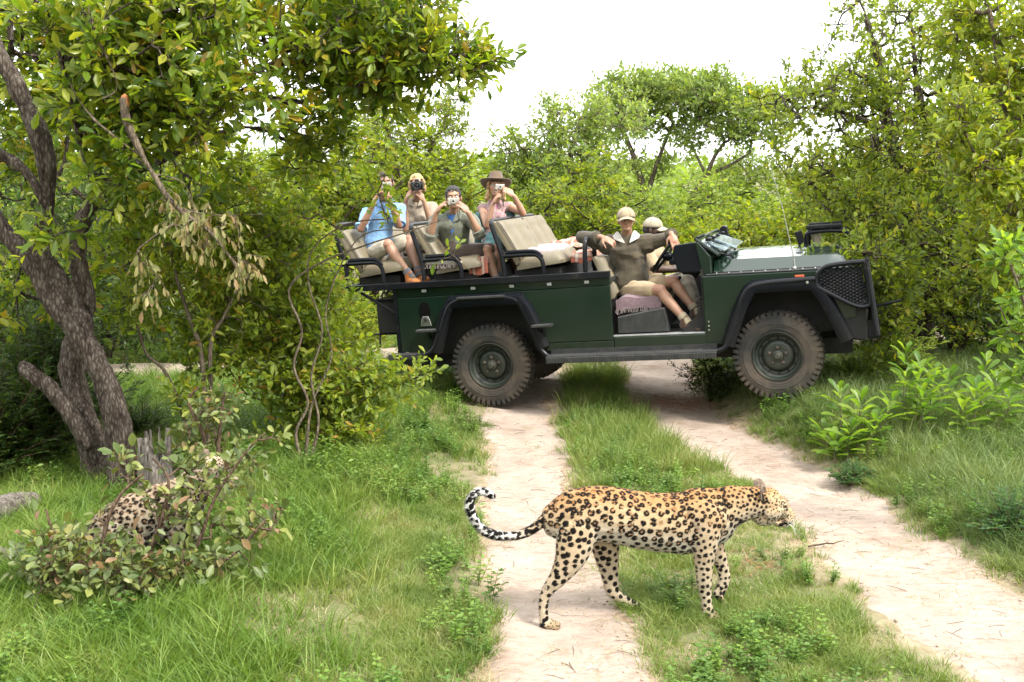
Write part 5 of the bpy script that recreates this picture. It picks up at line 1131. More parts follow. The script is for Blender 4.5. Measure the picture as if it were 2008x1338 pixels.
def grow(rng, limbs, lobes, rc, twigs, per, leaf, droop=.0, up=.35, spread=.9, curve=.12, tip=.004):
    """limbs: list of [(x,y,z,r)...]; lobes: (centre, radii, n). Returns branch segments and leaf placement"""
    nodes = []; rad = []; par = []
    for Lm in limbs:
        q = spl(Lm, 4)
        for k, p in enumerate(q): nodes.append(p[:3]); rad.append(p[3]); par.append(-2)
    nl = len(nodes); cl = []
    for c, r, n in lobes:
        d = rng.normal(size=(n, 3)); d = nrmz(d)*(rng.rand(n, 1)**(1/2.2)); cl.append(np.array(c)+d*np.array(r))
    cl = np.concatenate(cl); N0 = np.array(nodes); dd = np.sqrt(((cl[:, None]-N0[None])**2).sum(-1)).min(1); cl = cl[np.argsort(dd)]
    A = np.concatenate([N0, np.zeros_like(cl)]); m = nl; count = np.zeros(len(A)); parent = np.full(len(A), -1)
    for c in cl:
        d = ((A[:m]-c)**2).sum(1); j = int(d.argmin()); A[m] = c; parent[m] = j; m += 1
    for i in range(len(A)-1, nl-1, -1): count[i] += 1; count[parent[i]] += count[i]
    segs = []
    for i in range(nl, len(A)):
        j = parent[i]; r1 = tip*count[i]**.42; r0 = min(r1*1.25, rad[j] if j < nl else 9); r0 = max(r0, r1*.8); p, q = A[j], A[i]; L_ = np.linalg.norm(q-p)
        mid = (p+q)/2+rng.normal(size=3)*L_*curve+np.array([0, 0, -.06*L_]); segs.append((p, mid, r0, (r0+r1)/2)); segs.append((mid, q, (r0+r1)/2, r1))
    C0 = A[nl:]; inc = nrmz(C0-A[parent[nl:]]); nC = len(C0)
    td = inc[:, None]*.7+rng.normal(size=(nC, twigs, 3))*spread+np.array([0, 0, up]); td = nrmz(td); tl = rc*rng.uniform(.55, 1.15, (nC, twigs, 1))
    T0 = np.repeat(C0[:, None], twigs, 1); T1 = T0+td*tl+np.array([0, 0, -droop])*tl
    for a, b in zip(T0.reshape(-1, 3), T1.reshape(-1, 3)): segs.append((a, b, tip*.8, tip*.3))
    u = (np.arange(per)+rng.uniform(.1, .9, (nC, twigs, per)))/per*.95+.08; P = T0[:, :, None]+(T1-T0)[:, :, None]*u[..., None]
    al = rng.uniform(0, 2*math.pi, (nC, twigs, per)); rv = rng.normal(size=(nC, twigs, per, 3)); side = nrmz(np.cross(np.broadcast_to(td[:, :, None], rv.shape), rv))
    D = nrmz(td[:, :, None]*.75+side*.8+rng.normal(size=rv.shape)*.25+np.array([0, 0, .1-droop*1.5])); Nn = nrmz(rng.normal(size=rv.shape)*.6+np.array([0, 0, 1.0])+(CAMP-P)/9*.4)
    n = P.size//3; L_ = leaf*(.42+.9*rng.rand(n)**1.2); base = np.repeat(rng.rand(nC), twigs*per); tint = np.clip(.5+(base-.5)*.5+(rng.rand(n)-.5)*.75, 0, 1)
    return segs, P.reshape(-1, 3), D.reshape(-1, 3), Nn.reshape(-1, 3), L_, tint
_leafmesh = {}
def crown_of(e, P, D, Nn, L_, tint, asp, shape, mat_, mat_obj, n_part=0, name='crown', lname='leaf', kind=None):
    """the nearest leaves in view become single objects, the rest one crown mesh"""
    if n_part:
        dp = P-CAMP; f = dp[:, 1]*CP-dp[:, 2]*SP; vis = (np.abs(dp[:, 0]/f) < .452) & (np.abs((dp[:, 1]*SP+dp[:, 2]*CP)/f) < .30)
        score = np.where(vis, f/L_, 1e9); ids = np.argsort(score)[:n_part]; ids = ids[score[ids] < 1e8]
        key = (id(shape[0]), mat_obj.name, asp)
        if key not in _leafmesh:
            me = np_mesh('leaf', shape[0]*np.array([asp, 1, 1]), shape[1]); me.materials.append(mat_obj); me.polygons.foreach_set('use_smooth', np.ones(len(me.polygons), bool)); _leafmesh[key] = me
        me = _leafmesh[key]; B = frames(D[ids], Nn[ids]); lo = np.array(e.location)
        for k, i in enumerate(ids):
            o = bpy.data.objects.new(lname, me); sc.collection.objects.link(o); o.parent = e; b = B[k]*L_[i]; p = P[i]-lo
            o.matrix_basis = Matrix(((*b[0], p[0]), (*b[1], p[1]), (*b[2], p[2]), (0, 0, 0, 1)))
        keep = np.ones(len(P), bool); keep[ids] = False; P, D, Nn, L_, tint = P[keep], D[keep], Nn[keep], L_[keep], tint[keep]
    if len(P):
        V, F = leaf_arrays(P-np.array(e.location), D, Nn, L_, L_*asp, shape)
        me = np_mesh(name, V, F, {'tint': ('FACE', 'FLOAT', np.repeat(tint, len(shape[1])))}); o = link_mesh(name, me, mat_, e, smooth=len(shape[1]) > 4)
        if kind: tag(o, kind=kind)
        return o
def branches(e, segs, mt, sides=4, name='branches'):
    V, F = tubes_np(segs, sides); o = link_mesh(name, np_mesh(name, V-np.array(e.location), F), mt, e); return tag(o, kind='stuff')
def trunk_mesh(e, limbs, mt, vox=.016, bark=.02, name='trunk', fl=0):
    mb = MB(); lo = Vector(e.location)
    for Lm in limbs:
        q = spl(Lm, 5); mb.tube([Vector(p[:3])-lo for p in q], [p[3] for p in q], 10); mb.ball(Vector(q[0][:3])-lo, q[0][3], 10); mb.ball(Vector(q[-1][:3])-lo, q[-1][3], 10)
    if vox: me = voxel(mb, vox, 1, .5, name)
    else: me = mb.mesh(name)
    C_ = co_of(me); n_ = nrm_of(me)
    if bark:
        q = C_*np.array((1, 1, .35)); C_ += n_*((vn3(q, 26)-.5)*bark+(vn3(C_, 5)-.5)*bark*1.6+(vn3(q, 60)-.5)*bark*.5)[:, None]; set_co(me, C_)
    return link_mesh(name, me, mt, e)
def bark_mat(name, c1, c2, s=1.0):
    m = bpy.data.materials.new(name); m.use_nodes = True; nt = m.node_tree; L = nt.links.new; b = nt.nodes['Principled BSDF']; b.inputs['Roughness'].default_value = .92; b.inputs['Specular IOR Level'].default_value = .15
    tc = N(nt, 'ShaderNodeTexCoord'); mp = N(nt, 'ShaderNodeMapping'); mp.inputs['Scale'].default_value = (1, 1, .3); L(tc.outputs['Object'], mp.inputs['Vector'])
    v = N(nt, 'ShaderNodeTexVoronoi', Scale=48*s, feature='DISTANCE_TO_EDGE'); L(mp.outputs[0], v.inputs['Vector']); n = N(nt, 'ShaderNodeTexNoise', Scale=20*s, Detail=8, Roughness=.7); L(mp.outputs[0], n.inputs['Vector'])
    ad = N(nt, 'ShaderNodeMath', operation='MULTIPLY_ADD'); L(v.outputs['Distance'], ad.inputs[0]); ad.inputs[1].default_value = .7; L(n.outputs['Fac'], ad.inputs[2])
    r = N(nt, 'ShaderNodeValToRGB'); e = r.color_ramp.elements; e[0].position = .38; e[0].color = (*[x*.3 for x in c1], 1); e[1].position = .85; e[1].color = (*c2, 1); x = e.new(.56); x.color = (*c1, 1); L(ad.outputs[0], r.inputs['Fac']); L(r.outputs[0], b.inputs['Base Color'])
    bp = N(nt, 'ShaderNodeBump', Strength=1.0, Distance=.02); L(ad.outputs[0], bp.inputs['Height']); L(bp.outputs[0], b.inputs['Normal']); return m
M['bark'] = bark_mat('rough_grey_bark', (.048, .036, .028), (.15, .128, .104)); M['barkdk'] = bark_mat('dark_bark', (.04, .03, .022), (.085, .065, .05)); M['deadwood'] = bark_mat('silvery_dead_wood', (.11, .095, .08), (.22, .195, .17), .8)
M['barkred'] = bark_mat('reddish_twig_bark', (.08, .052, .035), (.16, .11, .07)); M['palebark'] = bark_mat('pale_twig_bark', (.10, .078, .055), (.20, .16, .115))
def lm(name, stops, **k): return leaf_mat(name, stops, **k), leaf_mat(name+'_single', stops, seed_obj=True, **k)
G_near = lm('leaf_glossy_green', [(0, (.050, .092, .012)), (.35, (.105, .165, .016)), (.7, (.20, .24, .022)), (.95, (.30, .31, .03)), (1, (.30, .20, .03))], rough=.36)
G_mid = lm('leaf_yellow_green', [(0, (.075, .12, .016)), (.5, (.155, .21, .022)), (.92, (.25, .285, .030)), (1, (.29, .26, .03))])
G_yel = lm('leaf_bright_yellow_green', [(0, (.10, .155, .014)), (.5, (.185, .235, .020)), (.93, (.28, .30, .028)), (1, (.30, .26, .03))])
G_sap = lm('leaf_sapling_green', [(0, (.085, .14, .016)), (.5, (.175, .235, .024)), (.93, (.28, .31, .035)), (1, (.32, .20, .04))])
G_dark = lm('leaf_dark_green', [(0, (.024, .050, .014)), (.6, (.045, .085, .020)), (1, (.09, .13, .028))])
G_far = lm('leaf_soft_green', [(0, (.10, .16, .036)), (.5, (.17, .235, .052)), (1, (.26, .31, .07))])
G_dry = lm('leaf_dull_brown_green', [(0, (.055, .085, .025)), (.5, (.11, .14, .038)), (.80, (.19, .21, .055)), (.93, (.15, .085, .04)), (1, (.18, .11, .055))], trans=.25)
G_wilt = lm('wilted_pale_leaf', [(0, (.15, .17, .055)), (.5, (.24, .21, .09)), (.8, (.20, .13, .06)), (1, (.12, .15, .03))], trans=.3, rough=.6)
G_broad = lm('broad_lime_leaf', [(0, (.075, .150, .022)), (.5, (.125, .215, .030)), (1, (.20, .28, .040))], rough=.4)
G_blue = lm('bluish_fern_leaf', [(0, (.030, .075, .030)), (.6, (.055, .120, .045)), (1, (.10, .17, .05))])
def tree(name, label, cat, base, limbs, lobes, rc, twigs, per, leaf, asp, mats, seed, shape=LS4, n_part=0, group=None, barkm=None, vox=.016, kind=None, **k):
    rng = np.random.RandomState(seed); e = empty(name, tuple(base), label, cat, group)
    segs, P, D, Nn, L_, tint = grow(rng, limbs, lobes, rc, twigs, per, leaf, **k)
    gz = hz(P[:, 0], P[:, 1]); ok = P[:, 2] > gz+.02; P, D, Nn, L_, tint = P[ok], D[ok], Nn[ok], L_[ok], tint[ok]
    trunk_mesh(e, limbs, barkm or M['bark'], vox, .02 if vox else 0); branches(e, segs, barkm or M['bark'])
    crown_of(e, P, D, Nn, L_, tint, asp, shape, mats[0], mats[1], n_part, 'crown' if not n_part else 'foliage', kind='stuff' if n_part else None); return e
def pl_(pts, Y): return [(*at(p[0], p[1], p[3] if len(p) > 3 else Y), p[2]) for p in pts]
def lb(px, py, Y, r, n): return (at(px, py, Y), r, n)
def gz(x, y): return float(hz(x, y))
# --- the big tree at the left
b = at(228, 990, 7.75); b[2] = gz(b[0], b[1])-.03
limbsL = [pl_([(236, 1010, .14), (240, 900, .105), (234, 850, .098), (205, 745, .092), (152, 650, .082), (108, 595, .075), (55, 510, .068), (0, 440, .06), (-60, 350, .05)], 7.75),
          pl_([(200, 1010, .15, 8.0), (186, 880, .115, 8.05), (158, 800, .105, 8.1), (143, 735, .095, 8.15), (148, 670, .08, 8.2), (168, 590, .07, 8.2), (152, 500, .062, 8.1), (175, 410, .055, 8.2), (235, 350, .05, 8.3), (330, 300, .046, 8.4), (395, 250, .042, 8.4), (470, 160, .036, 8.4), (545, 125, .03, 8.4), (650, 110, .024, 8.3), (780, 60, .016, 8.2)], 8),
          pl_([(165, 640, .075), (120, 555, .06), (78, 480, .058), (92, 400, .06), (88, 300, .066), (45, 190, .064), (0, 110, .06), (-40, 20, .055)], 7.8),
          pl_([(-30, 300, .035), (20, 312, .034), (62, 350, .034), (88, 400, .036)], 7.6),
          pl_([(165, 590, .05, 8.0), (150, 470, .04, 7.9), (185, 380, .035, 7.6), (150, 250, .028, 7.3), (120, 120, .02, 7.2), (90, 10, .015, 7.2)], 7.7),
          pl_([(395, 250, .03, 8.4), (400, 200, .026, 8.5), (500, 190, .022, 8.6), (600, 200, .02, 8.6), (700, 170, .024, 8.5), (760, 165, .02, 8.4), (850, 150, .014, 8.3), (930, 132, .009, 8.2)], 8.4),
          pl_([(300, 320, .03, 8.3), (480, 250, .02, 8.8), (600, 290, .016, 9.0), (690, 265, .012, 9.0)], 8.5),
          pl_([(48, 722, .045), (90, 755, .055), (130, 800, .06), (172, 870, .06)], 7.85)]
lobesL = [lb(90, 60, 8.7, (.55, .4, .4), 30), lb(230, 70, 7.4, (.6, .55, .42), 52), lb(330, 30, 7.4, (.5, .5, .35), 34), lb(370, 170, 7.4, (.6, .45, .38), 52), lb(440, 20, 8.0, (.45, .5, .24), 26), lb(620, 40, 8.2, (.6, .7, .32), 56), lb(740, 30, 8.2, (.5, .6, .28), 46), lb(790, 100, 8.2, (.42, .5, .22), 34),
          lb(860, 125, 8.2, (.36, .35, .12), 22), lb(940, 130, 8.2, (.14, .2, .04), 6), lb(665, 150, 8.5, (.48, .6, .22), 34), lb(560, 240, 8.8, (.3, .4, .16), 8), lb(640, 270, 8.9, (.28, .4, .22), 18), lb(600, 330, 9.0, (.15, .3, .12), 6), lb(740, 175, 8.3, (.35, .4, .14), 20), lb(210, 190, 7.4, (.34, .4, .30), 24), lb(100, 210, 8.7, (.5, .4, .4), 24), lb(280, 260, 7.4, (.48, .45, .28), 32),
          lb(230, 350, 7.6, (.22, .4, .2), 10), lb(50, 330, 8.7, (.4, .35, .3), 16), lb(110, 475, 7.45, (.10, .1, .16), 4), lb(110, 60, 7.3, (.2, .2, .2), 6), lb(320, 390, 8.2, (.4, .5, .26), 20), lb(430, 330, 8.6, (.3, .4, .2), 10), lb(680, 40, 9.1, (.5, .5, .26), 14), lb(100, 130, 8.9, (.8, .5, .6), 46), lb(260, 120, 8.9, (.7, .5, .5), 34), lb(60, 560, 8.6, (.5, .4, .5), 22)]
tree('large_tree', 'big rough-barked tree leaning at the left with overhanging glossy canopy', 'tree', b, limbsL, lobesL, .24, 4, 9, .094, .46, G_near, 11, shape=LS8, n_part=300, vox=.013, tip=.0038)
# the wilted broken branch hanging in it
b = at(245, 200, 7.0)
br = empty('broken_branch', tuple(b), 'snapped pale branch with wilted cream leaves hanging in the left tree', 'branch')
hl = [pl_([(243, 198, .034), (252, 245, .028), (290, 325, .020), (345, 405, .017), (415, 458, .013), (482, 548, .008)], 7.0), pl_([(345, 405, .01), (400, 420, .006), (520, 420, .004)], 7.0), pl_([(300, 340, .008), (360, 360, .006), (385, 420, .004)], 7.0), pl_([(170, -10, .012), (185, 60, .011), (230, 165, .010), (200, 195, .008)], 7.0), pl_([(135, 160, .008), (180, 230, .008), (280, 310, .006)], 7.0)]
segs, P, D, Nn, L_, tint = grow(np.random.RandomState(4), hl[:3], [lb(330, 400, 7.0, (.10, .12, .14), 6), lb(420, 450, 7.0, (.20, .15, .16), 13), lb(400, 400, 7.0, (.14, .12, .1), 5), lb(480, 520, 7.0, (.1, .1, .18), 7), lb(270, 510, 7.0, (.05, .06, .1), 3), lb(305, 560, 7.0, (.08, .06, .08), 4)], .12, 3, 4, .062, droop=.7, up=-.4, tip=.0022)
D = nrmz(D*.9+np.array([0, 0, -.8])); trunk_mesh(br, hl, M['palebark'], .007, .006, 'broken_stem'); branches(br, segs, M['palebark']); MB().ball((0, 0, .0), (.03, .03, .05), 8).obj('torn_end', pm('torn_orange_wood', (.45, .17, .06), (.3, .12, .05), 30), br)
crown_of(br, P, D, Nn, L_, tint, .42, LS8, *G_wilt, n_part=300, name='wilted_foliage', kind='stuff')
# stump, log and chunk of dead wood
def jag(name, label, cat, loc, r, h, seed):
    e = empty(name, loc, label, cat); rr = random.Random(seed); n = 30; V = []; F = []; hts = [h*(.55+.45*rr.random())*(.7+.3*abs(math.sin(i*.7))) for i in range(n)]
    for lay in range(2):
        for i in range(n):
            a = 2*math.pi*i/n; ro = r*(1+.10*math.sin(5*a+seed)+.05*rr.uniform(-1, 1))*(1 if lay == 0 else .72)
            for k in range(6): t = k/5; V.append((ro*math.cos(a)*(1.12-.18*t), ro*math.sin(a)*(1.12-.18*t)*.8, t*hts[i]-.04))
    for i in range(n):
        j = (i+1) % n
        for k in range(5): F += [(i*6+k, j*6+k, j*6+k+1, i*6+k+1), (n*6+i*6+k, n*6+i*6+k+1, n*6+j*6+k+1, n*6+j*6+k)]
        F.append((i*6+5, j*6+5, n*6+j*6+5, n*6+i*6+5))
    MB().add(V, F).obj('stump_wood', M['deadwood'], e); MB().lathe([(0, h*.35), (r*.75, h*.35)], 18, 'z').obj('rotten_core', M['under'], e); return e
p = at(306, 900, 7.55); jag('tree_stump', 'jagged silver-grey stump beside the big tree foot', 'stump', (p[0], p[1], gz(p[0], p[1])), .115, .62, 3)
def log(name, label, pts, mt, vox=.012):
    e = empty(name, tuple(pts[0][:3]), label, 'log'); trunk_mesh(e, [pts], mt, vox, .02, 'log_wood')
p = at(-40, 1010, 6.9); q = at(62, 1012, 7.3); log('fallen_log', 'grey weathered log end at the left edge beside the tree', [(p[0], p[1], gz(*p[:2])+.12, .10), (*((p[:2]+q[:2])/2), gz(*p[:2])+.11, .095), (q[0], q[1], gz(*q[:2])+.09, .07)], M['deadwood'])
p = at(-30, 1090, 6.2); q = at(42, 1130, 6.3); log('broken_log', 'short rotten log lying in grass at the lower left edge', [(p[0], p[1], gz(*p[:2])+.10, .09), (q[0], q[1], gz(*q[:2])+.05, .06)], M['deadwood'])
# --- sapling thicket between the tree and the vehicle
def stem(px, py, Y, pts, r0=.02): 
    g = at(px, py, Y); g[2] = gz(g[0], g[1])-.02; return [(*g, r0)]+pl_(pts, Y)
def sap(label, px, py, Y, stems, lobes, seed, mats=G_sap, leaf=.07, n_part=300, rc=.2, twigs=4, per=8, asp=.5, group=None, shape=LS8, name='sapling', cat='sapling', barkm=None, **k):
    g = at(px, py, Y); g[2] = gz(g[0], g[1])-.02; return tree(name, label, cat, g, [stem(px+s[0], py, Y, s[1]) for s in stems], lobes, rc, twigs, per, leaf, asp, mats, seed, shape=shape, n_part=n_part, group=group, barkm=barkm or M['palebark'], vox=0, tip=.0026, **k)
sap('loose leafy sapling with twisted grey stems left of the vehicle rear', 610, 905, 9.4, [(0, [(578, 830, .014), (596, 770, .012), (574, 700, .010), (548, 620, .009), (500, 500, .008)]), (10, [(655, 850, .012), (634, 780, .010), (648, 700, .009), (632, 620, .007), (600, 480, .006)]), (-6, [(560, 850, .011), (520, 790, .009), (480, 770, .008), (430, 690, .006)])],
    [lb(560, 620, 9.4, (.55, .45, .45), 110), lb(650, 740, 9.2, (.42, .4, .36), 80), lb(470, 540, 9.3, (.42, .4, .40), 60), lb(420, 660, 9.3, (.35, .4, .35), 40), lb(560, 760, 9.2, (.3, .3, .3), 26), lb(600, 480, 9.5, (.30, .3, .24), 20), lb(690, 850, 9.0, (.26, .3, .18), 16), lb(640, 640, 9.3, (.25, .3, .3), 16), lb(730, 760, 9.1, (.30, .25, .20), 16), lb(800, 740, 9.0, (.18, .12, .06), 5), lb(600, 870, 9.1, (.35, .3, .16), 24), lb(520, 700, 9.0, (.3, .2, .3), 22), lb(600, 650, 9.05, (.22, .1, .25), 16), lb(615, 800, 9.0, (.2, .1, .2), 14), lb(560, 450, 9.1, (.3, .2, .25), 22)], 21)
sap('thin sapling with crooked stems in front of the sandy patch', 405, 790, 8.8, [(0, [(395, 700, .020), (370, 620, .016), (340, 520, .012), (330, 440, .008)]), (14, [(412, 690, .018), (440, 620, .014), (480, 545, .010), (520, 500, .006)]), (-20, [(330, 740, .014), (285, 690, .012), (262, 600, .008)])],
    [lb(340, 480, 8.9, (.40, .3, .35), 46), lb(280, 610, 8.9, (.30, .3, .28), 30), lb(440, 600, 8.9, (.34, .3, .34), 42), lb(520, 480, 8.9, (.3, .25, .3), 30), lb(250, 470, 9.0, (.3, .3, .3), 26), lb(430, 420, 9.0, (.4, .3, .25), 30), lb(380, 780, 8.6, (.22, .2, .12), 8)], 22)
sap('long bare twigs with few red tipped leaves reaching over the rear seats', 596, 905, 8.6, [(0, [(580, 850, .012), (604, 790, .011), (576, 720, .010), (592, 650, .009), (566, 570, .009), (620, 520, .008), (720, 480, .007), (800, 455, .005), (870, 430, .003)]), (6, [(625, 830, .010), (610, 740, .009), (632, 650, .008), (606, 560, .007), (612, 490, .006), (680, 440, .006), (760, 430, .005)]), (3, [(610, 800, .009), (650, 700, .007), (640, 600, .006), (700, 470, .005), (790, 452, .004), (850, 470, .003), (920, 530, .0025)])],
    [lb(650, 440, 8.6, (.16, .15, .10), 6), lb(585, 420, 8.6, (.16, .15, .12), 8), lb(760, 425, 8.6, (.10, .08, .08), 3), lb(746, 385, 8.4, (.08, .08, .11), 7), lb(752, 352, 8.4, (.06, .08, .05), 4), lb(700, 400, 8.5, (.1, .1, .1), 3), lb(880, 500, 8.6, (.06, .05, .08), 2)], 23, leaf=.07, twigs=2, per=4, rc=.12, name='twiggy_sapling')
# --- dry shrub hiding the second leopard
sap('drab shrub with rusty curled leaves in front of the hidden leopard', 265, 1180, 5.95, [(-20, [(205, 1060, .014), (230, 980, .010), (280, 930, .007)]), (10, [(290, 1090, .016), (320, 1010, .012), (330, 940, .008), (300, 900, .005)]), (30, [(380, 1080, .012), (420, 980, .009), (480, 890, .006), (520, 850, .004)]), (0, [(180, 1120, .012), (110, 1050, .009), (90, 1000, .005)]), (24, [(440, 1100, .010), (520, 1020, .007)])],
    [lb(150, 1070, 5.9, (.28, .22, .15), 26), lb(260, 1120, 5.75, (.32, .2, .14), 38), lb(330, 1020, 5.95, (.16, .1, .08), 7), lb(400, 975, 6.0, (.12, .08, .06), 5), lb(110, 1130, 5.8, (.22, .2, .12), 14), lb(400, 1110, 5.95, (.26, .2, .14), 20), lb(300, 975, 6.0, (.10, .12, .05), 3), lb(430, 930, 6.2, (.12, .14, .08), 5), lb(480, 1020, 6.2, (.20, .2, .14), 12), lb(250, 930, 6.0, (.10, .1, .07), 4), lb(360, 920, 6.1, (.10, .1, .05), 4), lb(520, 860, 6.2, (.06, .06, .05), 2), lb(200, 1190, 5.7, (.25, .2, .08), 12)], 31, mats=G_dry, leaf=.068, asp=.60, rc=.14, twigs=4, per=3, name='dry_shrub', cat='shrub', barkm=M['barkred'])
sap('low rusty shrub behind the hidden leopard beside the stump', 405, 960, 7.6, [(0, [(400, 860, .014), (370, 790, .010), (390, 760, .006)]), (16, [(430, 850, .012), (440, 770, .008)])],
    [lb(400, 860, 7.6, (.25, .2, .2), 16), lb(440, 800, 7.6, (.2, .2, .15), 10), lb(460, 900, 7.5, (.2, .2, .15), 10), lb(350, 880, 7.5, (.12, .1, .12), 5)], 32, mats=G_dry, leaf=.07, asp=.55, rc=.12, twigs=3, per=4, name='dry_shrub', cat='shrub', barkm=M['barkred'])
# --- right tree beside the nose of the vehicle
b = at(1808, 690, 12.6); b[2] = gz(b[0], b[1])-.03
limbsR = [[(b[0], b[1], b[2], .17)]+pl_([(1806, 640, .15), (1802, 560, .13), (1795, 480, .10), (1770, 380, .075), (1745, 260, .06), (1730, 150, .045), (1700, 40, .03)], 12.6), pl_([(1800, 520, .09), (1850, 400, .07), (1830, 290, .06), (1800, 180, .045), (1790, 60, .03)], 12.6),
          pl_([(1795, 480, .06), (1720, 420, .045), (1640, 400, .03), (1590, 360, .02)], 12.2), pl_([(1745, 260, .04), (1650, 220, .03), (1560, 210, .02)], 12.4), pl_([(1810, 600, .08), (1880, 500, .06), (1930, 400, .05)], 12.8)]
lobesR = [lb(1720, 120, 12.6, (.75, .9, .85), 72), lb(1830, 100, 12.8, (.8, .9, .8), 68), lb(1640, 200, 12.4, (.65, .8, .45), 40), lb(1560, 200, 12.2, (.45, .6, .28), 24), lb(1700, 300, 12.4, (.7, .9, .6), 44), lb(1820, 300, 12.4, (.8, .9, .7), 80), lb(1640, 380, 12.0, (.5, .7, .35), 26), lb(1720, 440, 11.8, (.6, .8, .5), 66), lb(1800, 480, 11.8, (.7, .9, .55), 80), lb(1890, 420, 12.4, (.6, .8, .7), 60), lb(1690, 520, 11.1, (.36, .5, .22), 24), lb(1740, 560, 11.6, (.45, .6, .35), 36), lb(1880, 580, 12.2, (.6, .7, .5), 44), lb(1640, 512, 10.6, (.22, .2, .04), 9), lb(1560, 320, 12.2, (.3, .5, .3), 12), lb(1730, 640, 10.5, (.22, .25, .2), 14), lb(1700, 500, 10.4, (.18, .25, .12), 10), lb(1750, 560, 10.7, (.25, .3, .3), 18)]
tree('bushwillow_tree', 'broad leafy tree standing over the nose of the vehicle', 'tree', b, limbsR, lobesR, .28, 4, 9, .075, .5, G_mid, 41, shape=LS4, n_part=300, vox=.02, tip=.005)
b = at(2060, 760, 10.4); b[2] = gz(b[0], b[1])-.03
tree('yellow_leafed_tree', 'bright yellow-green tree along the right edge', 'tree', b, [[(b[0], b[1], b[2], .09)]+pl_([(2050, 600, .07), (2020, 450, .055), (1990, 300, .04), (1960, 150, .03), (1940, 20, .02)], 10.4), pl_([(2030, 480, .04), (1950, 350, .03), (1900, 280, .018), (1885, 210, .01)], 10.0)],
     [lb(1960, 60, 10.6, (.6, .7, .55), 66), lb(1990, 200, 10.4, (.5, .6, .5), 54), lb(1930, 300, 10.0, (.38, .4, .36), 34), lb(1990, 380, 10.0, (.42, .5, .4), 38), lb(1890, 230, 9.9, (.16, .2, .2), 8), lb(1950, 480, 10.2, (.3, .4, .3), 16), lb(2030, 560, 10, (.4, .4, .5), 30), lb(1880, 40, 10.8, (.35, .5, .4), 24)], .24, 4, 9, .085, .5, G_yel, 42, shape=LS8, n_part=300, vox=.016, barkm=M['palebark'])
sap('broad-leafed sprig leaning in from the right edge beside the verge', 2060, 900, 7.0, [(0, [(2045, 760, .016), (2020, 640, .011), (1990, 540, .008), (1960, 480, .004)]), (4, [(2030, 700, .010), (1985, 650, .006), (1960, 600, .004)])],
    [lb(1985, 500, 7.0, (.12, .12, .12), 8), lb(1990, 640, 7.0, (.12, .12, .10), 7), lb(2020, 570, 7.0, (.12, .15, .15), 9), lb(2010, 740, 7.0, (.12, .12, .12), 6)], 43, mats=G_broad, leaf=.088, asp=.45, rc=.12, twigs=3, per=5, name='broadleaf_sprig', cat='sapling')
# --- big-leafed herbs on the right verge
def whorl(label, spots, seed):
    px, py, Y = spots[0][:3]; g = at(px, py, Y); x0, y0 = g[0], g[1]; z0 = gz(x0, y0); e = empty('broadleaf_shrub', (x0, y0, z0), label, 'shrub', 'broad-leafed lime shrubs on the right verge'); rng = np.random.RandomState(seed)
    segs = []; PP = []; DD = []; NN = []; LL = []
    for px, py, Y, hgt, nl in spots:
        g = at(px, py, Y); bx, by = x0+(g[0]-x0)*.6, y0+(g[1]-y0)*.6; bz = gz(bx, by); top = np.array([g[0]+rng.uniform(-.04, .04), g[1], gz(g[0], g[1])+hgt]); base = np.array([bx, by, bz-.01]); prev = base
        for i in range(1, 6):
            t = i/5; p = base+(top-base)*t+np.array([rng.normal()*.008, 0, 0]); segs.append((prev, p, .007*(1.2-t), .007*(1.1-t))); prev = p
        for k in range(nl):
            t = .30+.72*(k/nl)**.8; p = base+(top-base)*min(t, 1); a = k*2.4+rng.rand()*.5; el = R_(12+50*(k/nl)**1.5+rng.uniform(-10, 10)); d = np.array([math.cos(a)*math.cos(el), math.sin(a)*math.cos(el), math.sin(el)])
            PP.append(p+d*.012); DD.append(d); NN.append(np.array([-math.cos(a)*math.sin(el), -math.sin(a)*math.sin(el), math.cos(el)])+rng.normal(size=3)*.18); LL.append((.10+.075*math.sin(math.pi*min(1, .25+k/nl*.7)))*rng.uniform(.85, 1.2))
    branches(e, segs, M['palebark'], 6, 'stem'); P = np.array(PP); crown_of(e, P, np.array(DD), np.array(NN), np.array(LL), rng.rand(len(P)), .42, LBR, *G_broad, n_part=300)
LBR = (np.array([[0, 0, 0], [.16, .22, .03], [0, .24, -.01], [-.16, .22, .03], [.42, .60, .05], [0, .60, -.03], [-.42, .60, .05], [.40, .82, .0], [0, .84, -.06], [-.40, .82, .0], [.16, .97, -.07], [0, 1, -.12], [-.16, .97, -.07]]),
       np.array([[0, 1, 2], [0, 2, 3], [1, 4, 5], [1, 5, 2], [2, 5, 6], [2, 6, 3], [4, 7, 8], [4, 8, 5], [5, 8, 9], [5, 9, 6], [7, 10, 11], [7, 11, 8], [8, 11, 12], [8, 12, 9]]))
whorl('broad-leafed lime shrub nearest the bend of the right wheel track', [(1660, 925, 8.75, .30, 17), (1625, 920, 8.8, .22, 14), (1690, 900, 8.9, .42, 18), (1720, 930, 8.8, .26, 14), (1650, 880, 9.2, .40, 16), (1740, 900, 9.0, .34, 16), (1610, 890, 9.1, .20, 12)], 51)
whorl('tallest broad-leafed lime shrub with upright stems on the right verge', [(1790, 880, 9.1, .60, 20), (1770, 890, 9.2, .48, 18), (1830, 880, 9.2, .52, 18), (1810, 900, 9.0, .40, 16), (1850, 880, 9.4, .44, 16), (1760, 860, 9.6, .60, 18)], 52)
whorl('broad-leafed lime shrub by the right edge above long blue-green grass', [(1900, 890, 9.0, .44, 18), (1940, 880, 9.1, .48, 18), (1880, 900, 8.9, .32, 16), (1975, 890, 9.0, .40, 16), (1920, 860, 9.5, .52, 18), (1990, 870, 9.3, .5, 16)], 53)
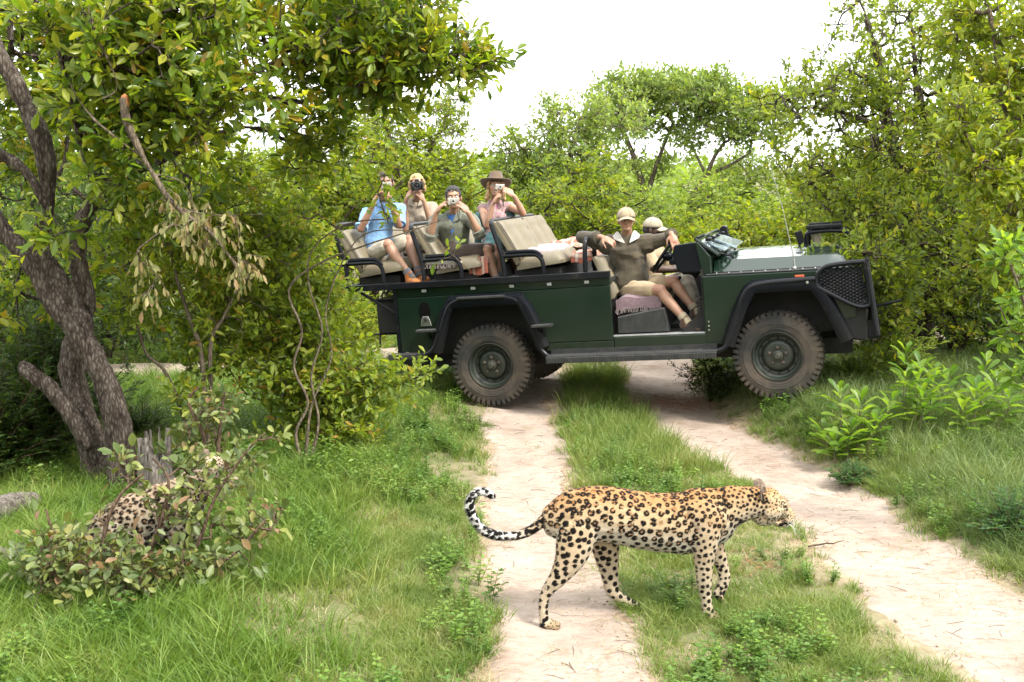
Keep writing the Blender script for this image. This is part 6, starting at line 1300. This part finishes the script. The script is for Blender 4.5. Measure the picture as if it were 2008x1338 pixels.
# --- feathery shrubs
def feather(label, px, py, Y, hgt, rad, n, seed, mats, leaf=.035, name='feathery_shrub', n_part=0):
    rng = np.random.RandomState(seed); g = at(px, py, Y); x0, y0 = g[0], g[1]; z0 = gz(x0, y0); e = empty(name, (x0, y0, z0), label, 'shrub'); segs = []; P = []; D = []; Nn = []
    for i in range(n):
        a = rng.uniform(0, 2*math.pi); el = R_(rng.uniform(20, 80)); d = np.array([math.cos(a)*math.cos(el)*rad/hgt, math.sin(a)*math.cos(el)*rad/hgt, math.sin(el)])*hgt*rng.uniform(.6, 1.1); b0 = np.array([x0, y0, z0]); p1 = b0+d*.6; p2 = b0+d+np.array([0, 0, -.08*hgt]); segs += [(b0, p1, .006, .004), (p1, p2, .004, .0015)]
        for k in range(9):
            t = .3+.7*k/9; p = b0+(p1-b0)*min(1, t/.6) if t < .6 else p1+(p2-p1)*((t-.6)/.4); s = 1 if k % 2 else -1; hd = nrmz(d); sd = nrmz(np.cross(hd, [0, 0, 1])+rng.normal(size=3)*.3)*s; fd = nrmz(sd+hd*.7); L_ = leaf*4*(1-.35*t)
            for m_ in range(7):
                q = p+fd*L_*(m_+1)/7
                for s2 in (-1, 1): P.append(q); D.append(nrmz(np.cross(fd, [0, 0, 1]))*s2+fd*.6); Nn.append(np.array([0, 0, 1])+rng.normal(size=3)*.3)
    P = np.array(P); branches(e, segs, M['barkred'], 4, 'stems'); crown_of(e, P, np.array(D), np.array(Nn), leaf*rng.uniform(.7, 1.2, len(P)), np.clip(rng.rand(len(P)), 0, 1), .4, LS4, *mats, n_part=n_part)
feather('pale feathery shrub below the guard on the vehicle nose', 1745, 735, 11.3, .75, .60, 70, 61, G_far, .034)
feather('feathery shrub right of the front wheel, under the tree', 1690, 735, 10.9, .45, .45, 40, 62, G_far, .03)
feather('dark bluish feathery shrub at the right edge of the grass', 1985, 1060, 6.9, .36, .42, 34, 63, G_blue, .024)
feather('small dark feathery shrub at the edge of the right track', 1665, 950, 8.35, .22, .26, 26, 64, G_blue, .02)
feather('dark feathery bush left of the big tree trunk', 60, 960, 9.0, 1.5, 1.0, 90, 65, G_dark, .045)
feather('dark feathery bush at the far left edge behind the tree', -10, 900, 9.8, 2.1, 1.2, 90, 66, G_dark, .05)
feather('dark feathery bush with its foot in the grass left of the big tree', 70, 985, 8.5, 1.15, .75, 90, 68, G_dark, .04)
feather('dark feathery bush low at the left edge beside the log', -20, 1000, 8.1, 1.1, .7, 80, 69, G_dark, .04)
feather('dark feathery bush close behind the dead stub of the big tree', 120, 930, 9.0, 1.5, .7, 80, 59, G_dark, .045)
feather('little dark feathery bush behind the tree stump', 275, 850, 9.2, .45, .35, 26, 67, G_dark, .028)
# --- background trees
def bush_crown(seed, n, leaf, mats, lob, asp=.5, per=8, twigs=4, rc=.3):
    rng = np.random.RandomState(seed); limbs = [[(0, 0, 0, .06), (.1, .0, .5, .045), (.25, .1, 1.1, .03)], [(0, 0, 0, .05), (-.15, .1, .6, .04), (-.4, 0, 1.2, .02)], [(0, 0, 0, .04), (0, -.2, .6, .03), (.05, -.4, 1.1, .02)]]
    segs, P, D, Nn, L_, tint = grow(rng, limbs, lob, rc, twigs, per, leaf); ok = P[:, 2] > .02
    V, F = leaf_arrays(P[ok], D[ok], Nn[ok], L_[ok], L_[ok]*asp, LS4); me = np_mesh('crown', V, F, {'tint': ('FACE', 'FLOAT', np.repeat(tint[ok], 2))}); me.materials.append(mats[0])
    mb = MB()
    for Lm in limbs: q = spl(Lm, 3); mb.tube([p[:3] for p in q], [p[3] for p in q], 7)
    tm = mb.mesh('trunk'); tm.materials.append(M['barkdk']); V, F = tubes_np(segs, 3); bm_ = np_mesh('branches', V, F); bm_.materials.append(M['barkdk']); return me, tm, bm_
LOBB = [((0, 0, 1.2), (.95, .9, .75), 80), ((.5, .1, .7), (.6, .6, .5), 34), ((-.5, 0, .7), (.6, .6, .5), 34), ((0, -.3, .35), (.8, .6, .3), 26), ((.1, 0, 1.9), (.5, .5, .35), 18)]
LOBT = [((0, 0, 1.9), (.8, .8, .55), 60), ((.55, .1, 1.5), (.5, .5, .4), 30), ((-.55, 0, 1.4), (.5, .5, .4), 30), ((.0, .2, 1.0), (.7, .6, .5), 36), ((0, 0, 2.5), (.45, .45, .35), 18), ((0, 0, .4), (.6, .6, .3), 14)]
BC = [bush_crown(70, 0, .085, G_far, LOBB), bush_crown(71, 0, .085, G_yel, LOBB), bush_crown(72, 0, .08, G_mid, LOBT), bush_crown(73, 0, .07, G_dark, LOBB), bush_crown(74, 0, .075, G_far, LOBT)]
WHERE = {0: 'soft green', 1: 'yellow-green', 2: 'loose mid-green', 3: 'dark', 4: 'pale upright'}
def bush(kind, px, Y, s, sz, rot, label, cat='shrub', name='bush', grp='bushes beyond the vehicle'):
    g = at(px, 600, Y); x, y = g[0], g[1]; e = empty(name, (x, y, gz(x, y)-.03), label, cat, grp); e.rotation_euler = (0, 0, rot); e.scale = (s, s, sz); c, t, b_ = BC[kind]
    for nm, me in (('crown', c), ('trunk', t), ('branches', b_)):
        o = bpy.data.objects.new(nm, me); sc.collection.objects.link(o); o.parent = e
        if nm == 'branches': o['kind'] = 'stuff'
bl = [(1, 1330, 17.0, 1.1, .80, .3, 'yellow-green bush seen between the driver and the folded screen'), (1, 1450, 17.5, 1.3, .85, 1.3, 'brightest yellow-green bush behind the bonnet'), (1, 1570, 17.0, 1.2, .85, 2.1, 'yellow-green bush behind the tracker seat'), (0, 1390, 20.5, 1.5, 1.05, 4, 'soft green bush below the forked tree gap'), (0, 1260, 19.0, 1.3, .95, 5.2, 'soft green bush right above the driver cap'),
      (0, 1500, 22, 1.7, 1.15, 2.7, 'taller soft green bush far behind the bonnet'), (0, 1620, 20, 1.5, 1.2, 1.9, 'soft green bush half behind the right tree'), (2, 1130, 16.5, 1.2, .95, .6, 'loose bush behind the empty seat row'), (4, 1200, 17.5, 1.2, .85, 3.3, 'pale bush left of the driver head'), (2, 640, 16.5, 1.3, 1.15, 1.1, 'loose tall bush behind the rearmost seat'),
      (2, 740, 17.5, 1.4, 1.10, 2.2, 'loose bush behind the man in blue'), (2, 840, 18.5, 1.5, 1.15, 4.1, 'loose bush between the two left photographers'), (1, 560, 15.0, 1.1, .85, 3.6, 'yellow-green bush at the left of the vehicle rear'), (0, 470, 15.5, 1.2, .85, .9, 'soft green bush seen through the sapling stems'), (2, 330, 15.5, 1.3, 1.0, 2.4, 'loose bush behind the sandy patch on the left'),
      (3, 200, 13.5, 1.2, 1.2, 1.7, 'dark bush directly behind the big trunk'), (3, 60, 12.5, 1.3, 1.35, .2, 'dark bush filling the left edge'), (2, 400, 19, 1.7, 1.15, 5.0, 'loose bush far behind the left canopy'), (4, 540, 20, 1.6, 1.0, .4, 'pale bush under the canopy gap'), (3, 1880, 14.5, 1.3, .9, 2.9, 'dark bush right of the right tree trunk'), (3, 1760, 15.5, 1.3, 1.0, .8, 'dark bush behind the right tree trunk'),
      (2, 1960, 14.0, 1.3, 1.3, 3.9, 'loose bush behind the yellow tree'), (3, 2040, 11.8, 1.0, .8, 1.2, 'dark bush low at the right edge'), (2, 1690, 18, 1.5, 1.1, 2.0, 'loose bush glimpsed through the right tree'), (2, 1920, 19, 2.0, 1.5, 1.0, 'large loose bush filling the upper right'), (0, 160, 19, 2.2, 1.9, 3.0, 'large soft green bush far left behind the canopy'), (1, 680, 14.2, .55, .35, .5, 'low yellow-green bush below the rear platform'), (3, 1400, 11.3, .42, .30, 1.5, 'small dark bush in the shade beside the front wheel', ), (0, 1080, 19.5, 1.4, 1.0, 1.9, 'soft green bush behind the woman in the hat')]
for q in bl: bush(*q)
def bigtree(label, px, Y, limbs, lobes, mats, seed, leaf, rc=.34, per=8, asp=.42, grp='trees beyond the vehicle', **k):
    g = at(px, 560, Y); g[2] = gz(g[0], g[1])-.03; return tree('background_tree', label, 'tree', g, [[(*g, limbs[0][0][2]*1.0)]+pl_(limbs[0], Y)]+[pl_(l, Y) for l in limbs[1:]], lobes, rc, 4, per, leaf, asp, mats, seed, group=grp, vox=0, tip=.0045, barkm=M['palebark'], **k)
bigtree('yellow-green tree behind the passengers reaching up to the canopy', 800, 19, [[(800, 470, .09), (780, 360, .07), (760, 260, .05), (740, 180, .03)], [(780, 380, .05), (840, 300, .035), (880, 220, .02)], [(770, 330, .04), (690, 270, .03), (640, 220, .02)]],
        [lb(730, 260, 19, (.70, .9, .6), 56), lb(800, 240, 19, (.7, .9, .6), 52), lb(880, 240, 19, (.42, .7, .50), 26), lb(880, 330, 19, (.45, .7, .40), 22), lb(760, 350, 19, (.9, .9, .55), 52), lb(640, 370, 19, (.7, .9, .5), 30), lb(900, 190, 19, (.25, .4, .2), 8)], G_mid, 81, .085)
bigtree('rounded mid-green tree behind the woman in the hat', 1100, 18.5, [[(1105, 450, .08), (1110, 380, .06), (1120, 300, .045), (1140, 230, .03)], [(1110, 400, .05), (1040, 330, .035), (1010, 270, .02)]],
        [lb(1110, 300, 18.5, (.75, .8, .62), 76), lb(1030, 320, 18.5, (.45, .7, .5), 36), lb(1150, 230, 18.5, (.5, .7, .30), 30), lb(1180, 340, 18.5, (.5, .7, .5), 40), lb(1060, 400, 18.3, (.7, .7, .5), 50), lb(1150, 420, 18.3, (.7, .7, .45), 44), lb(990, 290, 18.5, (.2, .4, .4), 10), lb(1080, 220, 18.5, (.25, .4, .12), 8), lb(1230, 240, 18.6, (.4, .5, .3), 20)], G_far, 82, .10)
bigtree('feathery tree with several upright stems behind the driver', 1270, 23, [[(1268, 480, .094), (1265, 420, .086), (1262, 370, .072), (1240, 300, .050), (1210, 230, .036)], [(1265, 400, .058), (1282, 340, .050), (1300, 290, .036), (1320, 240, .025)], [(1268, 440, .050), (1235, 370, .043), (1200, 330, .029)]],
        [lb(1240, 190, 23, (.95, .9, .46), 96), lb(1310, 180, 23, (.7, .9, .36), 60), lb(1270, 330, 23, (.9, .7, .3), 22), lb(1200, 250, 23, (.6, .8, .42), 36), lb(1330, 250, 23, (.5, .7, .36), 22), lb(1270, 250, 23, (.6, .7, .3), 22), lb(1340, 160, 23, (.3, .5, .14), 10)], G_far, 83, .115)
bigtree('flat-crowned tree with a leaning forked trunk in the middle distance', 1345, 22, [[(1350, 430, .065), (1362, 380, .054), (1385, 345, .047), (1400, 310, .036), (1420, 280, .025)], [(1385, 345, .040), (1430, 325, .032), (1470, 300, .022)], [(1385, 345, .032), (1368, 310, .025), (1350, 270, .014)]],
        [lb(1430, 205, 22, (.8, .9, .40), 84), lb(1370, 200, 22, (.5, .8, .36), 44), lb(1500, 225, 22, (.5, .7, .36), 46), lb(1440, 270, 22, (.7, .7, .22), 32), lb(1410, 160, 22, (.4, .5, .12), 12), lb(1360, 290, 22, (.3, .4, .2), 8), lb(1520, 270, 22, (.3, .5, .2), 10)], G_far, 84, .115)
bigtree('slim tree at the left of the right-hand gap of sky', 1475, 25, [[(1480, 450, .050), (1478, 400, .043), (1470, 350, .036), (1450, 320, .022)]], [lb(1465, 320, 25, (.6, .6, .3), 24), lb(1420, 340, 25, (.4, .5, .2), 10), lb(1500, 340, 25, (.4, .5, .25), 12)], G_far, 85, .10)
# far wood: one mass
rng = np.random.RandomState(90); n = 46000; X_ = rng.uniform(-30, 32, n); Y_ = rng.uniform(24, 42, n); hgt = 1.6+1.5*fb2(X_, Y_, .25, 4)+.6*fb2(X_, Y_, 1.1, 8); gap = np.clip(np.abs(X_/Y_-.245)/.05, .55, 1); P = np.stack([X_, Y_, rng.rand(n)**.6*hgt*gap], 1)
V, F = leaf_arrays(P, rng.normal(size=(n, 3)), rng.normal(size=(n, 3))+np.array([0, -.3, .8]), rng.uniform(.14, .32, n), rng.uniform(.08, .18, n), LS4)
tag(link_mesh('far_woodland', np_mesh('far_woodland', V, F, {'tint': ('FACE', 'FLOAT', np.repeat(np.clip(.5+.8*(fb2(X_, Y_, .5, 12)-.5)+.3*(rng.rand(n)-.5), 0, 1), 2))}), G_far[0], smooth=False), 'mass of distant bush closing the view', 'woodland', kind='stuff')
# ---------------------------------------------------------------- grass and ground cover (geometry nodes, one object of each kind)
def blade_tuft(rng, n, h, w_, lean, spread, seg=3):
    V = []; F = []
    for i in range(n):
        a = rng.uniform(0, 2*math.pi); r = spread*rng.rand()**.7; b = np.array([math.cos(a)*r, math.sin(a)*r, -.01]); la = a+rng.normal()*.8; ln = lean*rng.uniform(.3, 1.5); hh = h*rng.uniform(.45, 1.15); pa = rng.uniform(0, math.pi)
        sd = np.array([math.cos(pa), math.sin(pa), 0]); k = len(V)
        for j in range(seg+1):
            t = j/seg; c = b+np.array([math.cos(la)*ln*t**1.8*hh, math.sin(la)*ln*t**1.8*hh, hh*(t-.28*ln*t**2.4)]); ww = w_*(1-t**1.6)*.5+w_*.04
            V += [c-sd*ww, c+sd*ww]
        for j in range(seg): q = k+2*j; F.append((q, q+1, q+3, q+2))
    return np.array(V), np.array(F)
def weed_tuft(rng, n, h, leaf):
    P = []; D = []; Nn = []; segs = []
    for i in range(n):
        a = rng.uniform(0, 6.28); top = np.array([math.cos(a)*h*.5*rng.rand(), math.sin(a)*h*.5*rng.rand(), h*rng.uniform(.4, 1)]); segs.append((np.zeros(3), top, .002, .001))
        for k in range(9):
            t = .25+.75*k/9; a2 = k*2.4+rng.rand(); P.append(top*t); D.append([math.cos(a2), math.sin(a2), .25]); Nn.append([rng.normal()*.3, rng.normal()*.3, 1])
    P = np.array(P); V, F = leaf_arrays(P, np.array(D, float), np.array(Nn, float), leaf*rng.uniform(.6, 1.2, len(P)), leaf*.5*np.ones(len(P)), LS4); V2, F2 = tubes_np(segs, 3)
    return np.concatenate([V, V2]), [F, F2+len(V)]
def grass_mat(name, stops, trans=.3):
    m = leaf_mat(name, stops, trans=trans, rough=.5); nt = m.node_tree; L = nt.links.new
    src = [n for n in nt.nodes if n.type == 'ATTRIBUTE'][0]; ramp = [n for n in nt.nodes if n.type == 'VALTORGB'][0]; geo = N(nt, 'ShaderNodeNewGeometry'); nz = N(nt, 'ShaderNodeTexNoise', Scale=1.7, Detail=5, Roughness=.65); L(geo.outputs['Position'], nz.inputs['Vector'])
    oi = N(nt, 'ShaderNodeObjectInfo'); a = N(nt, 'ShaderNodeMath', operation='MULTIPLY_ADD'); L(oi.outputs['Random'], a.inputs[0]); a.inputs[1].default_value = .5; b = N(nt, 'ShaderNodeMath', operation='MULTIPLY_ADD'); L(nz.outputs['Fac'], b.inputs[0]); b.inputs[1].default_value = 1.5; b.inputs[2].default_value = -.5; L(b.outputs[0], a.inputs[2]); L(a.outputs[0], ramp.inputs['Fac']); return m
GM = {'lush': grass_mat('lush_grass', [(0, (.058, .115, .014)), (.5, (.105, .180, .022)), (.76, (.17, .225, .04)), (1, (.32, .275, .13))]), 'mixed': grass_mat('mixed_grass', [(0, (.075, .135, .024)), (.45, (.135, .195, .038)), (.78, (.21, .235, .07)), (1, (.32, .27, .14))]),
      'blue': grass_mat('blue_green_grass', [(0, (.065, .115, .032)), (.5, (.115, .17, .052)), (1, (.22, .25, .085))]), 'dry': grass_mat('straw', [(0, (.22, .16, .08)), (.5, (.36, .28, .16)), (1, (.45, .36, .24))], .15), 'weed': grass_mat('ground_weeds', [(0, (.050, .110, .018)), (.5, (.10, .18, .028)), (1, (.18, .26, .04))])}
def scatter(name, label, variants, pts, rot, scl, idx, mt, tilt=None):
    col = bpy.data.collections.new(name+'_tufts')
    for k, (V, F) in enumerate(variants):
        me = np_mesh('%s_tuft' % name, V, F); me.materials.append(mt); o = bpy.data.objects.new('%s_tuft_%02d' % (name, k), me); col.objects.link(o)
    pm_ = bpy.data.meshes.new(name); pm_.vertices.add(len(pts)); pm_.vertices.foreach_set('co', pts.astype(np.float32).ravel())
    for nm, typ, dat in (('idx', 'INT', idx), ('scl', 'FLOAT', scl), ('rz', 'FLOAT', rot)):
        a = pm_.attributes.new(nm, typ, 'POINT'); a.data.foreach_set('value', dat.astype(np.int32 if typ == 'INT' else np.float32))
    o = bpy.data.objects.new(name, pm_); sc.collection.objects.link(o); pm_.materials.append(mt); tag(o, label, name.replace('_', ' '), kind='stuff')
    ng = bpy.data.node_groups.new(name, 'GeometryNodeTree'); ng.interface.new_socket('Geometry', in_out='INPUT', socket_type='NodeSocketGeometry'); ng.interface.new_socket('Geometry', in_out='OUTPUT', socket_type='NodeSocketGeometry'); L = ng.links.new
    gi = ng.nodes.new('NodeGroupInput'); go = ng.nodes.new('NodeGroupOutput'); ip = ng.nodes.new('GeometryNodeInstanceOnPoints'); ci = ng.nodes.new('GeometryNodeCollectionInfo'); ci.inputs['Collection'].default_value = col; ci.inputs['Separate Children'].default_value = True; ci.inputs['Reset Children'].default_value = True
    def na(n_, t): a = ng.nodes.new('GeometryNodeInputNamedAttribute'); a.data_type = t; a.inputs['Name'].default_value = n_; return a.outputs['Attribute']
    cx = ng.nodes.new('ShaderNodeCombineXYZ'); L(na('rz', 'FLOAT'), cx.inputs['Z']); cs = ng.nodes.new('ShaderNodeCombineXYZ'); s = na('scl', 'FLOAT')
    for ax in 'XYZ': L(s, cs.inputs[ax])
    L(gi.outputs[0], ip.inputs['Points']); L(ci.outputs[0], ip.inputs['Instance']); ip.inputs['Pick Instance'].default_value = True; L(na('idx', 'INT'), ip.inputs['Instance Index']); L(cx.outputs[0], ip.inputs['Rotation']); L(cs.outputs[0], ip.inputs['Scale']); L(ip.outputs[0], go.inputs[0])
    md = o.modifiers.new('scatter', 'NODES'); md.node_group = ng; return o
def field(rng, n, y0, y1, dens):
    """random points in the wedge the picture covers, thinned by dens(x, y)"""
    y = y0+(y1-y0)*rng.rand(n); x = (rng.rand(n)*2-1)*(.50*y+.6); y = np.where(rng.rand(n) < 1, y, y); p = dens(x, y)*(y/y1)**0; k = rng.rand(n) < p; x, y = x[k], y[k]; return x, y
def put(name, label, variants, x, y, scl, mt, rng, sink=.0):
    scatter(name, label, variants, np.stack([x, y, hz(x, y)-sink], 1), rng.uniform(0, 6.28, len(x)), scl, rng.randint(0, len(variants), len(x)), mt)
rng = np.random.RandomState(101)
def lefty(x, y): return sst(-.35, -.9, x-.05*(y-6))
def lefty2(x, y): return np.where(y < 8, sst(-.65, -1.5, x), sst(-.4, -1.1, x))
def strip_(x, y): return sst(rut_c(y, 0)+rut_w(y, 0)-.1, rut_c(y, 0)+rut_w(y, 0)+.1, x)*sst(rut_c(y, 1)-rut_w(y, 1)+.1, rut_c(y, 1)-rut_w(y, 1)-.1, x)*(y < 14.5)
def righty(x, y): return sst(0, .25, x-rut_c(y, 1)-rut_w(y, 1))
def free(x, y):
    e = (fb2(x, y, 1.6, 91)-.5)*1.1+(fb2(x, y, 6, 95)-.5)*.35
    d = np.minimum(np.abs(x-rut_c(y, 0))-rut_w(y, 0), np.abs(x-rut_c(y, 1))-rut_w(y, 1)); return (1-sand_mask(x, y))*np.where(y < 14.6, sst(-.12, .38, d+e*.55), 1)
def car_lane(x, y): return 1-.8*((np.abs(y-(11.8-.3*x)) < .9) & (x > -.9) & (x < 3.4) & (y > 10.6))
# lush grass in the left foreground
x, y = field(rng, 60000, 4.2, 16.5, lambda x, y: free(x, y)*np.clip(lefty2(x, y)*(.10+.90*sst(.42, .62, fb2(x, y, .9, 31)+.10*sst(-1, -2.2, x)))*sst(17, 5, y), 0, 1))
put('tall_grass', 'tall lush green grass in the left foreground', [blade_tuft(rng, 16, .26, .0075, .75, .07) for _ in range(6)], x, y, rng.uniform(.45, 1.15, len(x))*(.55+.5*fb2(x, y, 1.3, 33)), GM['lush'], rng)
# mixed short grass everywhere off the sand
x, y = field(rng, 230000, 4.2, 20, lambda x, y: free(x, y)*np.clip(.10+.95*sst(.42, .62, fb2(x, y, 1.9, 41)), 0, 1)*car_lane(x, y)*(1-.35*sst(-1.6, -1.0, x)*sst(-.1, -.5, x)*(y < 9)))
put('short_grass', 'short tufted grass over the bare soil between and beside the wheel tracks', [blade_tuft(rng, 16, .105, .0050, .8, .05, 2) for _ in range(7)], x, y, rng.uniform(.45, 1.2, len(x))*(.6+.7*fb2(x, y, 1.1, 43)), GM['mixed'], rng)
# taller tufts in the middle strip near the vehicle
x, y = field(rng, 26000, 8.6, 13, lambda x, y: np.clip(strip_(x, y)*.9, 0, 1)*free(x, y))
put('seeding_grass', 'seeding grass on the ridge between the wheel tracks', [blade_tuft(rng, 14, .21, .0050, .65, .05) for _ in range(5)], x, y, rng.uniform(.5, 1.15, len(x)), GM['mixed'], rng)
# blue-green long grass on the right verge
x, y = field(rng, 60000, 4.2, 13, lambda x, y: free(x, y)*righty(x, y)*np.clip(.3+sst(.35, .6, fb2(x, y, 1.0, 51)), 0, 1)*sst(13.5, 8, y))
put('long_grass', 'long blue-green grass along the right verge', [blade_tuft(rng, 15, .23, .0065, .85, .06) for _ in range(6)], x, y, rng.uniform(.4, 1.15, len(x))*(.55+.6*sst(0, .9, x-rut_c(y, 1)-rut_w(y, 1))), GM['blue'], rng)
# straw and runners creeping on to the sand
x, y = field(rng, 60000, 4.2, 14, lambda x, y: np.clip(.25+.5*(1-free(x, y))*sst(.9, .2, sand_mask(x, y)), 0, 1)*sst(.44, .58, fb2(x, y, 2.3, 61)))
put('dry_straw', 'dry straw and runners at the edges of the sand', [blade_tuft(rng, 7, .07, .0035, 2.6, .06, 2) for _ in range(5)], x, y, rng.uniform(.5, 1.2, len(x)), GM['dry'], rng)
x, y = field(rng, 30000, 4.2, 15, lambda x, y: free(x, y)*sst(.44, .58, fb2(x, y, 1.5, 71))*(.35+.5*lefty(x, y)))
put('leafy_weeds', 'small leafy weeds growing through the grass', [weed_tuft(rng, 6, .13, .026) for _ in range(4)]+[weed_tuft(rng, 5, .20, .040) for _ in range(3)], x, y, rng.uniform(.4, 1.2, len(x)), GM['weed'], rng)
# sparse tufts on the sand itself
x, y = field(rng, 9000, 4.4, 12, lambda x, y: sand_mask(x, y)*(fb2(x, y, 3.1, 81) > .60)*.55)
put('sand_tufts', 'sparse small grass tufts on the sandy ruts', [blade_tuft(rng, 12, .05, .004, 1.2, .035, 2) for _ in range(4)], x, y, rng.uniform(.5, 1.3, len(x)), GM['mixed'], rng)
# pebbles, crumbs and litter
def pebble(rng):
    mb = MB(); mb.ball((0, 0, 0), (.006, .0045, .003), 6); return np.array([tuple(v) for v in mb.v])*rng.uniform(.7, 1.3, 3), np.array([f for f in mb.f if len(f) == 4])
M['peb'] = pm('pebble', (.36, .27, .19), (.20, .14, .10), 30, .9)
x, y = field(rng, 9000, 4.3, 12, lambda x, y: sand_mask(x, y)*.8)
put('pebbles', 'fine gravel and crumbs of soil on the sandy ruts', [pebble(rng) for _ in range(4)], x, y, rng.uniform(.3, 1.6, len(x))**1.5, M['peb'], rng, -.012)
# fine dead twigs and reddish leaf litter
def twiglet(rng, L_=.05):
    p = np.array([[-L_, 0, 0], [0, rng.normal()*.006, .004], [L_, rng.normal()*.006, 0]]); return tubes_np([(p[0], p[1], .0013, .0013), (p[1], p[2], .0013, .0007)], 3)
x, y = field(rng, 2600, 4.3, 12.5, lambda x, y: np.clip(sand_mask(x, y)*.35+.3*(1-free(x, y)), 0, 1))
put('twig_litter', 'fine dead twigs scattered over the sand', [twiglet(rng) for _ in range(5)], x, y, rng.uniform(.35, 1.3, len(x)), M['barkred'], rng, -.014)
M['redlit'] = pm('rusty_litter', (.30, .12, .05), (.20, .10, .05), 40, .9)
x, y = field(rng, 60000, 9.8, 12.2, lambda x, y: 1.0*np.clip(np.exp(-((x-1.75)/.55)**2-((y-11.35)/.35)**2)*1.3-.2*vn2(x, y, 6, 3), 0, 1))
x2, y2 = field(rng, 30000, 5.4, 7.2, lambda x, y: np.clip(np.exp(-((x-1.5)/.35)**2-((y-6.6)/.35)**2)*.8-.3, 0, 1)); x = np.r_[x, x2]; y = np.r_[y, y2]
put('rusty_litter', 'rusty fallen litter where the right rut bends and before the leopard', [twiglet(rng, .022) for _ in range(4)], x, y, rng.uniform(.5, 1.5, len(x)), M['redlit'], rng, -.012)
# sticks lying on the track
rr = random.Random(5)
for px, py, ln, a, lab in ((1085, 1140, .34, -.25, 'bent dry stick lying on the left rut between the leopard hind legs'), (1165, 1187, .26, .12, 'short dry stick by the far hind paw of the leopard'), (1020, 1168, .15, -.6, 'small dry twig on the sand left of the hind paw'), (960, 835, .2, -.3, 'dry twig at the edge of the left rut behind the leopard'), (1420, 812, .3, .12, 'dry stick in the litter at the bend of the right rut'), (1620, 1075, .28, .35, 'thin dry stick on the sand right of the leopard')):
    D_ = (2.41)/math.tan(R_(8.76)+math.atan((py-669)/2200)); x0 = (px-1004)/2200*(D_*CP+2.41*SP); e = empty('stick', (x0, D_, gz(x0, D_)+.018), lab, 'stick'); pts = []
    for k in range(7): t = k/6-.5; pts.append((math.cos(a)*ln*t+rr.uniform(-.006, .006), math.sin(a)*ln*t+rr.uniform(-.012, .012), .004+rr.uniform(0, .006)))
    MB().tube(pts, [.0055, .006, .0055, .005, .0045, .0035, .002], 6).tube([pts[3], (pts[3][0]+.03, pts[3][1]+.05, .012)], [.003, .0015], 5).obj('stick_wood', M['barkred'], e)
# unseen trees and scrub added behind the photographer, so that the paint reflects bush and not bare plain
for k, (x, y, s, kd_) in enumerate(((-7, -5, 2.4, 2), (-2.5, -8, 2.6, 0), (3, -7, 2.4, 3), (8, -4, 2.5, 2), (12, 2, 2.6, 0), (-11, 2, 2.6, 3), (6, -12, 3.2, 0), (-6, -13, 3.2, 2))):
    e = empty('bush', (x, y, gz(x, y)), ('unseen loose bush added left behind the viewpoint', 'unseen soft bush added straight behind the viewpoint', 'unseen dark bush added right behind the viewpoint', 'unseen loose bush added far right behind the viewpoint', 'unseen soft bush added beyond the right edge of view', 'unseen dark bush added beyond the left edge of view', 'largest unseen soft bush added well behind the viewpoint', 'largest unseen loose bush added well behind and left')[k], 'shrub', 'unseen bushes added around the viewpoint'); e.scale = (s, s, s*1.1); e.rotation_euler = (0, 0, k)
    for nm, me in zip(('crown', 'trunk', 'branches'), BC[kd_]): o = bpy.data.objects.new(nm, me); sc.collection.objects.link(o); o.parent = e
